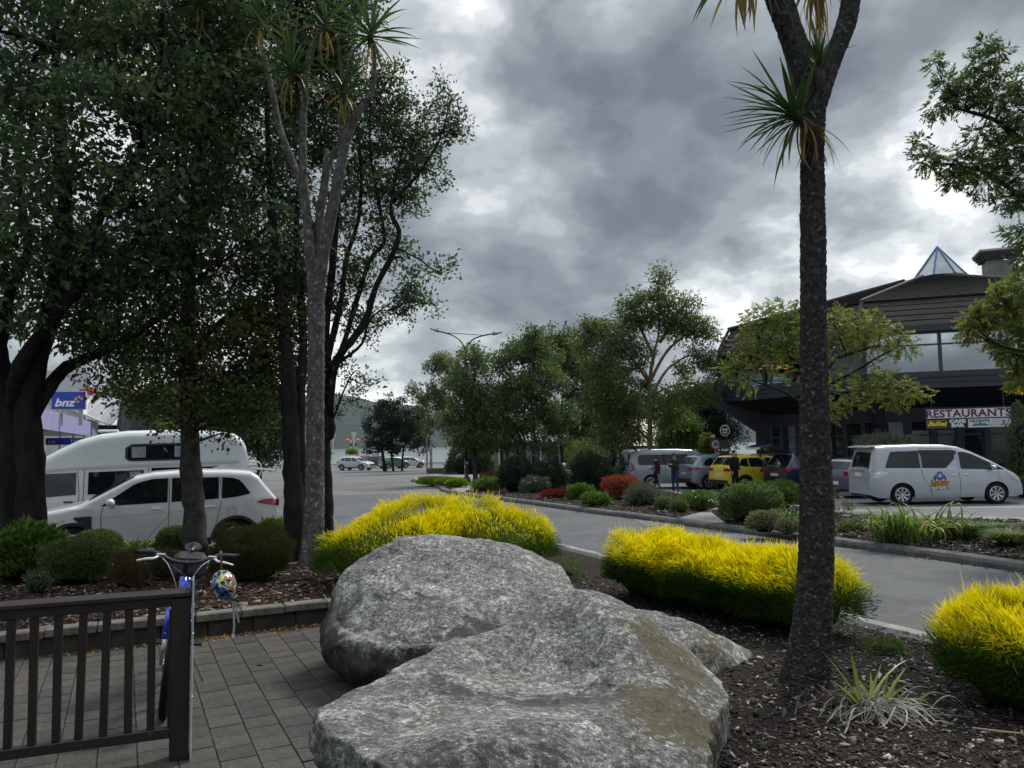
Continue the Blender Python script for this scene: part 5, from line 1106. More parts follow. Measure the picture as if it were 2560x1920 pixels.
for k in range(-4, 4):
    vis_ = k in (-2, -1, 0, 1)
    # ground floor wall
    mb = MB(); w_ = 8.2*.41421; fbox(mb, k, -w_, w_, 2.55, 3.15, 8.0, 8.2); fbox(mb, k, -w_, w_, GB, GB+.5, 8.0, 8.2)
    for s0 in np.linspace(-w_, w_, 8): fbox(mb, k, s0-.11, s0+.11, GB+.5, 2.55, 7.95, 8.22)
    if not vis_: fbox(mb, k, -w_, w_, GB+.5, 2.55, 7.97, 8.1)
    mb.build('ground_floor_wall', m_dark, rest)
    if vis_:
        sp_ = np.linspace(-w_, w_, 8)
        for q in range(7):
            s0, s1 = sp_[q]+.11, sp_[q+1]-.11
            b = MB(); fbox(b, k, s0, s1, 1.95, 2.03, 8.0, 8.12); fbox(b, k, s0, s0+.05, GB+.5, 2.55, 8.0, 8.12); fbox(b, k, s1-.05, s1, GB+.5, 2.55, 8.0, 8.12)
            fr = b.build('window_frame', m_wood if (q % 3 == 0 and k == -1) else m_frame, rest)
            b = MB(); fbox(b, k, s0+.05, s1-.05, GB+.5, 2.55, 8.03, 8.05); b.build('pane', m_darkgl, fr)
            if k == -1 and q % 2 == 0: b = MB(); fbox(b, k, s0+.05, s1-.05, .55, .95, 8.06, 8.08); b.build('timber_panel', m_wood, fr)
        for z0, z1 in ((2.62,2.78),(2.80,2.96),(2.98,3.13)): b = MB(); fbox(b, k, -w_, w_, z0, z1, 8.2, 8.235); b.build('board', m_dark, rest)
    # sloping soffit: narrow boards
    for j in range(9 if vis_ else 1):
        n_ = 9 if vis_ else 1; a0 = 8.2+(10.3-8.2)*j/n_; a1 = 8.2+(10.3-8.2)*(j+1)/n_-.02; z0 = 3.12+.70*j/n_; z1 = 3.12+.70*(j+1)/n_-.01
        b = MB(); sloped(b, k, z0, z1, a0, a1, .05); b.build('soffit_board', m_soff, rest)
    # balcony fascia: three overlapping boards
    for (z0, z1, a0) in ((3.83,4.06,10.34),(4.055,4.27,10.37),(4.265,4.42,10.41)):
        b = MB(); w2 = a0*.41421; fbox(b, k, -w2, w2, z0, z1, a0-.06, a0); b.build('fascia_board', m_dark, rest)
    # upper glazing
    w3 = 10.2*.41421; nb = 3; b = MB(); fbox(b, k, -w3, w3, 4.42, 4.50, 10.0, 10.26); fbox(b, k, -w3, w3, 6.02, 6.10, 10.0, 10.24); fbox(b, k, -w3+.2, w3-.2, 5.55, 5.61, 10.12, 10.22)
    ml = np.linspace(-w3+.12, w3-.12, nb+1)
    for s0 in ml: fbox(b, k, s0-.06, s0+.06, 4.50, 6.02, 10.05, 10.24)
    for q in range(nb): sm = ml[q]*.52+ml[q+1]*.48; fbox(b, k, sm-.03, sm+.03, 5.61, 6.02, 10.12, 10.21)
    wf = b.build('window_frame', m_frame, rest)
    for q in range(nb):
        b = MB(); fbox(b, k, ml[q]+.06, ml[q+1]-.06, 4.50, 5.55, 10.14, 10.155); b.build('pane', m_refl if k != -1 else m_leftgl, wf)
        b = MB(); fbox(b, k, ml[q]+.06, ml[q+1]-.06, 5.61, 6.02, 10.14, 10.155); b.build('pane', m_refl if k != -1 else m_leftgl, wf)
    # eave and the sloping boards above it
    b = MB(); w4 = 10.5*.41421; fbox(b, k, -w4, w4, 6.10, 6.22, 10.0, 10.5); w5 = 10.45*.41421; fbox(b, k, -w5, w5, 6.22, 6.36, 10.0, 10.45); b.build('eave_board', m_dark, rest)
    for j in range(5):
        a0 = 10.40-.14*j; z0 = 6.36+.235*j; b = MB(); sloped(b, k, z0, z0+.185, a0, a0-.075, .06); b.build('roof_board', m_slat, rest)
    b = MB(); sloped(b, k, 6.36, 7.53, 10.28, 9.72, .02); b.build('roof_backing', m_soff, rest)
    # shingle courses
    nc = 26; b = MB()
    for j in range(nc):
        a0 = 9.86-(9.86-1.25)*j/nc; a1 = 9.86-(9.86-1.25)*(j+1)/nc; z0 = 7.54+2.45*j/nc; z1 = 7.54+2.45*(j+1)/nc
        sloped(b, k, z0+.03, z1, a0+.02, a1, .03)
        fbox(b, k, -a0*.41421, a0*.41421, z0-.03, z0+.03, a0-.1, a0+.0)
    b.build('shingle_roof', m_shing, rest)
    b = MB(); b.bar(fp(k, 9.9*.4142, 9.9, 7.58), fp(k, 1.25*.4142, 1.25, 10.05), .16, .10); b.build('hip_capping', m_slat, rest)
    b = MB(); b.bar(fp(k, 10.42*.4142, 10.42, 6.38), fp(k, 9.82*.4142, 9.82, 7.58), .14, .12); b.build('hip_capping', m_slat, rest)
    # radial fin at the corner, running down and in to the ground
    t, n = fdir(k); cdir = fp(k, 10.3*.41421, 10.3, 0).normalized(); cd = Vector((cdir.x, cdir.y, 0)).normalized(); sd_ = Vector((-cd.y, cd.x, 0))*.14
    r0 = 11.15
    prof = [(r0+.12, 6.1), (r0+.5, 4.6), (r0+.5, 3.75), (r0-1.7, 2.3), (r0-1.7, GB), (r0-2.5, GB), (r0-2.5, 3.2), (r0-.15, 3.9), (r0-.12, 6.1)]
    V = [Vector((cd.x*r_, cd.y*r_, z-GB))+sd_*sg for sg in (-1, 1) for r_, z in prof]; npf = len(prof)
    b = MB(); b.add(V, [tuple(range(npf))[::-1], tuple(range(npf, 2*npf))]+[(i, (i+1) % npf, (i+1) % npf+npf, i+npf) for i in range(npf)]); b.build('corner_fin', m_dark, rest)
# ceiling of the upper floor and floor slab so that it reads as a solid building
b = MB(); b.prism([(fp(k, 9.95*.41421, 9.95, 0).x, fp(k, 9.95*.41421, 9.95, 0).y) for k in range(-4, 4)], 6.1-GB, 6.2-GB); b.prism([(fp(k, 10.2*.41421, 10.2, 0).x, fp(k, 10.2*.41421, 10.2, 0).y) for k in range(-4, 4)], 4.3-GB, 4.42-GB); b.build('floor_slab', m_soff, rest)
b = MB(); b.prism([(fp(k, 7.0*.41421, 7.0, 0).x, fp(k, 7.0*.41421, 7.0, 0).y) for k in range(-4, 4)], 4.42-GB, 6.1-GB); b.build('inner_wall', mat('inner_wall', (.05,.045,.04), .8), rest)
# glass pyramid
SK = Vector((.45, -.1, 0)); b = MB(); sk = empty('skylight', (0,0,0)); sk.parent = rest
ap = Vector((SK.x, SK.y, 11.75-GB)); ring = [Vector((SK.x+1.33*math.cos(R(25+45*k)+rd), SK.y+1.33*math.sin(R(25+45*k)+rd), 10.02-GB)) for k in range(8)]
m_skyl = mat('skylight_glass', (.42,.47,.46), .25, spec=.6, noise=(1.2, 4), col2=(.30,.34,.34), trans=.0)
for k in range(8):
    b = MB(); p, q = ring[k], ring[(k+1) % 8]; b.add([p, q, ap, (p+ap)*.5], [(0, 1, 2)]); b.build('pane', m_skyl, sk)
    b = MB(); b.bar(p+Vector((0,0,.02)), ap+Vector((0,0,.02)), .075, .07); b.build('glazing_bar', m_blue if k % 2 else mat('blue_grey_frame', (.05,.09,.16), .5), sk)
b = MB()
for k in range(8): b.bar(ring[k], ring[(k+1) % 8], .10, .16)
b.build('kerb_frame', m_shing, sk)
# chimney
cp = at(2156, 575, 37.0); cq = cp-Vector((CC.x, CC.y, GB)); b = MB(); zt_ = at(2156, 545, 37.0).z-GB; 
b.box((cq.x, cq.y, zt_-1.5), (1.15, 1.15, 2.2), rz=rd); ch = b.build('chimney', mat('metal_cladding', (.20,.21,.20), .5, noise=(2, 4), col2=(.13,.14,.13)), rest)
for j, (w0, dz, h) in enumerate(((1.45,-.38,.12),(1.6,-.26,.12),(1.75,-.14,.12),(1.85,-.03,.10))): MB().box((cq.x, cq.y, zt_+dz), (w0, w0, h-.005), rz=rd).build('cap_tier', mat('pale_cap', (.42,.42,.40), .6) if j == 3 else m_slat, ch)
# lamps and cards seen through the upper windows; third glowing tube imitates a reflection
m_neon = mat('warm_tube_light', (.9,.4,.1), .5, emit=((1.0,.42,.10), .9))
def curl(p, s_, n=34): return [p+Vector((s_*math.cos(i/n*6.283*1.6)*(1-.2*i/n), 0, s_*.28*math.sin(i/n*6.283*2.3+.6))) for i in range(n)]
for i, (dx, dy, yy, s_) in enumerate(((1655,793,38.2,.36),(1690,793,37.2,.32),(1938,777,32.4,.28))):
    q = at(dx, dy, yy); o = empty('curled_light_and_reflection', q, label=['left curled orange tube light glowing in the upper window','right curled orange tube light glowing beside the left one in the upper window','glowing curled tube standing in for an orange reflection in the pale upper glass right of the palm'][i], cat='lamp', group='curled tube lights in the upper windows')
    MB().tube([tuple(v) for v in curl(Vector((0,0,0)), s_)], .007, 6).build('light_tube', m_neon, o); MB().tube([(0,0,.05),(0,0,.6)], .006, 5).build('cord', m_frame, o)
for dx, dy, yy in ((1655,812,37.9),(1710,808,36.9)): q = at(dx, dy, yy); o = MB().box((0,0,0), (.42,.02,.55)).build('menu_card', mat('cream_card', (.5,.42,.3), .7)); o.location = q; o.rotation_euler = (0, R(-14), 0); tag(o, 'cream card leaning inside the dark upper window, %s one' % ('left' if dx < 1700 else 'right'), 'card')
# --- restaurants sign
pa_, pb_ = at(2001.5, 905, 30.35), at(2184, 903, 28.9); hd = math.atan2(pb_.y-pa_.y, pb_.x-pa_.x); wS = (pb_-pa_).length
zt2, zm2, zb2 = at(2001.5,885,30.35).z, at(2001.5,906.5,30.35).z, at(2001.5,926,30.35).z
c_ = (pa_+pb_)/2; sg = empty('restaurants_sign', (c_.x, c_.y, zb2), hd, label='white two row hanging sign reading RESTAURANTS under the dark overhang', cat='sign'); hS = zt2-zb2; mS = zm2-zb2
m_sgw = mat('sign_white', (.66,.68,.72), .4); m_sgk = mat('sign_black', (.010,.011,.014), .4); m_mar = mat('sign_maroon', (.13,.010,.05), .5); m_sy = mat('sign_yellow', (.75,.68,.04), .5); m_sgr = mat('sign_grey_letters', (.30,.36,.42), .5); m_teal = mat('sign_teal', (.03,.16,.22), .5)
MB().box((0, .06, hS/2), (wS+.06, .10, hS+.06)).build('sign_box', m_frame, sg)
MB().box((0, -.005, (mS+hS)/2+.01), (wS, .02, hS-mS-.05)).build('upper_panel', m_sgw, sg)
MB().box((-wS/4, -.005, mS/2), (wS/2-.01, .02, mS-.03)).build('cafe_panel', m_sgk, sg); MB().box((wS/4, -.005, mS/2), (wS/2-.01, .02, mS-.03)).build('carvery_panel', m_sgw, sg)
def word(root, s, size, m, x, z, sx=1, y=-.018, **k): return lettering('lettering', s, size, m, root, (x, y, z), (R(90), 0, 0), sx, extrude=.003, **k)
word(sg, 'RESTAURANTS', .40, m_mar, 0, (mS+hS)/2, 1.02, offset=.012, spacing=1.06)
MB().box((-wS*.375, -.017, mS/2), (wS*.235, .004, mS*.72)).build('name_border', m_sy, sg); MB().box((-wS*.375, -.020, mS/2), (wS*.228, .004, mS*.66)).build('name_panel', m_sgk, sg)
word(sg, 'Bailiez', .24, m_sy, -wS*.375, mS/2, 1.05, y=-.024, shear=.35, offset=.008)
word(sg, 'CAFE', .17, m_sgw, -wS*.125, mS*.72, 1.35, offset=.014); word(sg, 'BAR', .17, m_sgw, -wS*.125, mS*.28, 1.35, offset=.014)
word(sg, 'HILIGHTS', .155, m_sgk, wS*.135, mS*.72, 1.0, offset=.004)
mm = MB(); P_ = [(-.28,.0),(-.2,.05),(-.13,.10),(-.05,.07),(.02,.13),(.1,.08),(.18,.10),(.3,0)]; mm.add([(wS*.135+x, -.017, mS*.2+z) for x, z in P_]+[(wS*.135+x, -.014, mS*.2+z) for x, z in P_], [tuple(range(8))[::-1]]+[(i, i+1, i+9, i+8) for i in range(7)]); mm.build('mountain_mark', m_teal, sg)
word(sg, 'CARVERY', .13, m_sgr, wS*.375, mS*.70, 1.0); word(sg, 'RESTAURANT', .13, m_sgr, wS*.375, mS*.30, .95)
for q in (-wS/2+.2, wS/2-.2): MB().tube([(q, .06, hS), (q, .06, hS+.5)], .015, 6).build('hanger', m_frame, sg)
# --- octagonal bar sign and black banner at the left end
o_ = at(1566, 930, 36.5); s_ = empty('octagonal_sign', o_, R(-10), label='black octagonal hanging sign with white lettering at the left end of the restaurant', cat='sign'); s_.scale = (.62,)*3
oc = [(.34*math.cos(R(22.5+45*k)), .40*math.sin(R(22.5+45*k))) for k in range(8)]
def plate(pts, y0, y1): n = len(pts); return MB().add([(x, y0, z) for x, z in pts]+[(x, y1, z) for x, z in pts], [tuple(range(n)), tuple(range(2*n-1, n-1, -1))]+[((i+1) % n, i, i+n, (i+1) % n+n) for i in range(n)])
plate([(x*1.1, z*1.1) for x, z in oc], -.04, .04).build('rim', m_sgw, s_); plate(oc, -.05, .05).build('face', m_sgk, s_)
word(s_, 'Asahi', .20, m_sgw, 0, .08, 1, y=-.055, offset=.005, shear=.2); MB().box((-.1,-.055,-.15),(.09,.006,.11)).box((.08,-.055,-.15),(.09,.006,.11)).build('emblem', m_sgw, s_); MB().tube([(.0,0,.42),(.55,.1,.50)], .02, 6).build('bracket', m_frame, s_)
o_ = at(1565, 968, 36.4); s_ = empty('bar_banner', o_, R(-10), label='black feather banner with white lettering below the octagonal sign', cat='banner'); s_.scale = (.66,)*3
b = MB(); Pn = [(-.33,-.75),(.33,-.75),(.36,.4),(.2,.55),(-.2,.55),(-.36,.4)]; plate(Pn, -.015, .015).build('cloth', m_sgk, s_); word(s_, 'Asahi', .24, m_sgw, 0, -.12, .9, y=-.02, shear=.2, offset=.006); MB().tube([(-.36,0,-1.4),(-.36,0,.55)], .015, 6).build('pole', m_frame, s_)
# --- sandwich board by the entrance
p = gd(2142, 1038); p = at(2142, 990, 28.0); s_ = empty('sandwich_board', (p.x, p.y, gz(28)), R(-15), label='brown framed black sandwich board with white lettering behind the bonnet of the silver people carrier', cat='sign')
for sg_ in (-1, 1):
    m4 = Matrix.Rotation(R(14)*sg_, 4, 'X'); b = MB()
    for c4, z4 in (((-.36,0,.65),(.07,.03,1.3)),((.36,0,.65),(.07,.03,1.3)),((0,0,1.27),(.72,.03,.07)),((0,0,.12),(.72,.03,.07))): b.box(Vector((0,.17*sg_-.0,0))+m4 @ Vector((c4[0], c4[1], c4[2]-.0)), z4, M=m4)
    b.build('frame', mat('brown_timber', (.09,.035,.02), .6), s_); MB().box(Vector((0,.17*sg_,0))+m4 @ Vector((0,0,.7)), (.66,.02,1.1), M=m4).build('board', m_sgk, s_)
t_ = word(s_, 'Asahi', .2, m_sgw, 0, 1.0, 1.1, shear=.2, offset=.006); t_.location = (0, -.43, 1.02); t_.rotation_euler = (R(76), 0, 0)
MB().box((0,-.35,.75),(.12,.01,.12), M=Matrix.Rotation(R(-14),4,'X')).build('emblem', m_sgw, s_)

# ================================================================== SHOPS ON THE LEFT
SA = Vector((-20.6, 34, 0)); SB = Vector((-27.4, 50, 0)); sdv = (SB-SA).normalized(); sn = Vector((sdv.y, -sdv.x, 0))   # outward to the street
m_lav = mat('lavender_board', (.30,.30,.52), .5, noise=(1, 3), col2=(.27,.27,.47)); m_navy = mat('bank_blue', (.012,.035,.25), .4); m_grey = mat('grey_trim', (.32,.34,.36), .5)
def sp3(s_, o_, z): v = SA+sdv*s_+sn*o_; return Vector((v.x, v.y, z))
def sbox(s0, s1, o0, o1, z0, z1, b=None): b = b or MB(); return b.hexa([sp3(s0,o0,z0),sp3(s0,o1,z0),sp3(s1,o1,z0),sp3(s1,o0,z0),sp3(s0,o0,z1),sp3(s0,o1,z1),sp3(s1,o1,z1),sp3(s1,o0,z1)])
bank = tag(bpy.data.objects.new('shop_building', None), 'low shop building with lavender canopy board behind the dark double trunk on the left', 'building'); C.objects.link(bank)
z0 = -.6
for j in range(5): sbox(-2+j*3.9, 1.87+j*3.9, -.05, 0, 2.84, 3.74).build('canopy_panel', m_lav, bank)
sbox(17.4, 17.95, -.06, .01, 2.86, 3.72).build('end_panel', m_navy, bank); sbox(17.18, 17.38, -.04, .0, 2.84, 3.72).build('end_strip', m_grey, bank)
sbox(-14, -2.1, -.05, .0, 2.84, 3.74).build('blue_canopy_panel', m_navy, bank)
sbox(-14, 18, -2.9, -.06, 2.86, 2.98).build('canopy_soffit', mat('soffit_white', (.5,.5,.5), .6), bank); sbox(-14, 18, -9, -2.9, z0, 3.6).build('wall', mat('shop_wall', (.22,.22,.23), .7, noise=(1,4), col2=(.16,.16,.17)), bank)
for j in range(12):
    s0 = -13.5+j*2.6; f = sbox(s0, s0+2.4, -2.9, -2.82, z0+.3, 2.6).build('shop_window', m_grey, bank); sbox(s0+.1, s0+1.15, -2.82, -2.80, z0+.4, 2.5).build('pane', m_darkgl, f); sbox(s0+1.25, s0+2.3, -2.82, -2.80, z0+.4, 2.5).build('pane', m_darkgl, f)
for s0 in (-9, -4, 1, 6, 11, 16): sbox(s0, s0+.12, -.3, -.18, z0, 2.86).build('post', m_white, bank)
MB().tube([sp3(-13+0*i, 0, 0) for i in range(2)], .01, 3) if False else None
ar = MB(); pts = [(-9.2+5.6*(i/12), 3.74+.55*math.sin(math.pi*i/12)) for i in range(13)]; ar.add([sp3(s0, -.3, z) for s0, z in pts]+[sp3(s0, -.0, z) for s0, z in pts], [tuple(range(13)), tuple(range(25, 12, -1))]+[(i+1, i, i+13, i+14) for i in range(12)]); ar.build('blue_arch', mat('light_blue_paint', (.03,.25,.62), .4), bank)
# roof gable behind (white boards)
rb = MB(); rb.hexa([sp3(6,-6.5,3.6),sp3(6,-1.6,3.6),sp3(19,-1.6,3.6),sp3(19,-6.5,3.6),sp3(6,-4.6,4.6),sp3(6,-4.4,4.6),sp3(19,-4.4,4.6),sp3(19,-4.6,4.6)]); rb.build('roof', mat('pale_roof', (.42,.44,.47), .5, noise=(1,3), col2=(.34,.36,.39)), bank)
# bank sign on posts above the canopy
pa_, pb_ = at(111,866,38), at(184.5,864,38.3); c_ = (pa_+pb_)/2; w_ = (pb_-pa_).length; h_ = at(150,846,38).z-at(150,884,38).z; hd = math.atan2(pb_.y-pa_.y, pb_.x-pa_.x)
bs = empty('bank_sign', (c_.x, c_.y, c_.z-h_/2), hd, label='blue rectangular sign reading bnz with four orange stars above the canopy', cat='sign')
MB().box((0,.08,h_/2), (w_+.05,.14,h_+.05)).build('sign_box', m_white, bs); MB().box((0,0,h_/2), (w_-.02,.03,h_-.02)).build('face', mat('bnz_blue', (.012,.045,.34), .35), bs)
word(bs, 'bnz', h_*.62, m_sgw, -w_*.12, h_*.36, 1.15, y=-.022, shear=.25, offset=.018)
def star(cx_, cz_, r_): return [(cx_+(r_ if i % 2 == 0 else r_*.42)*math.sin(i*math.pi/5), cz_+(r_ if i % 2 == 0 else r_*.42)*math.cos(i*math.pi/5)) for i in range(10)]
for sx_, sz_, r_ in ((.22,.60,.095),(.315,.70,.085),(.39,.61,.085),(.285,.42,.085)): b = plate(star(w_*sx_, h_*sz_, r_), -.024, -.01); b.build('star', mat('star_orange', (.78,.42,.10), .5), bs)
for q in (-.34, -.18, .36): MB().box((w_*q,.08,-.4), (.07 if q < .3 else .17,.1,.82)).build('post', m_grey, bs)
# hanging boards below the canopy
for (x0, x1, y0, y1, dd, txt, mm_, sz, lb, sh) in ((88,153,946,961,36.5,'bnz',m_navy,.24,'dark blue hanging board reading bnz under the lavender canopy',.25),(154,212,946,959,42,'FOUR SQUARE SUPERMARKET',mat('sign_dark_green',(.012,.03,.02),.5),.2,'dark hanging board with white supermarket lettering under the far end of the canopy',0)):
    pa_, pb_ = at(x0,(y0+y1)/2,dd), at(x1,(y0+y1)/2,dd); w_ = (pb_-pa_).length; c_ = (pa_+pb_)/2; h_ = at(x0,y0,dd).z-at(x0,y1,dd).z
    if txt[0] == 'F': pa_ = pa_-(pb_-pa_)*.85; w_ = (pb_-pa_).length; c_ = (pa_+pb_)/2
    s_ = empty('hanging_sign', (c_.x, c_.y, c_.z-h_/2), label=lb, cat='sign'); MB().box((0,.03,h_/2),(w_,.06,h_)).build('board', mm_, s_)
    if txt[0] == 'F': MB().box((0,-.005,h_-.015),(w_,.012,.02)).box((0,-.005,.015),(w_,.012,.02)).build('border', m_sgw, s_)
    word(s_, txt, sz, m_sgw if txt[0] == 'F' else m_lav, 0 if txt[0] == 'F' else -w_*.15, h_*.45, 1.0 if txt[0] != 'F' else w_*.95/(sz*.66*len(txt)), y=-.008, shear=sh, offset=.006)
# steep glazed gable beyond
def gable():
    r = empty('glazed_roof_building', (-30, 55, -.6), label='building with steep pale glazed roof and white frame right of the bank sign', cat='building')
    o = Vector((-30, 55, -.6)); pp = lambda dx, dy, y=55: at(dx, dy, y)-o
    tl, tr, br, bl = pp(160,853), pp(251,853), pp(238,918), pp(150,895)
    for i in range(3):
        a_, b_ = i/3, (i+1)/3; q = [bl.lerp(br, a_), bl.lerp(br, b_), tl.lerp(tr, b_), tl.lerp(tr, a_)]; dy_ = Vector((0,.06,0))
        MB().hexa([q[0], q[1], q[1]+dy_, q[0]+dy_, q[3]+Vector((0,2.5,0)), q[2]+Vector((0,2.5,0)), q[2]+Vector((0,2.6,0)), q[3]+Vector((0,2.6,0))]).build('glazing_panel', mat('pale_glazing', (.40,.40,.43), .3, noise=(.8,4), col2=(.32,.32,.36)), r)
    up = Vector((0,2.5,0))
    for i in range(4): a_ = i/3; MB().bar(bl.lerp(br, a_)-Vector((0,.05,0)), tl.lerp(tr, a_)+up-Vector((0,.05,0)), .14, .1).build('frame_bar', m_white, r)
    MB().bar(tl+up, tr+up, .16, .16).build('ridge', m_white, r); MB().bar(bl-Vector((2.4,0,-1.4)), br+Vector((0,-.1,0)), .22, .14).build('gutter', m_white, r)
    b = MB(); q = pp(238,918); e = pp(256,925); b.hexa([q+Vector((.1,0,-3)), e+Vector((0,0,-3)), e+Vector((0,5,-3)), q+Vector((.1,5,-3)), tr+up*0+Vector((.1,.5,0)), tr+Vector((.25,.5,0)), tr+Vector((.25,5,0)), tr+Vector((.1,5,0))]); b.build('gable_wall', m_dark, r)
    MB().hexa([pp(212,918)+Vector((0,0,-2.6)), pp(240,918)+Vector((0,0,-2.6)), pp(240,918)+Vector((0,5,-2.6)), pp(212,918)+Vector((0,5,-2.6)), pp(212,918), pp(240,918), pp(240,918)+Vector((0,5,0)), pp(212,918)+Vector((0,5,0))]).build('dark_wall', m_soff, r)
    MB().hexa([pp(80,925)+Vector((0,0,-2)), pp(240,925)+Vector((0,0,-2)), pp(240,925)+Vector((0,7,-2)), pp(80,925)+Vector((0,7,-2)), pp(80,860), pp(160,860), pp(160,860)+Vector((0,7,0)), pp(80,860)+Vector((0,7,0))]).build('rear_wall', m_white, r)
    o2 = MB().box(pp(170,845)+Vector((0,1,0)), (.9,.3,.5)).build('rooftop_sign', mat('faded_red', (.40,.06,.09), .6), r)
gable()
b = MB(); q = at(100,812,75); b.box((q.x, q.y, q.z-2.5), (14, 10, 5)); o = b.build('pale_building', mat('far_pale_wall', (.50,.53,.58), .6)); tag(o, 'pale flat roofed building seen through the fork of the left dark trunk', 'building')

# ================================================================== WHITE SHOPS AT THE CENTRE AND CREAM ROOFED CAFE
yW = 88; gW = gz(yW); xa, xb = at(1030,1000,yW).x, at(1260,1000,yW).x
ws = empty('shop_building', ((xa+xb)/2, yW, gW), label='long low white shop building with verandah posts behind the centre trees', cat='building'); hw_ = (xb-xa)/2
b = MB(); b.box((0, 5, 1.7), (2*hw_, 8, 3.4)); b.build('wall', m_white, ws)
b = MB(); b.hexa([(-hw_-.5,-2.2,2.9),(hw_+.5,-2.2,2.9),(hw_+.5,9,2.9),(-hw_-.5,9,2.9),(-hw_-.5,-2.2,3.0),(hw_+.5,-2.2,3.0),(hw_+.5,5,4.7),(-hw_-.5,5,4.7)]); b.build('roof', mat('grey_roof', (.20,.21,.22), .6, noise=(1,3)), ws)
MB().box((0,-2.25,2.82),(2*hw_+1,.08,.3)).build('verandah_board', mat('dark_verandah', (.05,.05,.06), .6), ws)
for x in np.arange(-hw_+1.2, hw_, 1.9):
    f = MB().box((x,.98,1.45),(1.3,.08,2.1)).build('window', mat('cream_frame',(.45,.44,.40),.6), ws)
    for i in (-.32,.32):
        for z in (.95,1.95): MB().box((x+i,.93,z),(.54,.03,.88)).build('pane', m_darkgl, f)
for x in np.arange(-hw_+.3, hw_, 2.3): MB().box((x,-2.1,1.4),(.16,.16,2.8)).build('verandah_post', m_white, ws)
MB().box((-hw_+3.0,.95,1.2),(1.1,.1,2.4)).build('door', mat('dark_red_door',(.09,.02,.015),.6), ws)
yC = 56; gC = gz(yC); xa, xb = at(1325,1000,yC).x, at(1475,1000,yC).x
cs = empty('cafe_building', ((xa+xb)/2, yC, gC), label='cafe with large cream roof and dark lanterns above the silver van', cat='building'); hw_ = (xb-xa)/2; ze = at(1440,962,yC).z-gC; zt_ = at(1440,925,yC).z-gC
MB().hexa([(-hw_,0,ze),(hw_,0,ze),(hw_,7,ze),(-hw_,7,ze),(-hw_+1.5,5,zt_+.8),(hw_-1.5,5,zt_+.8),(hw_-1.5,7,zt_+.8),(-hw_+1.5,7,zt_+.8)]).build('roof', mat('cream_roof', (.55,.52,.42), .6, noise=(1.5,4), col2=(.46,.44,.36), mapscale=(4,.5,.5)), cs)
MB().box((0,1.5,ze-.14),(2*hw_-.2,2.8,.2)).build('eave_board', m_dark, cs); MB().box((0,4.5,ze/2),(2*hw_-.6,3,ze)).build('wall', mat('cafe_wall',(.07,.075,.08),.7), cs)
for x in np.arange(-hw_+.4, hw_-.3, 1.6): MB().box((x,.25,ze/2),(.12,.12,ze)).build('post', m_white, cs)
for z in (.5,.75,1.0,1.25): MB().box((0,.4,z),(2*hw_-.8,.04,.12)).build('slat', mat('grey_slat',(.25,.26,.27),.6), cs)
for i, dx in enumerate((1348, 1417, 1466)):
    q = at(dx, 970, yC-.3); o = MB().tube([(0,0,-.28),(0,0,-.1),(0,0,.1),(0,0,.22)], [.10,.24,.14,.03], 8).build('lantern', m_sgk); o.location = q; tag(o, 'black lantern hanging under the edge of the cream roof, %s of three' % ('leftmost','middle','rightmost')[i], 'lantern')
# hills across the lake
def hills():
    V = []; F = []; nx = 160; rows = [(2050, 0), (2150, .22), (2300, .52), (2500, .82), (2700, 1.0), (3000, .9)]
    xs_ = np.linspace(-3000, 2600, nx)
    def ridge(x):
        u = x/2600.0; base = np.interp(u, [-1.2,-.9,-.62,-.50,-.40,-.30,-.235,-.20,-.15,-.08,.0,.15,.4,.9], [230,215,180,150,165,185,186,172,150,110,92,80,75,85]); return base
    for (y, f) in rows:
        for x in xs_:
            V.append((x*y/2600, y, -6+ridge(x)*f*(y/2600)*(1+.09*mnoise.fractal(Vector((x/260, y/300, 0)), 1, 2, 5))))
    for i in range(len(rows)-1):
        for j in range(nx-1): a_ = i*nx+j; F.append((a_, a_+1, a_+nx+1, a_+nx))
    link('hills', mesh_np('hills', V, F, mat('bush_clad_hill', (.012,.022,.018), .95, noise=(.016, 12), col2=(.024,.038,.030), bump=(.05, 1, 6)), smooth=True), kind='structure')
hills()
# the air between here and the hills
hz = MB().box((0, 1600, 140), (7300, 3450, 310)).build('haze', MAT['asphalt'], kind='stuff'); hz.data.materials.clear()
hm = bpy.data.materials.new('haze'); hm.use_nodes = True; t = hm.node_tree; t.nodes.clear(); pv = t.nodes.new('ShaderNodeVolumePrincipled'); oo = t.nodes.new('ShaderNodeOutputMaterial'); t.links.new(pv.outputs[0], oo.inputs[1])
pv.inputs['Color'].default_value = (.62,.72,.85,1); pv.inputs['Density'].default_value = .00006; pv.inputs['Anisotropy'].default_value = 0; hz.data.materials.append(hm)
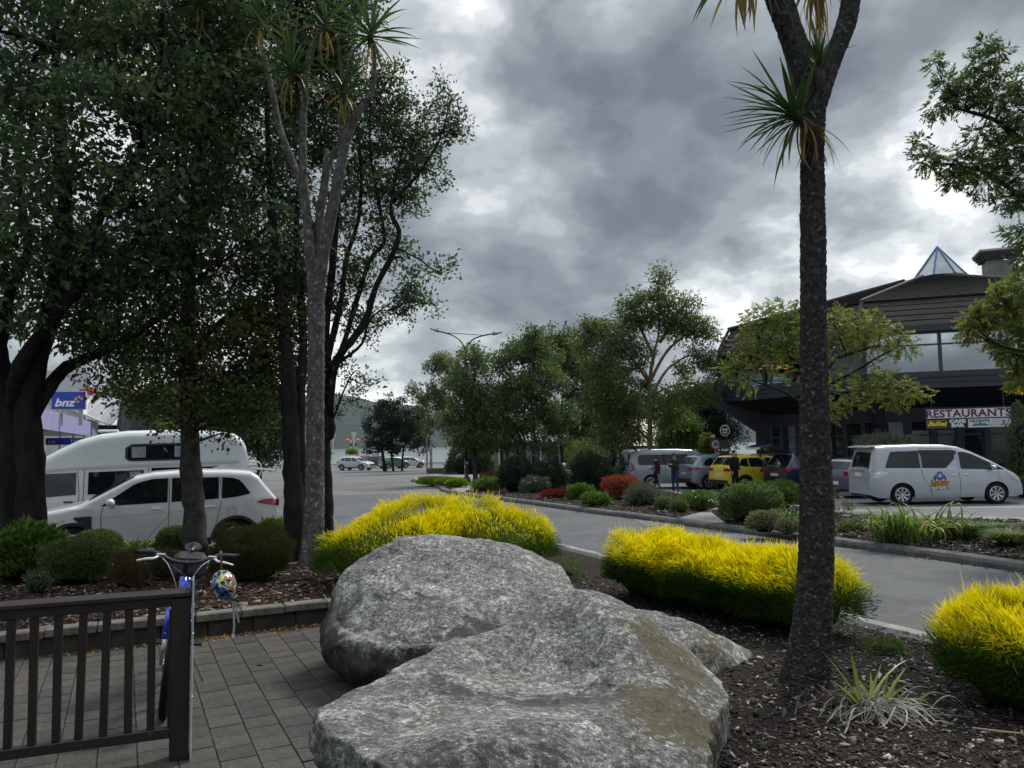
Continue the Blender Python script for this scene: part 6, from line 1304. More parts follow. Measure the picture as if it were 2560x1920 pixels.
# ================================================================== TREES
m_bark = mat('dark_bark', (.011,.010,.010), .95, spec=.2, noise=(9, 7), col2=(.032,.030,.028), bump=(40, .9, .02), mapscale=(1,1,.35), ramp=(.42,.72))
m_bark_l = mat('lichened_bark', (.075,.073,.068), .9, noise=(7, 7), col2=(.030,.028,.027), bump=(40, .8, .015), ramp=(.35,.6))
m_bark_o = mat('orange_lichen_bark', (.16,.135,.10), .9, noise=(3, 6), col2=(.20,.11,.03), bump=(30, .7, .015), ramp=(.4,.65))
m_bark_p = mat('pale_bark', (.30,.28,.25), .85, noise=(3, 6), col2=(.14,.125,.11), bump=(30, .6, .012), ramp=(.4,.62), mapscale=(1,1,1))
LF = dict(
 dark=leafmat('leaf_dark', [(0.031,0.055,0.031),(0.053,0.089,0.043),(0.079,0.125,0.055),(0.114,0.156,0.062),(0.156,0.180,0.066)], .50, .42, .35),
 small=leafmat('leaf_small_dark', [(0.029,0.046,0.022),(0.050,0.079,0.031),(0.079,0.110,0.038),(0.114,0.134,0.043),(0.216,0.132,0.042)], .48, .4),
 right=leafmat('leaf_twiggy', [(0.030,0.051,0.028),(0.053,0.085,0.040),(0.081,0.117,0.052),(0.106,0.136,0.057)], .46, .38),
 mid=leafmat('leaf_mid', [(0.029,0.056,0.022),(0.056,0.099,0.036),(0.092,0.140,0.049),(0.129,0.174,0.056),(0.179,0.146,0.050)], .38, .45),
 olive=leafmat('leaf_olive', [(0.031,0.053,0.020),(0.061,0.095,0.033),(0.101,0.136,0.044),(0.154,0.176,0.053),(0.209,0.176,0.055)], .40, .5),
 maple=leafmat('leaf_purple_dark', [(.010,.018,.010),(.018,.030,.014),(.028,.045,.018),(.05,.035,.02)], .3, .45),
 yellowish=leafmat('leaf_yellow_green', [(.045,.075,.024),(.085,.125,.036),(.135,.175,.045),(.21,.22,.05),(.28,.23,.055)], .45, .42),
 conifer=leafmat('leaf_conifer', [(0.008,0.018,0.010),(0.016,0.034,0.017),(0.029,0.055,0.026)], .15, .6),
 rust=leafmat('leaf_rust', [(.07,.022,.014),(.15,.045,.022),(.24,.07,.03),(.30,.05,.05),(.30,.14,.05)], .3, .5),
 red=leafmat('leaf_red', [(.07,.010,.012),(.14,.02,.02),(.2,.04,.03)], .3, .5),
 grey=leafmat('leaf_grey_green', [(.05,.07,.045),(.09,.12,.075),(.15,.18,.12)], .25, .55),
 lime=leafmat('leaf_lime', [(.08,.14,.015),(.16,.25,.025),(.26,.36,.04)], .35, .5),
 fresh=leafmat('leaf_fresh', [(.030,.065,.015),(.06,.12,.025),(.11,.18,.04),(.18,.22,.06)], .35, .45),
 heath=leafmat('leaf_heather', [(.05,.045,.022),(.09,.075,.035),(.14,.10,.05)], .2, .7),
 varie=leafmat('leaf_variegated', [(.07,.085,.045),(.13,.15,.08),(.22,.23,.13),(.16,.10,.07)], .25, .55))
def bez(a, b, lift, n=7, side=None):
    a, b = np.array(a, float), np.array(b, float); d = b-a; l = np.linalg.norm(d); s = rng.normal(0, .10, 3)*l if side is None else side
    return [a+d*t+np.array([0, 0, lift*l])*math.sin(math.pi*t)+s*math.sin(math.pi*t) for t in np.linspace(0, 1, n)]
class TreeB:
    def __init__(s, name, label, base, bark, group='', cat='tree'):
        s.base = np.array(list(base)); s.root = empty(name, tuple(base), label=label, cat=cat, group=group or None); s.bark = bark; s.V = []; s.F = []; s.n = 0; s.nodes = []; s.L = []
    def tube(s, pts, rad, seg=7):
        V, F = tube_np(pts, rad, seg, True); s.V.append(V); s.F += [tuple(i+s.n for i in f) for f in F]; s.n += len(V)
    def limb(s, pts, r0, r1, n=26, seg=10, nodes=True):
        P = spline([list(p) for p in pts], n); rr = np.linspace(r0, r1, n); P = [p+rng.normal(0, rr[i]*.05, 3) for i, p in enumerate(P)]; s.tube(P, rr*(1+.06*rng.normal(size=n)), seg)
        if nodes:
            for i, p in enumerate(P): s.nodes.append((p, rr[i]))
    def blob(s, c, r, ncl, nl, ls, attach=True, flat=1.0, rc=.22, aspect=.55, droop=.3, shape=2, tmul=1.0, toff=0.0, twig=.008, shell=.35):
        c = np.array(list(c)); r = np.array(r if hasattr(r, '__len__') else (r, r, r*flat), float)
        if attach and s.nodes:
            low = [(np.linalg.norm(c-p)+max(0, p[2]-c[2])*1.5, i) for i, (p, q) in enumerate(s.nodes)]; i = min(low)[1]; p, q = s.nodes[i]
            q0 = min(q*.6, .02+.03*np.linalg.norm(c-p)); P = bez(p, c, .05, 9); s.tube(P, np.linspace(q0, max(q0*.3, twig), 9), 6); src = P[4:]
        else: src = [c]
        D = unit(rng.normal(size=(ncl, 3))); rad = rng.random(ncl)**shell; Q = c+D*rad[:,None]*r
        for q in Q:
            p = src[rng.integers(len(src))]; s.tube(bez(p, q, .02, 4), [twig, twig*.8, twig*.6, twig*.3], 3)
        ci = rng.integers(ncl, size=nl); P = Q[ci]+np.clip(rng.normal(0, 1, (nl, 3)), -1.7, 1.7)*rc*np.array([1,1,.75])
        dd = unit((P-c)/r*.6+rng.normal(0, .7, (nl, 3))+np.array([0,0,-droop])); up = (P[:,2]-c[2])/r[2]
        ct = rng.normal(0, .13, ncl); t = np.clip(rng.beta(2, 2.6, nl)*tmul+toff+.12*fbm(P, 1.3, 2, 7)+ct[ci], 0, 1)
        s.L.append((P, dd, ls*rng.lognormal(0, .22, nl), aspect, t, shape))
    def done(s, leaf, leafname='crown', trunkname='trunk'):
        if s.V: link(trunkname, mesh_np(trunkname, np.concatenate(s.V)-s.base, s.F, s.bark, smooth=True), s.root)
        Vs, Fs, Ts, n = [], [], [], 0
        for P, dd, ls, asp, t, shp in s.L:
            V, F, T = leaves(P, dd, ls, ls*asp, t, shape=shp); Vs.append(V); Fs.append(F+n); Ts.append(T); n += len(V)
        if Vs: link(leafname, mesh_np(leafname, np.concatenate(Vs)-s.base, np.concatenate(Fs), leaf, tint=np.concatenate(Ts)), s.root)
        return s.root
def A_(x, y, d): return np.array(list(at(x, y, d)))
GT = 'tall dark trees crowding the left bed'
# --- A: broad leaved tree with twin trunks at the far left
yA = 10.6; b_ = at(45, 1165, yA); b_.z = nz(b_.x, b_.y)-.05
T = TreeB('broadleaf_tree', 'broad leaved tree with thick twin black trunks at the left edge', b_, m_bark, GT)
T.limb([A_(22,1175,yA),A_(20,1050,yA),A_(22,950,yA),A_(10,850,yA),A_(-5,760,yA-.1),A_(-30,600,yA-.2),A_(-50,400,yA-.2)], .22, .07, 34, 14)
T.limb([A_(62,1175,yA),A_(66,1050,yA),A_(62,950,yA),A_(60,880,yA),A_(78,790,yA-.1),A_(104,690,yA-.2),A_(135,560,yA-.3),A_(140,420,yA-.3),A_(125,250,yA-.2),A_(120,60,yA),A_(118,-80,yA)], .21, .04, 40, 14)
T.limb([A_(30,880,yA),A_(40,800,yA-.3),A_(90,720,yA-.4),A_(150,640,yA-.5),A_(195,560,yA-.5),A_(215,470,yA-.4),A_(300,330,yA-.2),A_(340,180,yA),A_(350,30,yA)], .11, .03, 36, 10)
T.limb([A_(66,900,yA),A_(110,830,yA+.2),A_(150,790,yA+.3),A_(220,760,yA+.3),A_(300,715,yA+.3),A_(380,660,yA+.3),A_(430,600,yA+.3)], .11, .025, 26, 9)
T.limb([A_(-4,780,yA),A_(20,640,yA-.4),A_(60,540,yA-.5),A_(40,380,yA-.4),A_(50,200,yA-.2)], .08, .03, 24, 8)
T.limb([A_(100,700,yA-.2),A_(180,620,yA-.2),A_(260,560,yA),A_(330,470,yA+.1),A_(430,330,yA+.1),A_(500,180,yA+.1)], .07, .02, 24, 8)
for (x, y, d, r, k) in [(-60,80,10.6,1.2,1),(60,120,10.2,1.05,1),(240,70,10.2,1.05,1),(410,100,10.6,1.1,1),(120,300,10.0,1.0,1),(300,260,10.1,1.1,1.1),(470,250,10.6,1.0,.9),(-30,420,9.9,1.0,1),(120,480,10.0,.9,.9),(290,440,10.2,1.0,1.1),
                     (440,400,10.6,.85,.8),(20,-110,10.6,1.5,1.2),(280,-120,10.6,1.5,1.2),(520,-90,11,1.4,1),(560,120,11,.9,.8),(170,640,10.6,.75,.9),(310,610,10.8,.85,1),(20,590,9.7,.7,.7),(410,560,11,.8,.8),(-40,650,10.4,.7,.8),(560,330,11,.7,.6),(600,470,10.2,.35,.35),(640,520,9.9,.28,.22),(90,640,10.9,.8,1),(240,720,11,.6,.9),(560,500,10.3,.4,.35)]:
    T.blob(A_(x, y, d), r, int(28*r*r*k)+6, int(1600*r*r*k), .105, rc=.19, aspect=.5, droop=.35, shape=6 if r < .5 or d < 10.3 else 2)
T.done(LF['dark'])
# --- B: small leaved tree with the grey trunk
yB = 11.3; b_ = at(420, 1180, yB); b_.z = nz(b_.x, b_.y)-.05
T = TreeB('beech_tree', 'small leaved tree with single grey trunk in front of the white SUV', b_, m_bark_l, GT)
T.limb([A_(423,1190,yB),A_(418,1080,yB),A_(412,1000,yB),A_(409,900,yB),A_(406,800,yB),A_(404,700,yB),A_(408,560,yB),A_(424,420,yB),A_(432,300,yB),A_(440,150,yB),A_(450,-40,yB)], .165, .05, 50, 16)
T.limb([A_(408,620,yB),A_(402,540,yB-.2),A_(392,470,yB-.2),A_(380,300,yB-.2)], .06, .03, 16, 8); T.limb([A_(408,780,yB),A_(470,700,yB),A_(560,640,yB-.1),A_(620,560,yB)], .05, .015, 20, 7); T.limb([A_(408,830,yB),A_(340,780,yB-.2),A_(270,770,yB-.2)], .04, .012, 14, 6)
for (x, y, d, r, k) in [(340,700,11,.75,1),(450,710,11,.9,1.1),(560,700,11.4,.8,1.1),(270,790,11.3,.6,1.2),(400,800,10.8,.7,1.3),(520,810,11.3,.75,1.3),(330,850,11.5,.5,1.2),(440,880,10.9,.42,1.1),(610,800,11.6,.6,1),(560,890,11.6,.45,.8),(300,870,11.8,.35,.8),
                     (440,570,11.6,.9,.9),(550,570,11.6,.85,.9),(400,440,12,1.0,.8),(520,420,12,1.0,.8),(400,250,12.2,1.1,.8),(520,240,12.2,1.1,.8),(500,60,12.4,1.2,.8),(380,60,12.4,1.2,.8),(610,630,11.7,.6,.9),(380,905,11.3,.3,.8),(500,920,11.2,.28,.8),(230,690,11.6,.7,1),(220,600,12.2,.9,.9),(480,935,11.3,.16,.5),(370,925,11.2,.16,.5)]:
    T.blob(A_(x, y, d), (r, r, r*.8), int(44*r*r*k)+8, int(3500*r*r*k), .062, rc=.14, aspect=.66, droop=.1, twig=.006)
T.done(LF['small'])
# --- C/D: upright twiggy trees round the pale cabbage tree
yC_ = 10.9; b_ = at(632, 1205, yC_); b_.z = nz(b_.x, b_.y)-.05
T = TreeB('twiggy_tree', 'dark trunk tree immediately left of the pale cabbage tree', b_, m_bark, GT)
T.limb([A_(638,1210,yC_),A_(636,1100,yC_),A_(630,1000,yC_),A_(626,900,yC_),A_(622,820,yC_),A_(618,740,yC_+.1),A_(606,620,yC_+.2),A_(590,480,yC_+.3),A_(580,330,yC_+.4),A_(575,180,yC_+.4)], .16, .03, 46, 14)
T.limb([A_(655,1205,yC_+.1),A_(655,1080,yC_+.1),A_(648,960,yC_+.1),A_(650,860,yC_+.2),A_(655,760,yC_+.3),A_(650,640,yC_+.5),A_(640,500,yC_+.6),A_(650,330,yC_+.7),A_(640,150,yC_+.7)], .09, .03, 40, 10)
T.limb([A_(622,860,yC_),A_(650,800,yC_+.2),A_(690,740,yC_+.3)], .06, .02, 10, 7)
for (x, y, d, r, k) in [(610,560,11.4,.6,.7),(600,420,11.6,.75,.7),(650,380,12,.8,.7),(600,260,11.8,.9,.8),(680,250,12,.85,.8),(620,110,11.8,.9,.9),(700,100,12,.85,.9),(640,-40,12,1.0,1),(640,660,11.4,.5,.7),(650,520,11.9,.6,.6),(600,740,11.6,.5,.8),(640,850,11.6,.35,.8),(590,850,11.9,.4,.9),(575,660,11.6,.6,1)]:
    T.blob(A_(x, y, d), (r*.85, r*.85, r), int(44*r*r*k)+8, int(3600*r*r*k), .062, rc=.12, aspect=.5, droop=-.2, twig=.006)
T.done(LF['right'])
yD = 11.8; b_ = at(706, 1195, yD); b_.z = nz(b_.x, b_.y)-.05
T = TreeB('twiggy_tree', 'many limbed upright tree right of the pale cabbage tree, crown open against the sky', b_, m_bark, GT)
T.limb([A_(706,1205,yD),A_(704,1080,yD),A_(700,960,yD),A_(712,930,yD),A_(700,870,yD),A_(706,800,yD),A_(704,700,yD),A_(716,600,yD),A_(726,480,yD+.1),A_(735,340,yD+.2),A_(740,180,yD+.2),A_(738,40,yD+.2)], .12, .025, 50, 12)
T.limb([A_(710,900,yD),A_(722,790,yD-.1),A_(760,735,yD-.2),A_(790,690,yD-.2),A_(812,620,yD-.2),A_(850,545,yD-.2),A_(862,500,yD-.2),A_(845,460,yD-.2),A_(850,410,yD-.1),A_(875,300,yD-.1)], .07, .02, 44, 9)
T.limb([A_(708,840,yD),A_(740,750,yD+.2),A_(770,650,yD+.2),A_(800,560,yD+.2),A_(830,520,yD+.1),A_(818,440,yD+.1),A_(800,330,yD+.1),A_(800,200,yD+.1)], .055, .015, 36, 8)
T.limb([A_(706,780,yD),A_(735,660,yD+.1),A_(748,560,yD+.2),A_(775,470,yD+.2),A_(780,360,yD+.2),A_(770,260,yD+.2)], .055, .015, 30, 8)
T.limb([A_(855,535,yD-.2),A_(905,560,yD-.2),A_(940,585,yD-.2),A_(965,580,yD-.2)], .018, .006, 12, 5); T.limb([A_(845,440,yD-.1),A_(900,380,yD-.1),A_(950,300,yD-.1),A_(975,210,yD-.1)], .03, .008, 16, 6)
T.limb([A_(722,790,yD-.1),A_(780,745,yD-.1),A_(800,690,yD),A_(850,650,yD)], .03, .008, 12, 5); T.limb([A_(712,930,yD),A_(740,850,yD-.1),A_(770,800,yD-.1),A_(800,840,yD-.1)], .02, .004, 12, 5)
T.limb([A_(726,480,yD),A_(700,380,yD),A_(690,260,yD)], .03, .01, 12, 6)
for (x, y, d, r, k) in [(740,150,12,.55,.9),(790,180,12,.5,1),(830,230,12,.5,1),(860,170,12,.28,.7),(770,300,12,.6,1),(840,330,12,.55,1),(900,310,11.8,.42,1),(945,290,11.8,.3,.9),(955,230,11.8,.26,.8),(985,260,11.8,.22,.7),(995,290,11.8,.18,.7),(930,370,11.8,.32,.9),
                     (870,410,11.9,.42,1),(790,420,12,.55,.9),(730,400,12.1,.7,.9),(690,220,12.1,.8,.9),(900,430,11.8,.22,.8),(820,500,12,.45,.9),(740,530,12,.6,.7),(870,560,11.9,.32,.8),(900,610,11.8,.28,.9),(850,640,11.9,.3,.9),(790,620,12,.4,.7),(940,590,11.7,.16,.7),(965,575,11.7,.12,.6),(790,700,12,.32,.7),(880,670,11.8,.2,.8),(925,655,11.8,.16,.7),
                     (740,680,12,.4,.7),(745,790,11.9,.2,.4),(770,820,11.8,.14,.35),(800,825,11.7,.09,.25),(765,865,11.7,.13,.5),(730,880,11.9,.14,.5),(745,30,12,.8,1),(700,-60,12,1,1),(720,620,12.1,.4,.6),(960,180,11.8,.15,.6),(850,280,12,.5,.9),(900,240,11.9,.3,.7)]:
    T.blob(A_(x, y, d), (r*.9, r*.9, r*1.05), int(56*r*r*k)+7, int(4200*r*r*k)+50, .062, rc=.10, aspect=.55, droop=-.25, twig=.006)
T.done(LF['right'])
# --- trees along the far side of the street
GMT = 'street trees in the middle distance'
def midtree(name, label, bpx, d, bark, leaf, trunk, blobs, ls, n, r0, cl=1.0, rc=.27, group=GMT, asp=.6, droop=.25):
    b_ = at(bpx[0], bpx[1], d); b_.z = gz(d)+.05; T = TreeB(name, label, b_, bark, group)
    for k_, tr in enumerate(trunk):
        P = [A_(x, y, d+(dd[0] if dd else 0)) for x, y, *dd in tr]; 
        if k_ == 0 or tr[0][1] > bpx[1]-15: P[0][2] = b_.z-.1
        T.limb(P, r0 if k_ == 0 else r0*.6, r0*.25, 18, 9)
    tot_ = sum(b[3]**2 for b in blobs)
    for (x, y, dd, r) in blobs:
        f = r*r/tot_; T.blob(A_(x, y, d+dd), (r, r, r*.85), max(7, int(90*cl*f*len(blobs)**.5)), int(n*f), ls, rc=rc, aspect=asp, droop=droop, twig=.02)
    T.done(leaf)
midtree('maple_tree', 'dense dark rounded tree with several black stems beside the parked cars', (845,1012), 84, m_bark, LF['maple'], [[(832,1012),(826,975),(820,930)],[(868,1012),(872,970),(885,930)],[(850,1012),(845,970),(848,920)]],
    [(820,900,0,1.9),(850,885,0,1.9),(885,900,0,1.9),(820,940,0,1.7),(860,935,1,2.0),(895,935,0,1.7),(840,960,0,1.3),(910,960,0,1.2),(810,965,0,1.0)], .22, 15000, .22)
midtree('birch_tree', 'slender tree with pale grey twin stems and brownish crown behind the low block wall', (925,1010), 76, m_bark_p, LF['olive'], [[(932,1012),(930,960),(925,910),(920,850)],[(922,1012),(922,960),(918,900)]],
    [(915,870,0,1.4),(940,850,0,1.5),(965,880,0,1.5),(945,790,0,1.3),(965,780,0,1.2),(895,840,0,.7),(975,830,0,1.2),(925,915,0,1.0),(975,920,0,1.2),(990,800,1,1.2)], .20, 10000, .16)
midtree('street_tree', 'green street tree in front of the double armed street lamp', (1028,1036), 47, m_bark_l, LF['mid'], [[(1028,1038),(1024,990),(1022,940),(1020,860)]],
    [(1020,780,0,1.1),(1000,830,0,1.1),(1035,840,0,1.2),(1010,880,0,1.2),(1050,890,0,1.1),(1000,930,0,1.1),(1040,940,0,1.1),(985,900,0,.8),(1060,940,0,.9),(1020,960,0,.9)], .17, 12000, .17)
midtree('street_tree', 'large dense green tree with mottled white leaning trunk', (1175,1040), 49, m_bark_p, LF['mid'], [[(1172,1045),(1163,1000),(1156,960),(1150,900),(1145,820)]],
    [(1090,790,0,1.3),(1130,760,0,1.2),(1165,770,0,1.3),(1080,850,0,1.3),(1130,840,-1,1.5),(1180,830,-1,1.5),(1100,910,-1,1.4),(1160,900,-1.5,1.5),(1200,900,-1,1.2),(1065,900,0,1.0),(1120,950,0,1.1),(1190,950,0,1.0),(1140,720,0,.5),(1070,950,0,.9),(1150,735,0,.8)], .17, 26000, .2)
midtree('street_tree', 'dark trunked green tree between the mottled trunk tree and the lichened tree', (1222,1035), 52, m_bark, LF['mid'], [[(1222,1040),(1216,1000),(1212,950),(1215,860)],[(1206,1025),(1200,985),(1190,950)]],
    [(1200,770,1,1.4),(1240,790,1,1.4),(1225,740,1,1.1),(1255,850,1,1.4),(1290,830,1,1.3),(1220,900,1,1.3),(1270,920,1,1.3),(1310,900,1,1.3),(1330,950,0,1.1),(1290,960,0,1.1),(1250,955,0,1.0),(1190,730,1,.9)], .17, 22000, .2)
midtree('ash_tree', 'tall open tree with orange lichen on its straight trunk', (1407,1058), 38.5, m_bark_o, LF['olive'], [[(1407,1062),(1405,960),(1403,880),(1404,820),(1412,770),(1425,700),(1420,620)],[(1404,830),(1370,780),(1330,745),(1290,735)],[(1406,820),(1440,760),(1485,720),(1520,690)],[(1404,860),(1440,800),(1480,770)],[(1412,770),(1380,700),(1360,650)],[(1425,740),(1470,670),(1490,650)]],
    [(1425,610,0,.45),(1422,640,0,.6),(1430,680,0,.8),(1370,650,0,.6),(1350,690,0,.7),(1390,690,0,.7),(1480,660,0,.6),(1500,700,0,.7),(1525,720,0,.5),(1460,710,0,.8),(1300,720,0,.8),(1270,710,0,.5),(1330,740,-1,.9),(1380,760,-1,.7),(1510,770,0,.6),(1290,790,-1,.9),(1330,820,-1.5,1.0),(1300,870,-1.5,1.0),(1350,880,-1.5,1.0),(1320,930,-1.5,.9),(1370,930,-1,.7),(1440,860,-1,.6),(1480,850,0,.7),(1520,850,0,.6),(1450,910,0,.6),(1540,780,0,.5),(1470,800,1,.5),(1260,750,0,.6),(1425,585,0,.28)], .15, 34000, .15, cl=1.4, rc=.26, asp=.45, droop=.4)
midtree('conifer', 'dark feathery conifer behind the left end of the restaurant', (1545,1000), 50, m_bark, LF['conifer'], [[(1545,1040),(1545,950),(1548,850)]],
    [(1548,800,0,.8),(1540,840,0,1.1),(1560,850,0,1.1),(1530,890,0,1.3),(1560,900,0,1.3),(1540,940,0,1.4),(1510,930,0,1.0),(1575,940,0,1.0),(1520,870,0,.8),(1500,960,0,1.0)], .20, 16000, .2, asp=.25, droop=.7)
midtree('small_tree', 'small round light green tree in front of the cream roofed cafe', (1468,985), 47, m_bark_p, LF['fresh'], [[(1468,1020),(1466,975),(1465,940)],[(1462,1020),(1452,970),(1440,940)]], [(1465,915,0,1.0),(1440,935,0,.8),(1490,930,0,.8),(1465,945,0,.9),(1430,950,0,.5),(1500,950,0,.5)], .14, 9000, .1)
midtree('olive_tree', 'olive green tree crown behind the glazed roof on the left', (290,960), 72, m_bark, LF['olive'], [[(290,990),(290,900)]], [(250,850,0,1.6),(240,890,0,1.8),(290,880,0,1.8),(330,905,0,1.6),(270,920,0,1.8),(340,930,2,1.8),(210,860,0,1.4)], .22, 9000, .2)
midtree('dark_tree', 'dark evergreen tree mass behind the campervan right of the beech trunk', (560,960), 42, m_bark, LF['dark'], [[(560,1000),(560,900)]], [(500,880,0,1.5),(560,860,0,1.6),(600,890,0,1.4),(550,930,0,1.6),(590,960,0,1.3),(480,920,0,1.2),(610,930,0,1.2)], .18, 15000, .2)
midtree('dark_tree', 'dark leafy tree far behind the trunks above the campervan roof', (390,930), 60, m_bark, LF['mid'], [[(390,980),(390,900)]], [(360,860,0,1.6),(400,880,0,1.6),(440,860,0,1.6),(420,910,0,1.5)], .2, 8000, .2)
midtree('dark_tree', 'dark evergreen trees behind the verandah shop', (1330,950), 68, m_bark, LF['conifer'], [[(1330,1000),(1330,900)]], [(1290,900,0,2.0),(1340,880,0,2.2),(1400,900,0,2.2),(1450,880,3,2.0),(1380,860,3,2.0),(1250,930,0,1.8),(1500,880,3,2.0),(1420,935,3,1.8)], .26, 14000, .25)
# --- pinnate leaved trees near the restaurant and at the right edge
def pinnate(T, c, r, nf, ls=.10, lf=.075, rc=.25, toff=0., tmul=1., droop=.5, twig=.007, attach=True):
    """fronds of paired leaflets"""
    c = np.array(list(c)); r = np.array(r if hasattr(r, '__len__') else (r, r, r*.8), float)
    if attach and T.nodes:
        i = min((np.linalg.norm(c-p), i) for i, (p, q) in enumerate(T.nodes))[1]; p, q = T.nodes[i]; P = bez(p, c, .05, 8); T.tube(P, np.linspace(min(q*.6, .03), twig, 8), 5)
        src = P[3:]
    else: src = [c]
    D = unit(rng.normal(size=(nf, 3))); Q = c+D*(rng.random(nf)**.45)[:,None]*r
    for q in Q[::5]: T.tube(bez(src[rng.integers(len(src))], q, .03, 4), [twig, twig*.7, twig*.5, twig*.3], 3)
    ax = unit(D*.7+rng.normal(0, .5, (nf, 3))+np.array([0,0,-.1])); sd_ = unit(np.cross(ax, [0,0,1])+rng.normal(0, .2, (nf, 3))); tt = np.clip(rng.beta(2,2.4,nf)*tmul+toff+.15*fbm(Q, 1.5, 2, 3), 0, 1)
    fl = ls*rng.uniform(1.4, 2.2, nf); Ps, Ds, Ls, Ts = [], [], [], []
    for k in range(4):
        t = (k+1)/4.5
        for sg in (-1, 1):
            Ps.append(Q+ax*(fl*t)[:,None]+np.array([0,0,-.25])*(fl*t*t)[:,None]); Ds.append(unit(sd_*sg+ax*.7+np.array([0,0,-droop*.5]))); Ls.append(lf*rng.uniform(.8, 1.2, nf)); Ts.append(tt)
    Ps.append(Q+ax*fl[:,None]*.95+np.array([0,0,-.25])*fl[:,None]*.9); Ds.append(ax); Ls.append(lf*rng.uniform(.9, 1.3, nf)); Ts.append(tt)
    T.L.append((np.concatenate(Ps), np.concatenate(Ds), np.concatenate(Ls), .36, np.concatenate(Ts), 2))
yR = 22.6; b_ = at(1775, 1125, yR); b_.z = gz(yR)+.1
T = TreeB('pinnate_tree', 'spreading yellow green tree before the restaurant, crossed by the palm trunk', b_, m_bark, 'pinnate leaved trees on the right')
T.limb([A_(1775,1118,yR),A_(1770,1000,yR),A_(1768,920,yR),A_(1775,860,yR),A_(1780,820,yR),A_(1800,780,yR),A_(1850,760,yR),A_(1900,745,yR)], .10, .03, 26, 9)
T.limb([A_(1775,870,yR),A_(1740,800,yR),A_(1690,760,yR),A_(1650,740,yR)], .06, .02, 16, 7); T.limb([A_(1775,840,yR),A_(1850,800,yR),A_(1900,770,yR),A_(1950,745,yR)], .05, .015, 16, 7)
T.limb([A_(1772,900,yR),A_(1820,880,yR),A_(1870,840,yR),A_(1950,840,yR)], .05, .015, 16, 7); T.limb([A_(1768,900,yR),A_(1700,850,yR),A_(1620,820,yR),A_(1590,800,yR)], .05, .012, 16, 7)
for (x, y, dd, r, k) in [(1650,690,0,.65,1),(1690,680,0,.6,1),(1720,700,0,.7,1),(1640,730,0,.6,1),(1700,740,0,.6,.8),(1610,760,0,.5,.8),(1600,790,0,.4,.7),(1800,690,0,.6,.9),(1850,700,0,.65,1.1),(1900,720,0,.55,1),(1940,735,0,.45,1),(1955,750,0,.3,.8),(1870,740,0,.5,.9),(1820,740,0,.5,.6),
                      (1800,800,0,.45,.5),(1820,850,0,.5,.8),(1870,830,0,.5,.9),(1920,830,0,.5,1),(1960,840,0,.45,1),(1985,850,0,.25,.9),(1800,880,0,.3,.7),(1930,860,0,.4,.9),(1790,905,0,.2,.6),(1660,770,0,.5,.7),(1720,800,0,.4,.5),(1890,790,0,.25,.4),(1610,830,0,.35,.6),(1575,800,0,.4,.6),(1860,865,0,.35,.8)]:
    pinnate(T, A_(x, y, yR+dd), r, int(280*r*r*k)+8, .11, .10, toff=.05)
T.done(LF['yellowish'])
yQ = 9.5; b_ = at(2480, 1180, yQ); b_ = Vector((b_.x, b_.y, gz(yQ)))
T = TreeB('pinnate_tree', 'ash like tree reaching into the picture from beyond the right edge', b_, m_bark, 'pinnate leaved trees on the right')
P0 = np.array(list(b_)); T.limb([P0, A_(2470,900,yQ), A_(2450,600,yQ), A_(2420,400,yQ), A_(2330,300,yQ), A_(2212,305,yQ), A_(2150,260,yQ), A_(2060,232,yQ)], .13, .012, 44, 10)
T.limb([A_(2440,560,yQ),A_(2330,500,yQ),A_(2200,420,yQ),A_(2120,370,yQ),A_(2020,350,yQ)], .05, .01, 24, 7); T.limb([A_(2450,640,yQ),A_(2330,640,yQ+1),A_(2260,580,yQ+1),A_(2212,540,yQ+1)], .04, .01, 18, 6)
T.limb([A_(2460,820,yQ),A_(2330,760,yQ+2),A_(2220,760,yQ+2),A_(2150,740,yQ+2),A_(2100,700,yQ+2)], .04, .01, 22, 6)
for (x, y, dd, r, k) in [(2050,180,0,.16,1.2),(2020,135,0,.09,1),(2030,230,0,.16,1),(2120,140,0,.22,1.2),(2100,190,0,.25,1.2),(2150,210,0,.25,1.2),(2125,95,0,.10,1),(2160,110,0,.1,.8),(2200,180,0,.2,1),(2240,230,0,.35,1),(2070,215,0,.16,1),
                      (2120,290,0,.18,1.1),(2060,350,0,.22,1.1),(2000,340,0,.16,1.2),(1985,310,0,.09,1),(2110,360,0,.26,1.2),(2160,330,0,.26,1.2),(2200,380,0,.28,1.2),(2060,385,0,.14,1),(2130,400,0,.2,1),(2180,430,0,.16,1),(2240,330,0,.35,1),(2205,270,0,.2,1),(2170,280,0,.15,1),
                      (2200,500,0,.16,1),(2215,560,0,.16,1),(2250,530,0,.3,1),(2215,620,.5,.2,.8),(2210,440,0,.15,1)]:
    pinnate(T, A_(x, y, yQ+dd), r, int(800*r**1.6*k)+10, .055, .056, droop=.6, twig=.004)
T.done(LF['mid'])
yP = 13.5; b_ = at(2500, 1200, yP); b_ = Vector((b_.x, b_.y, gz(yP)))
T = TreeB('pinnate_tree', 'yellow green tree at the right edge over the restaurant windows', b_, m_bark, 'pinnate leaved trees on the right')
T.limb([np.array(list(b_)),A_(2480,900,yP),A_(2420,780,yP),A_(2300,760,yP),A_(2200,765,yP),A_(2130,735,yP),A_(2100,705,yP)], .1, .008, 30, 8); T.limb([A_(2300,760,yP),A_(2240,700,yP),A_(2200,640,yP)], .02, .008, 12, 6)
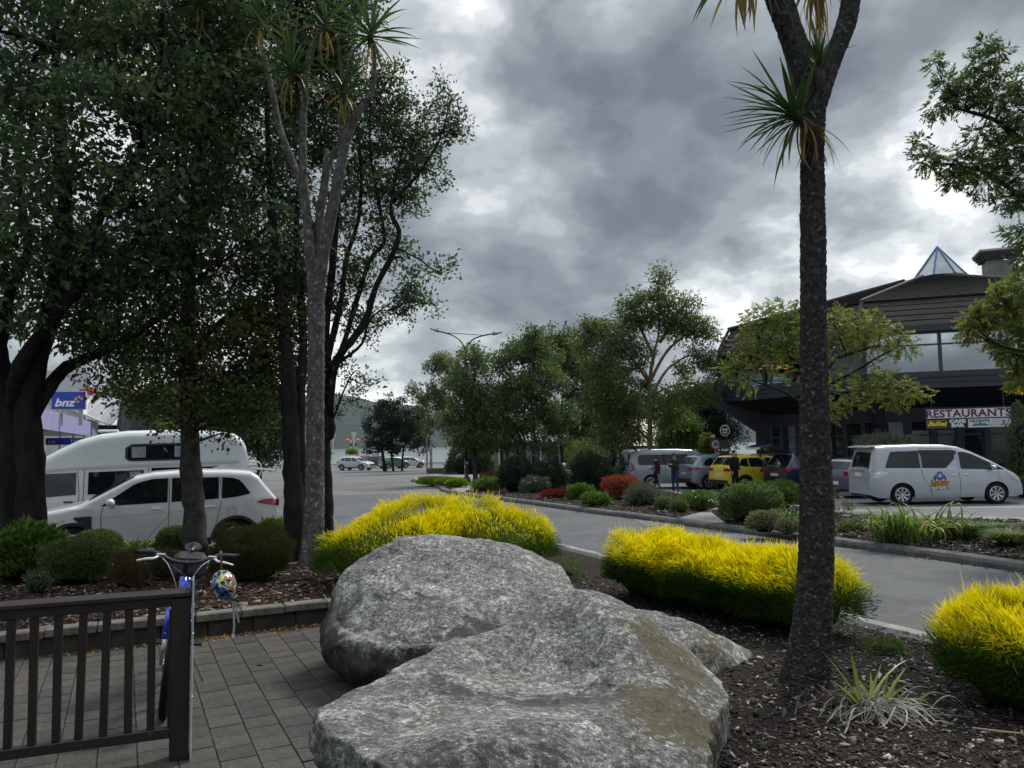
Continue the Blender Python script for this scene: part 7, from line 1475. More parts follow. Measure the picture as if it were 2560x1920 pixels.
for (x, y, dd, r, k) in [(2110,690,0,.22,1),(2090,715,0,.15,.9),(2130,670,0,.16,.9),(2150,700,0,.2,.7),(2190,640,0,.22,1),(2170,655,0,.16,.9),(2200,690,0,.25,.8),(2220,600,0,.25,1),(2180,760,0,.22,.9),(2215,780,0,.25,1),(2150,745,0,.14,.8),(2200,820,0,.16,.8),(2240,720,0,.35,.9),(2150,625,0,.1,.8)]:
    pinnate(T, A_(x, y, yP+dd), r, int(900*r**1.6*k)+10, .075, .075, toff=.05, twig=.005)
T.done(LF['yellowish'])

# ================================================================== SHRUBS
m_core = mat('shrub_inside', (.008,.010,.006), .95)
def shrub(name, label, x0, x1, yt, yb, leaf, n, ls, zadd=.15, asp=.5, cat='shrub', group=None, sq=1.0, lump=.30, up=.5, depth=None, dfac=.85, base=None, shape=2, flowers=None, core=.74, fuzz=.08):
    """domed plant spanning those picture columns, its foot on the ground seen at yb"""
    xm = (x0+x1)/2
    b = gd(xm, yb, zadd) if depth is None else at(xm, yb, depth)
    if base is not None: b.z = base
    w_ = (at(x1, yb, b.y)-at(x0, yb, b.y)).length/2; h = at(xm, yt, b.y).z-b.z; h = max(h, .05)
    b.y += w_*dfac*.6; rt = empty(name, tuple(b), label=label, cat=cat, group=group)
    D = unit(rng.normal(size=(n, 3))); D[:,2] = np.abs(D[:,2])*1.25-.45; D = unit(D); q = 2+sq; rad = (np.abs(D[:,0])**q+np.abs(D[:,1])**q+np.abs(D[:,2])**q)**(-1/q)
    f = 1+lump*fbm(D*np.array([w_, w_, h])+b.x, 3.0/max(w_, .3), 3, int(abs(xm)) % 17)*1.6; r_ = rad*f*(1-rng.random(n)**1.8*.28)
    P = D*r_[:,None]*np.array([w_, w_*dfac, h*.62])*(1-fuzz)+np.array([0, 0, h*.38]); P = P[P[:,2] > -.0]; D = D[:len(P)]; m = len(P)
    dd = unit(P-np.array([0,0,h*.3])+np.array([0,0,up*h])+rng.normal(0, .45, (m, 3))*np.linalg.norm(P, axis=1)[:,None])
    t = np.clip(rng.beta(2, 2.3, m)+.25*fbm(P+b.x, 4/max(w_, .3), 2, 5), 0, 1)
    V, F, T_ = leaves(P, dd, ls*rng.lognormal(0, .25, m), ls*asp, t, shape=shape); link('foliage', mesh_np('foliage', V, F, leaf, tint=T_), rt)
    bm = bmesh.new(); bmesh.ops.create_icosphere(bm, subdivisions=2, radius=1)
    for v in bm.verts: v.co = Vector((v.co.x*w_*core, v.co.y*w_*dfac*core, max(-.02, h*.36+v.co.z*h*.60*core)))
    me = bpy.data.meshes.new('stems'); bm.to_mesh(me); bm.free(); me.materials.append(m_core); link('stems', me, rt)
    if flowers:
        nf, fm, fs = flowers; Q = unit(np.column_stack([rng.normal(size=nf), rng.normal(size=nf)-1.0, rng.random(nf)+.3]))*np.array([w_, w_*dfac, h*.62])+np.array([0,0,h*.38]); b_ = MB()
        for p in Q:
            bm = bmesh.new(); bmesh.ops.create_icosphere(bm, subdivisions=1, radius=fs*random.uniform(.7, 1.2)); b_.add([v.co+Vector(p) for v in bm.verts], [[v.index for v in f.verts] for f in bm.faces]); bm.free()
        b_.build('flowers', fm, rt, kind='stuff')
    return rt
m_fl = mat('white_flower', (.7,.7,.68), .6); m_flb = mat('pale_blue_flower', (.50,.53,.68), .6); m_flr = mat('red_flower', (.4,.02,.03), .6)
GS = 'shrubs in the median bed'; GN = 'shrubs in the bark bed before the white SUV'
zn = .30
shrub('glossy_shrub', 'dark glossy leaved shrub at the left edge below the twin trunks', -60,95,1140,1258, LF['fresh'], 5200, .075, zn, .55, group=GN, lump=.3)
shrub('domed_shrub', 'large clipped dome of small green leaves behind the timber barrier', 72,212,1166,1262, LF['mid'], 16000, .036, zn, .6, group=GN, lump=.05)
shrub('domed_shrub', 'second clipped green dome half hidden behind the large one', 140,246,1146,1232, LF['mid'], 9000, .034, zn, .6, group=GN, lump=.05)
shrub('domed_shrub', 'small clipped green dome just left of the grey beech trunk', 330,412,1138,1210, LF['mid'], 7500, .034, zn, .6, group=GN, lump=.05)
shrub('heather', 'brown twiggy heather in front of the clipped domes', 226,305,1192,1272, LF['heath'], 5200, .045, zn, .14, group=GN, lump=.35, up=1.0)
shrub('heather', 'low dull brown heather behind the bicycle', 295,410,1198,1250, LF['heath'], 4500, .045, zn, .14, group=GN, lump=.35, up=1.0)
shrub('fine_leaved_shrub', 'large fine leaved olive brown shrub right of the beech trunk', 440,612,1136,1262, leafmat('leaf_olive_brown', [(.020,.032,.010),(.045,.058,.016),(.075,.070,.022),(.10,.07,.03)], .25, .6), 19000, .042, zn, .16, group=GN, lump=.2, up=.9)
shrub('glossy_shrub', 'green glossy leaved shrub against the rear of the white SUV', 540,625,1128,1200, LF['fresh'], 2600, .07, zn, .5, group=GN, lump=.3, depth=11.6)
shrub('grey_leaved_plant', 'small grey green plant in the bark at the left end of the bed', 48,98,1238,1282, LF['grey'], 900, .03, zn, .5, group=GN, lump=.4)
shrub('low_shrub', 'sparse green seedling shrub behind the rounded boulder', 1190,1262,1212,1262, LF['mid'], 1200, .03, .2, .4, group=GN, lump=.5, core=.4)
for k_, q in enumerate([(900,960,1034,1046),(940,985,1034,1049),(965,1008,1036,1052)]):
    shrub('ground_cover', ['bright lime ground cover at the far nose of the median bed','middle lime ground cover mound in the nose of the median bed','lime ground cover mound beside the street lamp foot'][k_], *q, LF['lime'], 1800, .12, .15, .4, group=GS, lump=.2)
shrub('red_shrub', 'rust red low shrub behind light green ones near the blue arrow sign', 1036,1086,1020,1042, LF['rust'], 1600, .11, .15, .4, group=GS)
shrub('light_shrub', 'light green feathery shrub below the blue arrow sign', 1020,1090,1033,1062, LF['fresh'], 2600, .10, .15, .35, group=GS)
shrub('dwarf_conifer', 'very dark bushy dwarf conifer left of the mottled white trunk', 1078,1150,988,1066, LF['conifer'], 4200, .12, .15, .3, group=GS, lump=.35)
shrub('dwarf_conifer', 'dark dwarf conifer spreading behind the mottled white trunk', 1140,1225,1000,1060, LF['conifer'], 3600, .12, .15, .3, group=GS, lump=.35, depth=33)
shrub('grey_shrub', 'grey green mounded shrub at the foot of the mottled white trunk', 1125,1192,1030,1068, LF['grey'], 3600, .07, .15, .4, group=GS, lump=.25, flowers=(8, m_fl, .03))
shrub('red_plant', 'dark red low foliage plant on the bark', 1168,1228,1060,1078, LF['red'], 1300, .07, .15, .6, group=GS, lump=.4)
shrub('light_shrub', 'light green leafy plant left of the tall dark conifer', 1226,1282,1046,1082, LF['fresh'], 2000, .08, .15, .5, group=GS, lump=.3)
shrub('dwarf_conifer', 'tall black green conifer at the centre of the median bed', 1236,1322,984,1078, LF['conifer'], 6200, .12, .15, .3, group=GS, lump=.35)
shrub('light_shrub', 'low bright leafy plant at the kerb below the black green conifer', 1262,1318,1066,1094, LF['fresh'], 1700, .08, .15, .5, group=GS, lump=.35)
shrub('light_shrub', 'yellow green plant between conifer and rust coloured maple', 1306,1338,1050,1082, LF['lime'], 900, .07, .15, .5, group=GS, lump=.3)
shrub('dwarf_maple', 'round rust coloured dwarf maple in the median bed', 1300,1388,1028,1084, LF['rust'], 7500, .07, .15, .3, group=GS, lump=.2, up=-.1)
shrub('grey_shrub', 'silvery green shrub at the foot of the lichened trunk', 1352,1432,1048,1096, LF['grey'], 4200, .06, .15, .3, group=GS, lump=.35)
shrub('low_shrub', 'small dark green mound, left of the pair near the path', 1415,1456,1074,1104, LF['mid'], 1500, .05, .15, .4, group=GS, lump=.2)
shrub('low_shrub', 'small dark green mound, right of the pair near the path', 1450,1490,1080,1108, LF['mid'], 1500, .05, .15, .4, group=GS, lump=.2)
shrub('flowering_shrub', 'green shrub with a few white flowers at the end of the left median bed', 1474,1552,1062,1102, LF['fresh'], 4000, .055, .15, .4, group=GS, lump=.3, flowers=(7, m_fl, .035))
shrub('rhododendron', 'dark glossy rounded shrub at the tip of the right median bed', 1566,1700,1046,1130, LF['mid'], 8000, .075, .15, .42, group=GS, lump=.14)
shrub('light_shrub', 'pale green shrub behind the dark glossy rounded one', 1640,1740,1040,1100, LF['fresh'], 3800, .07, .15, .4, group=GS, lump=.25, depth=19.6)
shrub('variegated_plant', 'pale variegated low plant in front of the dark glossy shrub', 1622,1692,1106,1150, LF['varie'], 2600, .05, .15, .6, group=GS, lump=.3)
shrub('variegated_plant', 'brownish low plant left of the palm trunk at the kerb', 1680,1735,1122,1154, LF['varie'], 1700, .045, .15, .5, group=GS, lump=.4)
shrub('low_shrub', 'low dark green mat plant right of the palm trunk in the median bed', 1822,1880,1126,1152, LF['mid'], 1900, .035, .15, .4, group=GS, lump=.3)
shrub('hydrangea', 'hydrangea with pale blue white flower heads behind the conifers', 1195,1285,1000,1040, LF['fresh'], 3000, .11, .1, .6, group=None, lump=.2, depth=46, flowers=(16, m_flb, .17))
shrub('weeping_shrub', 'pale olive weeping shrub left of the folded black umbrella', 1225,1320,950,1040, LF['olive'], 4200, .13, .1, .35, group=None, lump=.35, depth=43, up=-.3)
shrub('topiary', 'yellow green ball shaped shrub left of the speed sign', 1512,1552,934,1000, LF['yellowish'], 2600, .10, .1, .4, group=None, lump=.06, depth=42.5)
shrub('dark_shrub', 'dark leafy shrub behind the low block wall in the distance', 965,1065,965,1028, LF['maple'], 4500, .18, .1, .5, group=None, lump=.25, depth=64)
shrub('dark_shrub', 'dark shrub with small white flowers beside the silver van', 1330,1382,995,1050, LF['dark'], 2600, .09, .1, .5, group=None, lump=.25, depth=38.5, flowers=(9, m_fl, .04))
shrub('hedge', 'leafy green hedge top above the roof of the silver people carrier', 1866,1996,938,1010, LF['grey'], 5200, .11, .1, .35, group=None, lump=.2, depth=28.0, sq=2.5)
shrub('climber', 'dark climbing shrub at the right end of the restaurant', 2196,2280,870,1085, LF['dark'], 4200, .09, .1, .5, group=None, lump=.25, depth=27.0)
shrub('low_shrub', 'small yellow green plant at the right edge behind the people carrier bonnet', 2196,2240,1030,1060, LF['fresh'], 900, .07, .1, .5, group=None, depth=26.3)
# --- strap leaved clumps: every leaf its own object where it shows
m_lily = leafmat('daylily_leaf', [(.035,.075,.015),(.075,.14,.03),(.13,.20,.045),(.30,.30,.08),(.33,.22,.12)], .35, .45)
def strap_mesh(L_, wd, curl, t0, m=m_lily, n=8):
    V = []; F = []; x = z = 0; a_ = R(82); ds = L_/(n-1)
    for i in range(n):
        t = i/(n-1); w_ = wd*.5*min(1, .6+t*2)*(1-t**2.5*.96); V += [(x, -w_, z), (x, 0, z-w_*.5), (x, w_, z)]
        x += ds*math.cos(a_); z += ds*math.sin(a_); a_ -= curl*(.4+1.6*t)/(n-1)
    for i in range(n-1): q = i*3; F += [(q, q+1, q+4, q+3), (q+1, q+2, q+5, q+4)]
    return mesh_np('leaf', V, F, m, tint=[np.clip(t0+.1*math.sin(j), 0, 1) for j in range(len(V))], smooth=True)
def strap_clump(name, label, px, spread, n, L_, wd, cat='plant', group=None, zadd=.15, m=m_lily, yellow=.1, curls=(1.6, 2.2, 2.8, 3.3), base=None, dep=None):
    b = gd(*px, zadd) if dep is None else at(px[0], px[1], dep)
    if base is not None: b.z = base
    rt = empty(name, tuple(b), label=label, cat=cat, group=group); ms = [strap_mesh(L_, wd, c, .2+.12*i, m) for i, c in enumerate(curls)]+[strap_mesh(L_*.9, wd, 3.2, .85, m)]
    for i in range(n):
        a_ = random.uniform(0, 6.283); r_ = spread*math.sqrt(random.random()); k = 4 if random.random() < yellow else random.randrange(4)
        o = link('leaf', ms[k], rt, (r_*math.cos(a_)*1.0, r_*math.sin(a_)*.6, 0)); s_ = random.uniform(.6, 1.1); o.scale = (s_, s_, s_*random.uniform(.8, 1.1)); o.rotation_euler = (random.gauss(0, .12), random.gauss(0, .12), a_+random.gauss(0, .7))
    return rt
strap_clump('daylily', 'left arching green daylily clump in the right median bed', (1925,1168), .30, 100, .86, .042, group='daylily clumps in the right median bed')
strap_clump('daylily', 'large arching daylily clump, middle one in the right median bed', (1988,1172), .36, 130, .95, .046, group='daylily clumps in the right median bed', yellow=.16)
strap_clump('daylily', 'daylily clump right of the large one with yellowed leaves low down', (2050,1170), .26, 90, .84, .040, group='daylily clumps in the right median bed', yellow=.22)
strap_clump('strappy_grass', 'bright green strappy plant immediately left of the palm trunk in the median', (1712,1138), .35, 90, .62, .03, m=LF['fresh'], yellow=.05)
strap_clump('iris', 'upright sword leaved clump right of the grey green shrub', (1208,1064), .45, 60, 1.0, .05, m=LF['grey'], yellow=.05, curls=(.3,.5,.7,1.0))
strap_clump('agapanthus', 'dark strappy agapanthus in front of the white SUV door', (288,1200), .16, 46, .52, .032, m=LF['fresh'], yellow=.05, zadd=.3, group=None)
st = at(300,1185,10.9); o = MB().tube(spline([tuple(at(300,1190,10.9)), tuple(at(330,1150,10.9)), tuple(at(370,1108,10.9))], 10), .004, 5).build('seed_stalk', mat('stalk', (.12,.13,.07), .7)); tag(o, 'thin leaning seed stalk rising from the agapanthus across the white car door', 'stalk')
def tuft(name, label, px, w_, h, n, leaf, group, wd=.012, zadd=.15):
    b = gd(*px, zadd); rt = empty(name, tuple(b), label=label, cat='grass', group=group); V = []; F = []; T_ = []; c = 0
    for i in range(n):
        a_ = random.uniform(0, 6.283); r0 = w_*.3*math.sqrt(random.random()); x0, y0 = r0*math.cos(a_), r0*math.sin(a_); out_r = w_*random.uniform(.3, 1.0); hh = h*random.uniform(.55, 1.1); a2 = a_+random.gauss(0, .3); t0 = random.random(); pw = wd*random.uniform(.6, 1.1)
        for j in range(5):
            t = j/4; x = x0+math.cos(a2)*out_r*t**1.5; y = y0+math.sin(a2)*out_r*t**1.5; z = hh*(1-(1-t)**1.7)*(1-.25*t*t); w2 = pw*(1-t**2*.9)*.5; V += [(x-math.sin(a2)*w2, y+math.cos(a2)*w2, z), (x+math.sin(a2)*w2, y-math.cos(a2)*w2, z)]; T_ += [t0*.8+.2*t]*2
            if j: F.append((c-2, c-1, c+1, c))
            c += 2
    link('blades', mesh_np('blades', V, F, leaf, tint=T_), rt)
tuft('grass_tuft', 'dense green grass tuft right of the daylilies', (2098,1172), .42, .42, 2200, LF['fresh'], 'grass tufts in the right median bed')
tuft('grass_tuft', 'bright grass tuft at the right edge of the median bed', (2182,1186), .42, .36, 2000, LF['fresh'], 'grass tufts in the right median bed')
tuft('grass_tuft', 'small grass tuft behind the two larger ones', (2150,1158), .30, .30, 1100, LF['fresh'], 'grass tufts in the right median bed')
tuft('grass_tuft', 'grass tuft cut by the right edge beyond the larger tufts', (2235,1165), .35, .36, 1200, LF['fresh'], 'grass tufts in the right median bed')
shrub('low_shrub', 'dark green creeping plant along the kerb right of the clipped hedge', 1880,1975,1385,1432, LF['mid'], 2600, .022, .12, .4, group=GN, lump=.4, core=.6)
# sparse leggy shrub right of the palm
b_ = gd(1805, 1128, .15); T = TreeB('leggy_shrub', 'sparse leggy shrub just right of the palm trunk in the median bed', b_, m_bark, cat='shrub'); yy = b_.y; T.limb([np.array(list(b_)), A_(1800,1100,yy), A_(1797,1065,yy)], .01, .004, 8, 5); T.limb([np.array(list(b_)), A_(1812,1100,yy), A_(1828,1080,yy)], .008, .003, 8, 5); T.limb([np.array(list(b_)), A_(1818,1112,yy), A_(1835,1098,yy)], .007, .003, 8, 5)
for x, y, r in ((1798,1065,.16),(1828,1085,.14),(1812,1100,.14),(1836,1100,.1),(1797,1085,.1)): T.blob(A_(x, y, yy), r, 8, 110, .05, rc=.04, twig=.003, aspect=.35)
T.done(LF['olive'])
# ================================================================== TIMBER BARRIER, BICYCLE, HELMET
m_tim = mat('stained_timber', (.009,.0055,.006), .45, noise=(7, 6), col2=(.020,.011,.011), bump=(40, .5, .006), mapscale=(1,1,.3), coat=.1)
m_timw = mat('worn_timber', (.016,.010,.010), .5, noise=(16, 8), col2=(.14,.12,.11), bump=(40, .5, .006), ramp=(.62,.76))
fa = at(0, 1500, 4.22); fb = at(411, 1500, 4.55); fa.z = fb.z = 0; fdv = (fb-fa).normalized(); fl_ = (fb-fa).length; fz = .12
fn = empty('timber_barrier', (fb.x, fb.y, fz), math.atan2(fdv.y, fdv.x), label='dark stained timber barrier with upright slats and worn handrail in the left foreground', cat='fence')
zt0, zt1 = at(0,1304,4.22).z-fz, at(408,1271,4.55).z-fz; zb0, zb1 = at(0,1626,4.22).z-fz, at(406,1580,4.55).z-fz
ztop = (zt0+zt1)/2; zbot = (zb0+zb1)/2; Lx = fl_+1.2
MB().box((-Lx/2, 0, ztop-.017), (Lx, .135, .034)).build('handrail', m_timw, fn, bevel=.008); MB().box((-Lx/2, 0, ztop-.062), (Lx-.01, .045, .052)).build('top_rail', m_tim, fn, bevel=.003); MB().box((-Lx/2, 0, zbot), (Lx-.01, .05, .055)).build('bottom_rail', m_timw, fn, bevel=.004)
bal = MB().box((0,0,0), (.040, .036, ztop-.088-zbot-.0285)).build('tmp', m_tim, bevel=.003).data; bpy.data.objects.remove(bpy.data.objects['tmp'])
for dx in (390-390, ): pass
for px_ in (-230,-172,-114,-57,-1,22-22+22,73,125,176,228,278,327):
    if px_ == -1: continue
    q = at(px_, 1450, 4.22+(4.55-4.22)*px_/411); s_ = (q-fb); t_ = Vector((s_.x, s_.y, 0)).dot(fdv); link('slat', bal, fn, (t_, rng.normal(0,.001), (ztop-.088+zbot+.0285)/2), (0, rng.normal(0,.006), 0))
MB().box((-.055, 0, (ztop-.036)/2), (.10, .10, ztop-.04)).build('end_post', m_tim, fn, bevel=.004); MB().box((-Lx+.05, 0, (ztop-.036)/2), (.09, .09, ztop-.04)).build('end_post', m_tim, fn, bevel=.004)
MB().box((-.112, -.0, (ztop+zbot)/2-.05), (.012, .03, ztop-zbot-.12)).build('end_slat', m_tim, fn)
MB().box((.007, .0, (ztop+.06-.02)/2+.0), (.006, .16, ztop+.08)).build('edge_plate', mat('acrylic_edge', (.30,.33,.36), .25, spec=.7), fn); 
for z in (.35,.7): MB().tube([(.008,-.07,z),(.016,-.07,z)], .008, 8).build('screw', m_chrome, fn)
# bicycle: local x = forwards, built upright then leaned
bp0 = gd(354, 1548, .12); BR = empty('bicycle', (bp0.x, bp0.y, .12), 0, label='blue mountain bike facing the camera behind the end of the timber barrier', cat='bicycle')
BR.rotation_euler = (0, 0, 0); BR.matrix_world = Matrix.Translation((bp0.x, bp0.y, .12)) @ Matrix.Rotation(R(7), 4, 'Y') @ Matrix.Rotation(R(-71), 4, 'Z')
m_bblue = mat('bike_blue', (.010,.035,.42), .2, coat=.8); m_bk = mat('bike_black', (.012,.012,.013), .35); m_steel = mat('bike_steel', (.45,.46,.48), .25, metal=.9); m_lev = mat('pale_lever', (.62,.62,.62), .35)
rw = .335
def bwheel(x, name):
    n = 48; V = []; F = []; pr = [(rw-.045,-.018),(rw-.02,-.027),(rw-.004,-.018),(rw,0),(rw-.004,.018),(rw-.02,.027),(rw-.045,.018)]
    for i in range(n):
        th = i/n*2*math.pi
        for k_, (r_, y) in enumerate(pr): rr = r_+(.004 if (i % 2 and k_ in (2,3,4)) else 0); V.append((x+rr*math.cos(th), y, rw+rr*math.sin(th)))
    for i in range(n):
        j = (i+1) % n
        for k_ in range(6): F.append((i*7+k_, i*7+k_+1, j*7+k_+1, j*7+k_))
    t = link('wheel', mesh_np('wheel', V, F, m_tyre), BR)
    V = []; F = []
    for i in range(n):
        th = i/n*2*math.pi
        for r_, y in ((rw-.044,-.015),(rw-.062,-.012),(rw-.062,.012),(rw-.044,.015)): V.append((x+r_*math.cos(th), y, rw+r_*math.sin(th)))
    for i in range(n):
        j = (i+1) % n
        for k_ in range(3): F.append((i*4+k_, i*4+k_+1, j*4+k_+1, j*4+k_))
    link('rim', mesh_np('rim', V, F, m_steel, smooth=True), t)
    b = MB()
    for i in range(28): th = i/28*2*math.pi; b.tube([(x+.02*math.cos(th+.8), .03*(-1)**i, rw+.02*math.sin(th+.8)), (x+(rw-.06)*math.cos(th), 0, rw+(rw-.06)*math.sin(th))], .0012, 3)
    b.tube([(x,-.05,rw),(x,.05,rw)], .018, 8); b.build('spokes', m_steel, t)
bwheel(0, 'f'); bwheel(-1.08, 'r')
hd_b, hd_t = Vector((-.10,0,.74)), Vector((-.15,0,.88))
for s_ in (-1, 1):
    MB().tube([(0,.058*s_,rw),(-.03,.06*s_,rw+.20)], .017, 8).build('fork_leg', m_steel, BR, smooth=True); MB().tube([(-.025,.06*s_,rw+.16),(-.075,.06*s_,rw+.36)], .022, 8).build('fork_leg', m_bblue, BR, smooth=True)
MB().tube([(-.075,-.075,rw+.36),(-.08,0,rw+.385),(-.075,.075,rw+.36)], .022, 8).tube([hd_b-Vector((0,0,.02)), hd_t], .027, 12).tube([(-.078,.0,rw+.37),(-.10,0,.76)], .02, 8).build('fork_crown', m_bblue, BR, smooth=True)
bb = Vector((-.62,0,.31)); stp = Vector((-.80,0,.80)); ra_ = Vector((-1.08,0,rw)); f = MB().tube([hd_b, bb], .024, 10).tube([hd_t-Vector((0,0,.03)), stp-Vector((-.02,0,.08))], .02, 10).tube([bb, stp], .018, 10)
for s_ in (-1, 1): f.tube([bb+Vector((0,.03*s_,0)), ra_+Vector((0,.06*s_,0))], .011, 6).tube([stp+Vector((0,.02*s_,-.06)), ra_+Vector((0,.06*s_,0))], .010, 6)
f.build('frame', m_bblue, BR, smooth=True); MB().tube([stp-Vector((-.01,0,.05)), stp+Vector((-.04,0,.14))], .014, 8).build('seat_post', m_bk, BR, smooth=True)
sx = -.84; V = []; sadd = MB()
bm = bmesh.new(); bmesh.ops.create_uvsphere(bm, u_segments=18, v_segments=10, radius=1)
for v in bm.verts: t = (v.co.x+1)/2; v.co = Vector((sx+v.co.x*.14, v.co.y*(.085-.06*t**1.2), .965+v.co.z*.032+.012*(1-t)-.014*abs(v.co.y)))
me = bpy.data.meshes.new('saddle'); bm.to_mesh(me); bm.free(); me.materials.append(m_bk); me.polygons.foreach_set('use_smooth', [True]*len(me.polygons)); link('saddle', me, BR)
MB().box((-.93,0,.80), (.12,.20,.17)).build('saddle_bag', mat('bag_fabric', (.03,.032,.038), .7, noise=(9,4), col2=(.015,.016,.02)), BR, bevel=.03); MB().box((-.72,-.0,.86), (.10,.24,.19)).build('pannier', mat('pannier_fabric', (.035,.035,.04), .55, noise=(14,4), col2=(.012,.012,.014)), BR, bevel=.04)
bc = Vector((-.11,0,.985)); MB().tube([hd_t, hd_t+Vector((-.012,0,.06)), bc], .02, 10).build('stem', m_bk, BR, smooth=True)
hb = [(-.17,-.335,1.035),(-.15,-.20,1.035),(-.12,-.11,1.0),(-.11,-.04,.985),(-.11,.04,.985),(-.12,.11,1.0),(-.15,.20,1.035),(-.17,.335,1.035)]
MB().tube(spline(hb, 40), .014, 10).build('handlebar', m_bk, BR, smooth=True)
for s_ in (-1, 1):
    MB().tube([(-.168,.20*s_,1.035),(-.172,.335*s_,1.035)], .018, 10).build('grip', mat('grip_rubber',(.014,.014,.015),.8,bump=(300,.8,.004)), BR, smooth=True)
    MB().tube(spline([(-.135,.175*s_,1.02),(-.10,.20*s_,1.005),(-.085,.25*s_,1.0),(-.095,.305*s_,.985)], 14), [.008]*4+[.0085]*6+[.007]*4, 8).build('brake_lever', m_lev, BR, smooth=True)
    MB().box((-.14,.165*s_,1.02), (.035,.06,.028)).build('lever_clamp', m_steel, BR, bevel=.005)
    MB().tube(spline([(-.10,.15*s_,1.01),(-.0,.10*s_,.98),(.03,.045*s_,.88),(-.02,.02*s_,.76)], 14), .0035, 5).build('cable', mat('cable_grey',(.25,.25,.26),.4), BR, smooth=True)
MB().tube(spline([(-.10,-.15,1.0),(.05,-.02,.95),(.0,.12,.80),(-.05,.10,.60)], 14), .003, 5).build('cable', m_bk, BR, smooth=True)
MB().tube([bb+Vector((0,-.05,0)), bb+Vector((.0,.05,0))], .02, 8).tube([bb+Vector((0,.06,0)), bb+Vector((.15,.07,.04))], .010, 6).tube([bb+Vector((0,-.06,0)), bb+Vector((-.15,-.07,-.04))], .010, 6).build('cranks', m_steel, BR)
n=28; MB().tube([bb+Vector((0,.045,0)), bb+Vector((0,.05,0))], .085, n).build('chainring', m_steel, BR)
for s_, q in ((1, Vector((.15,.12,.04))), (-1, Vector((-.15,-.12,-.04)))): MB().box(bb+q, (.085,.09,.022)).build('pedal', m_bk, BR, bevel=.004)
MB().tube([bb+Vector((-.1,.04,-.02)), (-.72,.20,.0)], .008, 6).build('kickstand', m_steel, BR)
# helmet hanging from the right grip
hm_ = bpy.data.materials.new('helmet_shell'); hm_.use_nodes = True; t = hm_.node_tree; b = t.nodes['Principled BSDF']; tcn = t.nodes.new('ShaderNodeTexCoord'); nn_ = t.nodes.new('ShaderNodeTexNoise'); nn_.inputs['Scale'].default_value = 6; nn_.inputs['Detail'].default_value = 1.5; nn_.inputs['Distortion'].default_value = 1.6
t.links.new(tcn.outputs['Object'], nn_.inputs['Vector']); rp = t.nodes.new('ShaderNodeValToRGB'); rp.color_ramp.interpolation = 'CONSTANT'; cs_ = [(0,(.01,.03,.10)),(.40,(.015,.12,.42)),(.47,(.62,.55,.03)),(.505,(.02,.12,.06)),(.55,(.40,.03,.02)),(.62,(.02,.08,.28)),(.7,(.5,.45,.06))]
while len(rp.color_ramp.elements) < len(cs_): rp.color_ramp.elements.new(.5)
for e, (p, c_) in zip(rp.color_ramp.elements, cs_): e.position = p; e.color = (*c_, 1)
t.links.new(nn_.outputs[0], rp.inputs[0]); t.links.new(rp.outputs[0], b.inputs['Base Color']); b.inputs['Roughness'].default_value = .15; b.inputs['Coat Weight'].default_value = .8
hp = at(484, 1264, 5.0); H_ = empty('bicycle_helmet', hp, label='multicoloured children size bicycle helmet hanging from the right handlebar grip', cat='helmet'); H_.rotation_euler = (R(62), R(-28), R(8)); H_.scale = (.9,)*3
bm = bmesh.new(); bmesh.ops.create_uvsphere(bm, u_segments=40, v_segments=24, radius=1)
for v in bm.verts:
    x, y, z = v.co; r_ = 1.0
    g = max(0, math.cos(math.atan2(x, max(z, .01))*7))**3*.05 if z > 0 else 0
    v.co = Vector((x*.088, y*.115, (z*.085 if z > 0 else z*.018)))*(1-g)
me = bpy.data.meshes.new('shell'); bm.to_mesh(me); bm.free(); me.materials.append(hm_); me.polygons.foreach_set('use_smooth', [True]*len(me.polygons)); link('shell', me, H_)
mv = mat('vent_black', (.006,.006,.007), .7)
for ax_ in (-42, -14, 14, 42):
    for ay_ in (-48, -8, 34):
        a1, a2 = R(ax_), R(ay_); d = Vector((math.sin(a1)*math.cos(a2), math.sin(a2), math.cos(a1)*math.cos(a2))); p = Vector((d.x*.088, d.y*.115, d.z*.085))
        bm = bmesh.new(); bmesh.ops.create_uvsphere(bm, u_segments=10, v_segments=6, radius=1)
        q = Vector((d.x/.088, d.y/.115, d.z/.085)).normalized().to_track_quat('Z', 'Y').to_matrix().to_4x4()
        for v in bm.verts: v.co = p+(q @ Vector((v.co.x*.008, v.co.y*.019, v.co.z*.003)))
        me = bpy.data.meshes.new('vent'); bm.to_mesh(me); bm.free(); me.materials.append(mv); link('vent', me, H_)
m_web = mat('webbing', (.30,.30,.31), .7); m_webr = mat('webbing_brown', (.22,.12,.10), .7); hl = hp
def ribbon(name, pts, w_, m, par, base): 
    P = [Vector(p)-Vector(base) for p in pts]; V = []; [V.extend([p+Vector((-w_/2,0,0)), p+Vector((w_/2,0.002,0))]) for p in P]; n = len(P); V2 = [v+Vector((0,.002,0)) for v in V]
    F = [(2*i,2*i+1,2*i+3,2*i+2) for i in range(n-1)]+[(2*n+2*i+2,2*n+2*i+3,2*n+2*i+1,2*n+2*i) for i in range(n-1)]
    o = link(name, mesh_np(name, [tuple(v) for v in V+V2], F, m), par); return o
SR = empty('helmet_straps', hl); SR.parent = None
bpy.data.objects.remove(SR)
inv = H_.matrix_basis.inverted() if True else None
bpy.context.view_layer.update(); inv = H_.matrix_world.inverted()
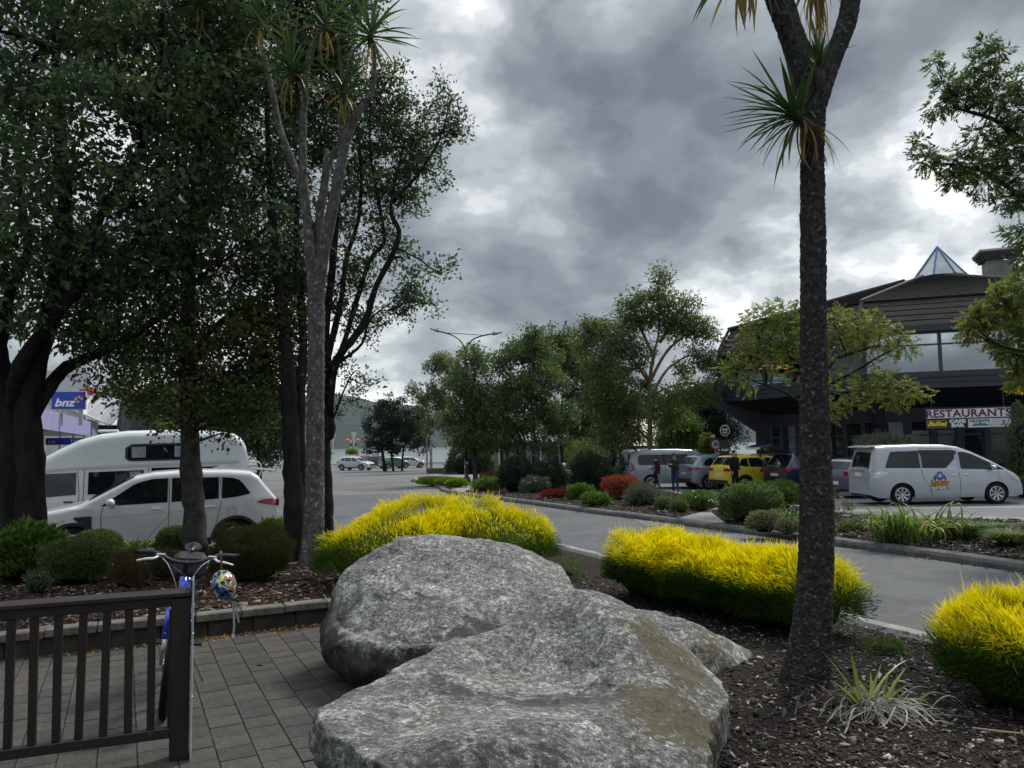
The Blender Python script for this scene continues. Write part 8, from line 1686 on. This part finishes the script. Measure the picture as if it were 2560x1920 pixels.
def rib_h(name, pts, w_, m):
    V = []
    for dy_ in (0, .002):
        for p in pts: V += [inv @ (Vector(p)+Vector((-w_/2,dy_,0))), inv @ (Vector(p)+Vector((w_/2,dy_,0)))]
    n = len(pts); F = [(2*i,2*i+1,2*i+3,2*i+2) for i in range(n-1)]+[(2*n+2*i+2,2*n+2*i+3,2*n+2*i+1,2*n+2*i) for i in range(n-1)]; link(name, mesh_np(name, [tuple(v) for v in V], F, m), H_)
rib_h('strap', [at(477,1190,4.93), at(477,1196,4.915), at(478,1215,4.94), at(479,1232,4.97)], .014, m_webr)
rib_h('strap', [at(503,1298,5.0), at(505,1325,5.0), at(506,1350,5.0), at(504,1370,5.0)], .014, m_web); rib_h('strap', [at(508,1298,5.0), at(512,1325,5.0), at(516,1345,5.0)], .010, m_web)
rib_h('buckle', [at(504,1368,5.0), at(503,1378,5.0)], .018, m_lev)
# bits on the paving
o = MB().box((0,0,.008),(.05,.022,.016)).build('leaf_scrap', mat('dark_leaf_scrap',(.02,.015,.012),.8), bevel=.004); p = gd(562,1440,.12); o.location = p; o.rotation_euler = (0,.2,.4); tag(o, 'small dark dried leaf scrap lying on the pavers', 'leaf')

# ================================================================== PEOPLE
def person(label, foot, h, heading, cols, pose, hair=(.02,.015,.012), cap=None, beard=False, far=False, group='people by the parked vehicles', bulk=1.0, coatlen=0, longhair=False):
    """skin-modifier figure 1.75 m tall, facing local -Y; pose offsets per joint"""
    J = dict(pel=(0,0,.95), waist=(0,-.0,1.08), chest=(0,.0,1.30), neck=(0,.0,1.47), head0=(0,-.01,1.56), head1=(0,-.015,1.66),
      shL=(.19,0,1.40), elL=(.25,.02,1.13), wrL=(.25,-.05,.90), shR=(-.19,0,1.40), elR=(-.25,.02,1.13), wrR=(-.25,-.05,.90),
      hipL=(.10,0,.90), knL=(.11,-.01,.50), anL=(.11,.03,.09), toL=(.12,-.12,.04), hipR=(-.10,0,.90), knR=(-.11,-.01,.50), anR=(-.11,.03,.09), toR=(-.12,-.12,.04))
    J.update({k: v for k, v in pose.items() if k[0] != '_'}); nm = list(J); E = [('pel','waist'),('waist','chest'),('chest','neck'),('neck','head0'),('head0','head1'),('chest','shL'),('shL','elL'),('elL','wrL'),('chest','shR'),('shR','elR'),('elR','wrR'),('pel','hipL'),('hipL','knL'),('knL','anL'),('anL','toL'),('pel','hipR'),('hipR','knR'),('knR','anR'),('anR','toR')]
    rad = dict(pel=(.15,.11),waist=(.145,.105),chest=(.165,.115),neck=(.058,.058),head0=(.078,.088),head1=(.082,.092),shL=(.075,.075),shR=(.075,.075),elL=(.052,.052),elR=(.052,.052),wrL=(.034,.034),wrR=(.034,.034),hipL=(.095,.10),hipR=(.095,.10),knL=(.066,.066),knR=(.066,.066),anL=(.05,.05),anR=(.05,.05),toL=(.045,.03),toR=(.045,.03))
    V = [Vector(J[n]) for n in nm]; EE = [(nm.index(a), nm.index(b)) for a, b in E]; RR = [rad[n] for n in nm]; cat = {n: n for n in nm}
    fing = []
    for s_ in 'LR':
        w_, e_ = Vector(J['wr'+s_]), Vector(J['el'+s_]); d = (w_-e_).normalized(); sg = 1 if s_ == 'L' else -1; side = d.cross(Vector((sg,0,0))); side = side.normalized() if side.length > .1 else Vector((0,-1,0)); inn = d.cross(side).normalized()
        pi = len(V); V.append(w_+d*.05); RR.append((.030,.020)); EE.append((nm.index('wr'+s_), pi)); fing.append(pi)
        for k_ in range(4):
            o_ = side*(.024-.016*k_); L1 = (.052,.058,.054,.042)[k_]; i0 = len(V); V.append(w_+d*.085+o_); V.append(w_+d*(.085+L1*.6)+o_+inn*.008*sg); V.append(w_+d*(.085+L1)+o_+inn*.022*sg); RR += [(.010,.010),(.009,.009),(.008,.008)]; EE += [(pi, i0), (i0, i0+1), (i0+1, i0+2)]; fing += [i0, i0+1, i0+2]
        i0 = len(V); V.append(w_+d*.045+side*.035); V.append(w_+d*.075+side*.055); RR += [(.011,.011),(.009,.009)]; EE += [(pi, i0), (i0, i0+1)]; fing += [i0, i0+1]
    me = bpy.data.meshes.new('sk'); me.from_pydata(V, EE, []); o = bpy.data.objects.new('sk', me); C.objects.link(o); o.modifiers.new('s', 'SKIN').use_smooth_shade = True
    for i, r_ in enumerate(RR): me.skin_vertices[0].data[i].radius = (r_[0]*bulk if i < len(nm) and nm[i] in ('pel','waist','chest') else r_[0], r_[1]*bulk if i < len(nm) and nm[i] in ('pel','waist','chest') else r_[1])
    me.skin_vertices[0].data[0].use_root = True; o.modifiers.new('u', 'SUBSURF').levels = 1
    bpy.context.view_layer.update(); bme = bpy.data.meshes.new_from_object(o.evaluated_get(bpy.context.evaluated_depsgraph_get())); bpy.data.objects.remove(o); bme.name = 'body'
    segs = [(Vector(V[a]), Vector(V[b]), a, b) for a, b in EE]; bme.materials.clear(); mats_ = [cols['skin'], cols['top'], cols['legs'], cols['shoe']]; [bme.materials.append(q) for q in mats_]
    def zone(c):
        best = (9, 0)
        for a, b, ia, ib in segs:
            t = max(0, min(1, (c-a).dot(b-a)/((b-a).length_squared+1e-9))); d = (c-a.lerp(b, t)).length-(RR[ia][0]*(1-t)+RR[ib][0]*t)
            if d < best[0]: best = (d, (ia, ib, t))
        ia, ib, t = best[1]; n2 = nm[ib] if ib < len(nm) else 'hand'
        if n2 == 'hand' or n2 in ('head0','head1'): return 0
        if n2 in ('neck',): return 0 if t > .75 else 1
        if n2 in ('waist','chest','shL','shR','elL','elR','wrL','wrR'): return 1
        if n2 in ('toL','toR'): return 3
        return 2
    bme.polygons.foreach_set('material_index', [zone(p.center) for p in bme.polygons]); bme.polygons.foreach_set('use_smooth', [True]*len(bme.polygons))
    rt = empty('person', foot, heading, label=label, cat='person', group=group); rt.scale = (h/1.75,)*3; link('body', bme, rt)
    hc = (Vector(J['head0'])+Vector(J['head1']))/2; hd = Vector(J['head1'])-Vector(J['head0']); fwd = Vector(pose.get('_face', (0,-1,0))).normalized(); lat = Vector((-fwd.y, fwd.x, 0)); upv = Vector((0,0,1))
    def ellp(name, c, r, m, cut=None, seg=14):
        bm = bmesh.new(); bmesh.ops.create_uvsphere(bm, u_segments=seg, v_segments=10, radius=1)
        for v in bm.verts: v.co = c+lat*v.co.x*r[0]+fwd*v.co.y*r[1]+upv*v.co.z*r[2]
        if cut: bmesh.ops.delete(bm, geom=[v for v in bm.verts if cut((v.co-c))], context='VERTS')
        m_ = bpy.data.meshes.new(name); bm.to_mesh(m_); bm.free(); m_.materials.append(m); m_.polygons.foreach_set('use_smooth', [True]*len(m_.polygons)); return link(name, m_, rt)
    mh = mat('hair_%d' % int(hair[0]*1000), hair, .7); me_ = mat('eye_dark', (.01,.01,.01), .3)
    ellp('hair', hc+upv*.025-fwd*.012, (.088,.104,.112), mh, lambda d: d.dot(fwd) > .045 and d.z < .06 or d.z < -.05)
    if longhair: ellp('hair', hc-fwd*.05-upv*.09, (.085,.06,.15), mh)
    ellp('nose', hc+fwd*.098-upv*.012, (.012,.018,.020), cols['skin'], seg=8)
    for s_ in (-1, 1): ellp('eye', hc+fwd*.086+lat*s_*.032+upv*.008, (.010,.006,.006), me_, seg=8); ellp('ear', hc+lat*s_*.085-upv*.005, (.012,.022,.030), cols['skin'], seg=8)
    ellp('mouth', hc+fwd*.088-upv*.052, (.024,.006,.005), mat('lip', (.25,.10,.09), .6), seg=8)
    if beard: ellp('beard', hc+fwd*.03-upv*.055, (.070,.066,.055), mh, lambda d: d.dot(fwd) < 0)
    if cap: ellp('cap', hc+upv*.045, (.094,.108,.085), cap, lambda d: d.z < -.005); ellp('cap_peak', hc+fwd*.125+upv*.045, (.06,.06,.010), cap)
    if coatlen:
        bm = bmesh.new(); n = 18; rings = []
        for (z, rx, ry) in ((1.42,.20,.13),(1.25,.215,.15),(1.05,.20,.14),(.95,.21,.15),(.95-coatlen,.225,.165)):
            rings.append([bm.verts.new((rx*math.cos(i/n*6.283), ry*math.sin(i/n*6.283)+Vector(J['chest']).y*max(0,(z-.9)/.4), z)) for i in range(n)])
        for a, b in zip(rings[:-1], rings[1:]):
            for i in range(n): bm.faces.new((a[i], a[(i+1) % n], b[(i+1) % n], b[i]))
        m_ = bpy.data.meshes.new('jacket'); bm.to_mesh(m_); bm.free(); m_.materials.append(cols['top']); m_.polygons.foreach_set('use_smooth', [True]*len(m_.polygons)); link('jacket', m_, rt)
    return rt, J
sk = mat('skin', (.42,.24,.17), .55); cl = lambda n, c: mat('cloth_'+n, c, .85, noise=(14, 4), col2=tuple(q*.7 for q in c), bump=(120, .3, .004))
GP = 'people by the parked vehicles'
fA = gd(1420,1061); r1, _ = person('woman in a maroon jacket and navy trousers walking left beside the lichened trunk', fA, 1.60, R(-70), dict(skin=sk, top=cl('maroon',(.045,.010,.018)), legs=cl('navy',(.012,.018,.045)), shoe=cl('shoe_black',(.012,.012,.012))),
    dict(knL=(.10,-.16,.52), anL=(.10,-.22,.10), toL=(.11,-.37,.05), knR=(-.10,.02,.50), anR=(-.10,.26,.16), toR=(-.11,.17,.05), elR=(-.24,-.06,1.14), wrR=(-.20,-.24,1.12), elL=(.25,.04,1.13), wrL=(.26,-.04,.90)), longhair=True, coatlen=.12)
MB().box((0,-.152,1.18),(.12,.02,.34)).build('grey_top', cl('pale_grey',(.25,.26,.28)), r1)
fB = gd(1459,1065); person('man in a dark olive hooded top, cap and blue jeans looking at his hands', fB, 1.78, R(-55), dict(skin=sk, top=cl('olive',(.028,.034,.022)), legs=cl('denim',(.030,.055,.12)), shoe=cl('shoe_black',(.012,.012,.012))),
    dict(elL=(.24,-.04,1.12), wrL=(.10,-.26,1.22), elR=(-.24,-.04,1.12), wrR=(-.08,-.28,1.23), head0=(0,-.03,1.56), head1=(0,-.06,1.65), anL=(.16,.04,.09), toL=(.19,-.11,.04)), cap=cl('cap_grey',(.05,.055,.065)), bulk=1.12)
fC = gd(1589,1066); person('bearded man in black hooded top and black trousers before the yellow car', fC, 1.86, R(35), dict(skin=sk, top=cl('black',(.010,.010,.012)), legs=cl('black2',(.010,.010,.012)), shoe=cl('shoe_black',(.012,.012,.012))),
    dict(wrL=(.20,-.10,.93), elL=(.26,.03,1.14), wrR=(-.24,-.06,.90), _face=(.15,-1,0)), hair=(.035,.02,.012), beard=True, bulk=1.05)
fD = gd(1660,1061); person('man in a grey green sweater leaning forward to the left behind the blue SUV', fD, 1.80, R(-80), dict(skin=sk, top=cl('grey_green',(.055,.075,.068)), legs=cl('charcoal',(.022,.024,.028)), shoe=cl('shoe_black',(.012,.012,.012))),
    dict(pel=(0,.05,.93), waist=(0,-.04,1.05), chest=(0,-.16,1.24), neck=(0,-.27,1.37), head0=(0,-.33,1.44), head1=(0,-.37,1.53), shL=(.19,-.18,1.32), shR=(-.19,-.18,1.32), elL=(.22,-.30,1.07), wrL=(.16,-.44,.86), elR=(-.22,-.28,1.06), wrR=(-.18,-.42,.84), knL=(.12,-.06,.50)), hair=(.06,.035,.02))
p = at(1640,1040,fD.y-.1); o = MB().box((0,0,-.15),(.30,.16,.26)).tube([(-.06,0,-.02),(0,0,.08),(.06,0,-.02)], .012, 6).build('shopping_bag', cl('bag_grey',(.12,.13,.15)), bevel=.02); o.location = p; tag(o, 'small grey bag held low by the man in the grey green sweater', 'bag')
fE = gd(1041,1015); person('far person in dark clothes near the white shops, left one of two', fE, 1.72, R(200), dict(skin=sk, top=cl('black',(.010,.010,.012)), legs=cl('charcoal',(.022,.024,.028)), shoe=cl('shoe_black',(.012,.012,.012))), dict(knL=(.1,-.1,.5), anL=(.1,-.08,.1), toL=(.1,-.23,.05)), group='people near the white shops')
fF = gd(1065,1014); rf_, _ = person('far person in a tan and orange jacket and cap walking away near the white shops', fF, 1.70, R(185), dict(skin=sk, top=cl('tan',(.22,.17,.13)), legs=cl('black2',(.010,.010,.012)), shoe=cl('shoe_black',(.012,.012,.012))), dict(knL=(.1,-.12,.5), anL=(.1,-.1,.1), toL=(.1,-.25,.05), knR=(-.1,.05,.5), anR=(-.1,.2,.15)), cap=cl('cap_grey',(.05,.055,.065)), group='people near the white shops', coatlen=.02)
MB().box((0,0,.96),(.40,.30,.14)).build('orange_hem', cl('orange',(.55,.12,.02)), rf_, bevel=.04)

# ================================================================== STREET FURNITURE
dl = gd(1008,1041,.13); dl_y = dl.y; lp = empty('street_lamp', dl, label='tall double armed street lamp with flat lantern heads rising over the trees', cat='street lamp')
m_lp = mat('lamp_black', (.018,.019,.022), .4); m_lg = mat('lamp_grey', (.22,.23,.25), .4, metal=.3); rel = lambda x, y, dy=0: at(x, y, dl_y+dy)-dl
MB().tube([(0,0,0),(0,0,.25),(0,0,.32),rel(1007,990)*1.0], [.26,.24,.13,.12], 14).tube([rel(1007,990), rel(1006,760)], [.11,.07], 12).build('pole', m_lp, lp, smooth=True)
for z0 in (1000, 1008): q = rel(1007.3, z0); MB().tube([q-Vector((0,0,.08)), q+Vector((0,0,.08))], .123, 14).build('sticker_band', m_white, lp)
arms = [[(1006,762),(1002,748),(990,732),(972,722),(950,716),(942,714)],[(1006,762),(1010,748),(1022,733),(1040,726),(1058,722),(1066,721)]]
for pts in arms: MB().tube(spline([rel(*p) for p in pts], 20), .045, 8).build('arm', m_lp, lp, smooth=True)
MB().tube([rel(968,719), rel(1042,724)], .022, 6).build('brace', m_lp, lp)
for (x0, y0, x1, y1) in ((950,716,929,710),(1062,722,1084,718)):
    a, b = rel(x0,y0), rel(x1,y1); d = (b-a).normalized(); hh = MB().bar(a, b, .28, .07); hh.bar(a+d*.05, a+d*.35, .22, .16); hd_ = hh.build('lantern_head', m_lg, lp, bevel=.02); MB().tube([a+d*.12+Vector((0,0,.05)), a+d*.12+Vector((0,0,.16))], .04, 8).build('sensor', m_lp, hd_)
# blue arrow sign on a white post
dp = gd(1091,1037,.12); sg2 = empty('direction_sign', dp, R(0), label='white post with blue arrow shaped sign pointing left', cat='sign'); h2 = at(1089,946,dp.y).z-dp.z
MB().tube([(0,0,0),(0,0,h2)], .065, 12).build('post', m_white, sg2, smooth=True)
q0, q1 = at(1076,957,dp.y)-dp, at(1090,973,dp.y)-dp; zt_, zb_ = q0.z, q1.z; wv = q1.x-q0.x; pl = [(-.02,zb_),(-.02,zt_),(-wv*.65,zt_),(-wv*1.0,(zt_+zb_)/2),(-wv*.65,zb_)]
plate([(x*1.02, z) for x, z in pl], -.10, -.07).build('arrow_board', m_white, sg2); pc = (zt_+zb_)/2; plate([(x*.94-.01, pc+(z-pc)*.88) for x, z in pl], -.105, -.10).build('blue_face', m_blue, sg2)
MB().bar((-wv*.74,-.11,pc+.10), (-wv*.86,-.11,pc), .03, .01).bar((-wv*.86,-.11,pc), (-wv*.74,-.11,pc-.10), .03, .01).build('arrow_mark', m_white, sg2); MB().box((-wv*.45,-.11,pc),(.05,.01,.22)).box((-wv*.25,-.11,pc),(.05,.01,.22)).build('pictograms', m_white, sg2)
# small things behind the median
def simple(name, label, cat, mb, m, loc, group=None, rz=0, bevel=0, smooth=False): o = mb.build(name, m, bevel=bevel, smooth=smooth); o.location = loc; o.rotation_euler = (0,0,rz); return tag(o, label, cat, group)
p = gd(1106,1032,.1); simple('timber_post', 'reddish brown timber post just right of the white sign post', 'post', MB().box((0,0,.6),(.16,.16,1.2)).box((0,0,1.24),(.2,.2,.06)), mat('red_brown_timber',(.09,.035,.025),.7), p, bevel=.01)
p = gd(1128,1018,.1); simple('blue_panel', 'dark blue low panel between the sign post and the dark conifer', 'panel', MB().box((0,0,.55),(1.5,.06,.8)).box((-.7,0,.5),(.06,.1,1)).box((.7,0,.5),(.06,.1,1)), mat('dark_blue_panel',(.01,.03,.07),.5), p)
p = gd(1229,1052,.12); simple('planter_stump', 'pale grey timber planter block beside the tall dark conifer', 'planter', MB().box((0,0,.38),(.62,.6,.72)).box((0,0,.78),(.50,.5,.09)), mat('weathered_timber',(.16,.14,.12),.85,noise=(6,6),col2=(.09,.08,.07),mapscale=(1,1,.2)), p, bevel=.02)
p = at(1320,1010,44); p.z = gz(44); um = empty('closed_umbrella', p, label='folded dark blue patio umbrella behind the black green conifer', cat='umbrella')
MB().tube([(0,0,0),(0,0,2.6)], .03, 8).build('pole', m_frame, um); MB().tube([(0,0,1.0),(0,0,1.15),(.03,0,1.5),(0,0,2.0),(0,0,2.4),(0,0,2.62)], [.22,.34,.30,.19,.13,.03], 9).build('folded_canopy', cl('umbrella_navy',(.008,.010,.018)), um)
for i, (x, y) in enumerate(((1302,1018),(1345,1020))): p = at(x,y,43); p.z = gz(43); simple('picnic_table', ['dark picnic table left of the folded umbrella','dark picnic table right of the folded umbrella'][i], 'table', MB().box((0,0,.72),(1.6,.7,.05)).box((0,-.6,.44),(1.6,.25,.05)).box((0,.6,.44),(1.6,.25,.05)).bar((-.6,-.6,0),(-.6,.3,.72),.06).bar((-.6,.6,0),(-.6,-.3,.72),.06).bar((.6,-.6,0),(.6,.3,.72),.06).bar((.6,.6,0),(.6,-.3,.72),.06), mat('dark_table_timber',(.06,.035,.025),.7), p)
# white rail left of the restaurant
p0, p1 = at(1500,980,44), at(1590,975,41); gzr = gz(43); o = empty('white_railing', (p0.x, p0.y, gzr), label='white double railing behind the roofs of the silver blue SUV', cat='railing'); base = Vector((p0.x, p0.y, gzr)); hR = p0.z-gzr
for z in (hR, hR-.35): MB().bar(Vector((p0.x,p0.y,gzr+z))-base, Vector((p1.x,p1.y,gzr+z))-base, .07, .07).build('rail', m_white, o)
for t in np.linspace(0, 1, 5): q = p0.lerp(p1, t)-base; MB().box((q.x,q.y,hR/2),(.07,.07,hR)).build('post', m_white, o)
# speed sign
p = at(1546,960,40.5); z0 = gz(40.5); sp_ = empty('speed_sign', (p.x,p.y,z0), label='round red rimmed 30 speed sign on a white post left of the black banner', cat='sign'); hz_ = p.z-z0
MB().tube([(0,.05,0),(0,.05,hz_+.3)], .04, 8).build('post', m_white, sp_); dsk = lambda r_, y0, y1: plate([(r_*math.cos(i/28*6.283), hz_+r_*math.sin(i/28*6.283)) for i in range(28)], y0, y1)
dsk(.30,-.01,.0).build('red_rim', mat('sign_red',(.40,.02,.03),.5), sp_); dsk(.215,-.02,-.01).build('white_face', m_sgw, sp_); word(sp_, '30', .26, m_sgk, 0, hz_, .9, y=-.026, offset=.01)
p = at(1536,944,42); sl = empty('floodlight', (p.x,p.y,p.z), label='small white spotlight on a curved arm left of the octagonal sign', cat='lamp'); MB().tube(spline([(-.45,0,-.5),(-.4,0,-.1),(0,0,0)], 8), .02, 6).build('arm', m_lg, sl); MB().tube([(0,0,0),(.2,-.05,.03)], [.06,.1], 8).build('head', m_white, sl)
# low block wall bed in the distance
p0, p1 = gd(957,1026), gd(1215,1022); yw = (p0.y+p1.y)/2; lw = empty('low_wall', (p0.x,p0.y,p0.z), label='low grey block wall round the distant tree bed', cat='wall'); b0 = p0.copy()
nb = 34; 
for i in range(nb):
    q = p0.lerp(p1, (i+.5)/nb)-b0; w_ = (p1-p0).length/nb; me_ = MB().box((q.x,q.y,.22),(w_*.95,.3,.44), rz=math.atan2(p1.y-p0.y,p1.x-p0.x)); me_.build('block', mat('distant_block',(.16,.15,.13),.9,noise=(3,5),col2=(.10,.095,.085)), lw)
MB().box(((p1-p0).x/2,(p1-p0).y/2+2.4,.15),((p1-p0).length,4.4,.36), rz=math.atan2(p1.y-p0.y,p1.x-p0.x)).build('planting_soil', m_soil, lw)
for i in range(9): x0 = 960+i*14; b_ = shrub('low_plant', 'low green planting on the distant block wall, clump %s from the left' % ['first','second','third','fourth','fifth','sixth','seventh','eighth','ninth'][i], x0, x0+18, 1003+(i % 3)*2, 1019, [LF['fresh'],LF['olive'],LF['mid']][i % 3], 500, .14, .35, .3, cat='plant', group='low planting on the distant block wall', depth=p0.lerp(p1,(i+.5)*.065).y+.6, lump=.3)
p2_ = gd(883,1020); simple('block_end', 'short dark block wall end left of the distant tree bed', 'wall', MB().box((2.2,1,.25),(6,.4,.5)), mat('dark_block',(.07,.07,.068),.9), gd(940,1024))
# beacons, lamps and banners by the lake
def far_pole(name, label, cat, x, yb, yt, d, r_, m, grp=None):
    b = at(x, yb, d); b.z = gz(d); h_ = at(x, yt, d).z-b.z; o = empty(name, b, label=label, cat=cat, group=grp); return o, h_
dB = 118; GBn = 'striped crossing beacons by the lake'
for i, x in enumerate((757.5, 768.5)):
    o, h_ = far_pole('crossing_beacon', ['black and white striped pole with orange disc, left one by the lake','black and white striped pole with orange disc, right one by the lake'][i], 'beacon', x, 1000, 950, dB, .1, m_white, GBn)
    n = 8
    for k_ in range(n): MB().tube([(0,0,h_*k_/n),(0,0,h_*(k_+1)/n-.002)], .13, 8).build('pole_band', m_white if k_ % 2 else m_sgk, o)
    b = MB(); bm = bmesh.new(); bmesh.ops.create_uvsphere(bm, u_segments=12, v_segments=8, radius=.28); b.add([v.co+Vector((-.5 if i == 0 else .3,0,h_-.1)) for v in bm.verts], [[v.index for v in f.verts] for f in bm.faces]); bm.free(); b.build('orange_globe', mat('beacon_orange',(.80,.16,.02),.5), o, smooth=True)
for i, (x, yt, xa) in enumerate(((757,913,738),(771,925,782))):
    o, h_ = far_pole('street_lamp', ['thin grey street lamp with arm to the left by the lake','thin grey street lamp with short arm to the right by the lake'][i], 'street lamp', x, 1000, yt, dB+4, .1, m_lg, 'thin street lamps by the lake')
    xa_ = at(xa, yt, dB+4).x-o.location.x; MB().tube(spline([(0,0,0),(0,0,h_*.5),(0,0,h_*.93),(xa_*.25,0,h_*1.0),(xa_,0,h_*1.0)], 20), .09, 6).build('pole', m_lg, o); MB().box((xa_,0,h_),(.8,.3,.14)).build('lantern', m_lg, o)
for i, (x, yt, yb) in enumerate(((719.5,934,975),(764.5,933,1000),(787,941,985))):
    o, h_ = far_pole('flag_banner', ['pale tapered banner on a pole beside the far beige car','pale tapered banner between the beacons','grey slim banner right of the beacons'][i], 'banner', x, yb, yt, dB+8, .1, m_white, 'tapered banners by the lake')
    MB().tube([(0,0,0),(0,0,h_)], .07, 6).build('pole', m_white, o); plate([(-.16,h_*.72),(.16,h_*.72),(.42,h_),(-.42,h_)], -.04, .04).build('banner', m_white if i < 2 else m_lg, o)
MB_ = None
o = shrub('low_plant', 'lime green planting on the far roundabout by the lake', 748, 770, 972, 982, LF['lime'], 700, .3, .1, .4, cat='plant', depth=115)
GFP = 'round bushes on the far shore road'
# pole-like white rail far left and a bin
p = gd(1033,1024,.1); simple('litter_bin', 'dark litter bin below the tan jacketed person', 'bin', MB().tube([(0,0,0),(0,0,.95),(0,0,1.05)],[.28,.30,.2],12), mat('bin_dark',(.03,.035,.035),.6), p)
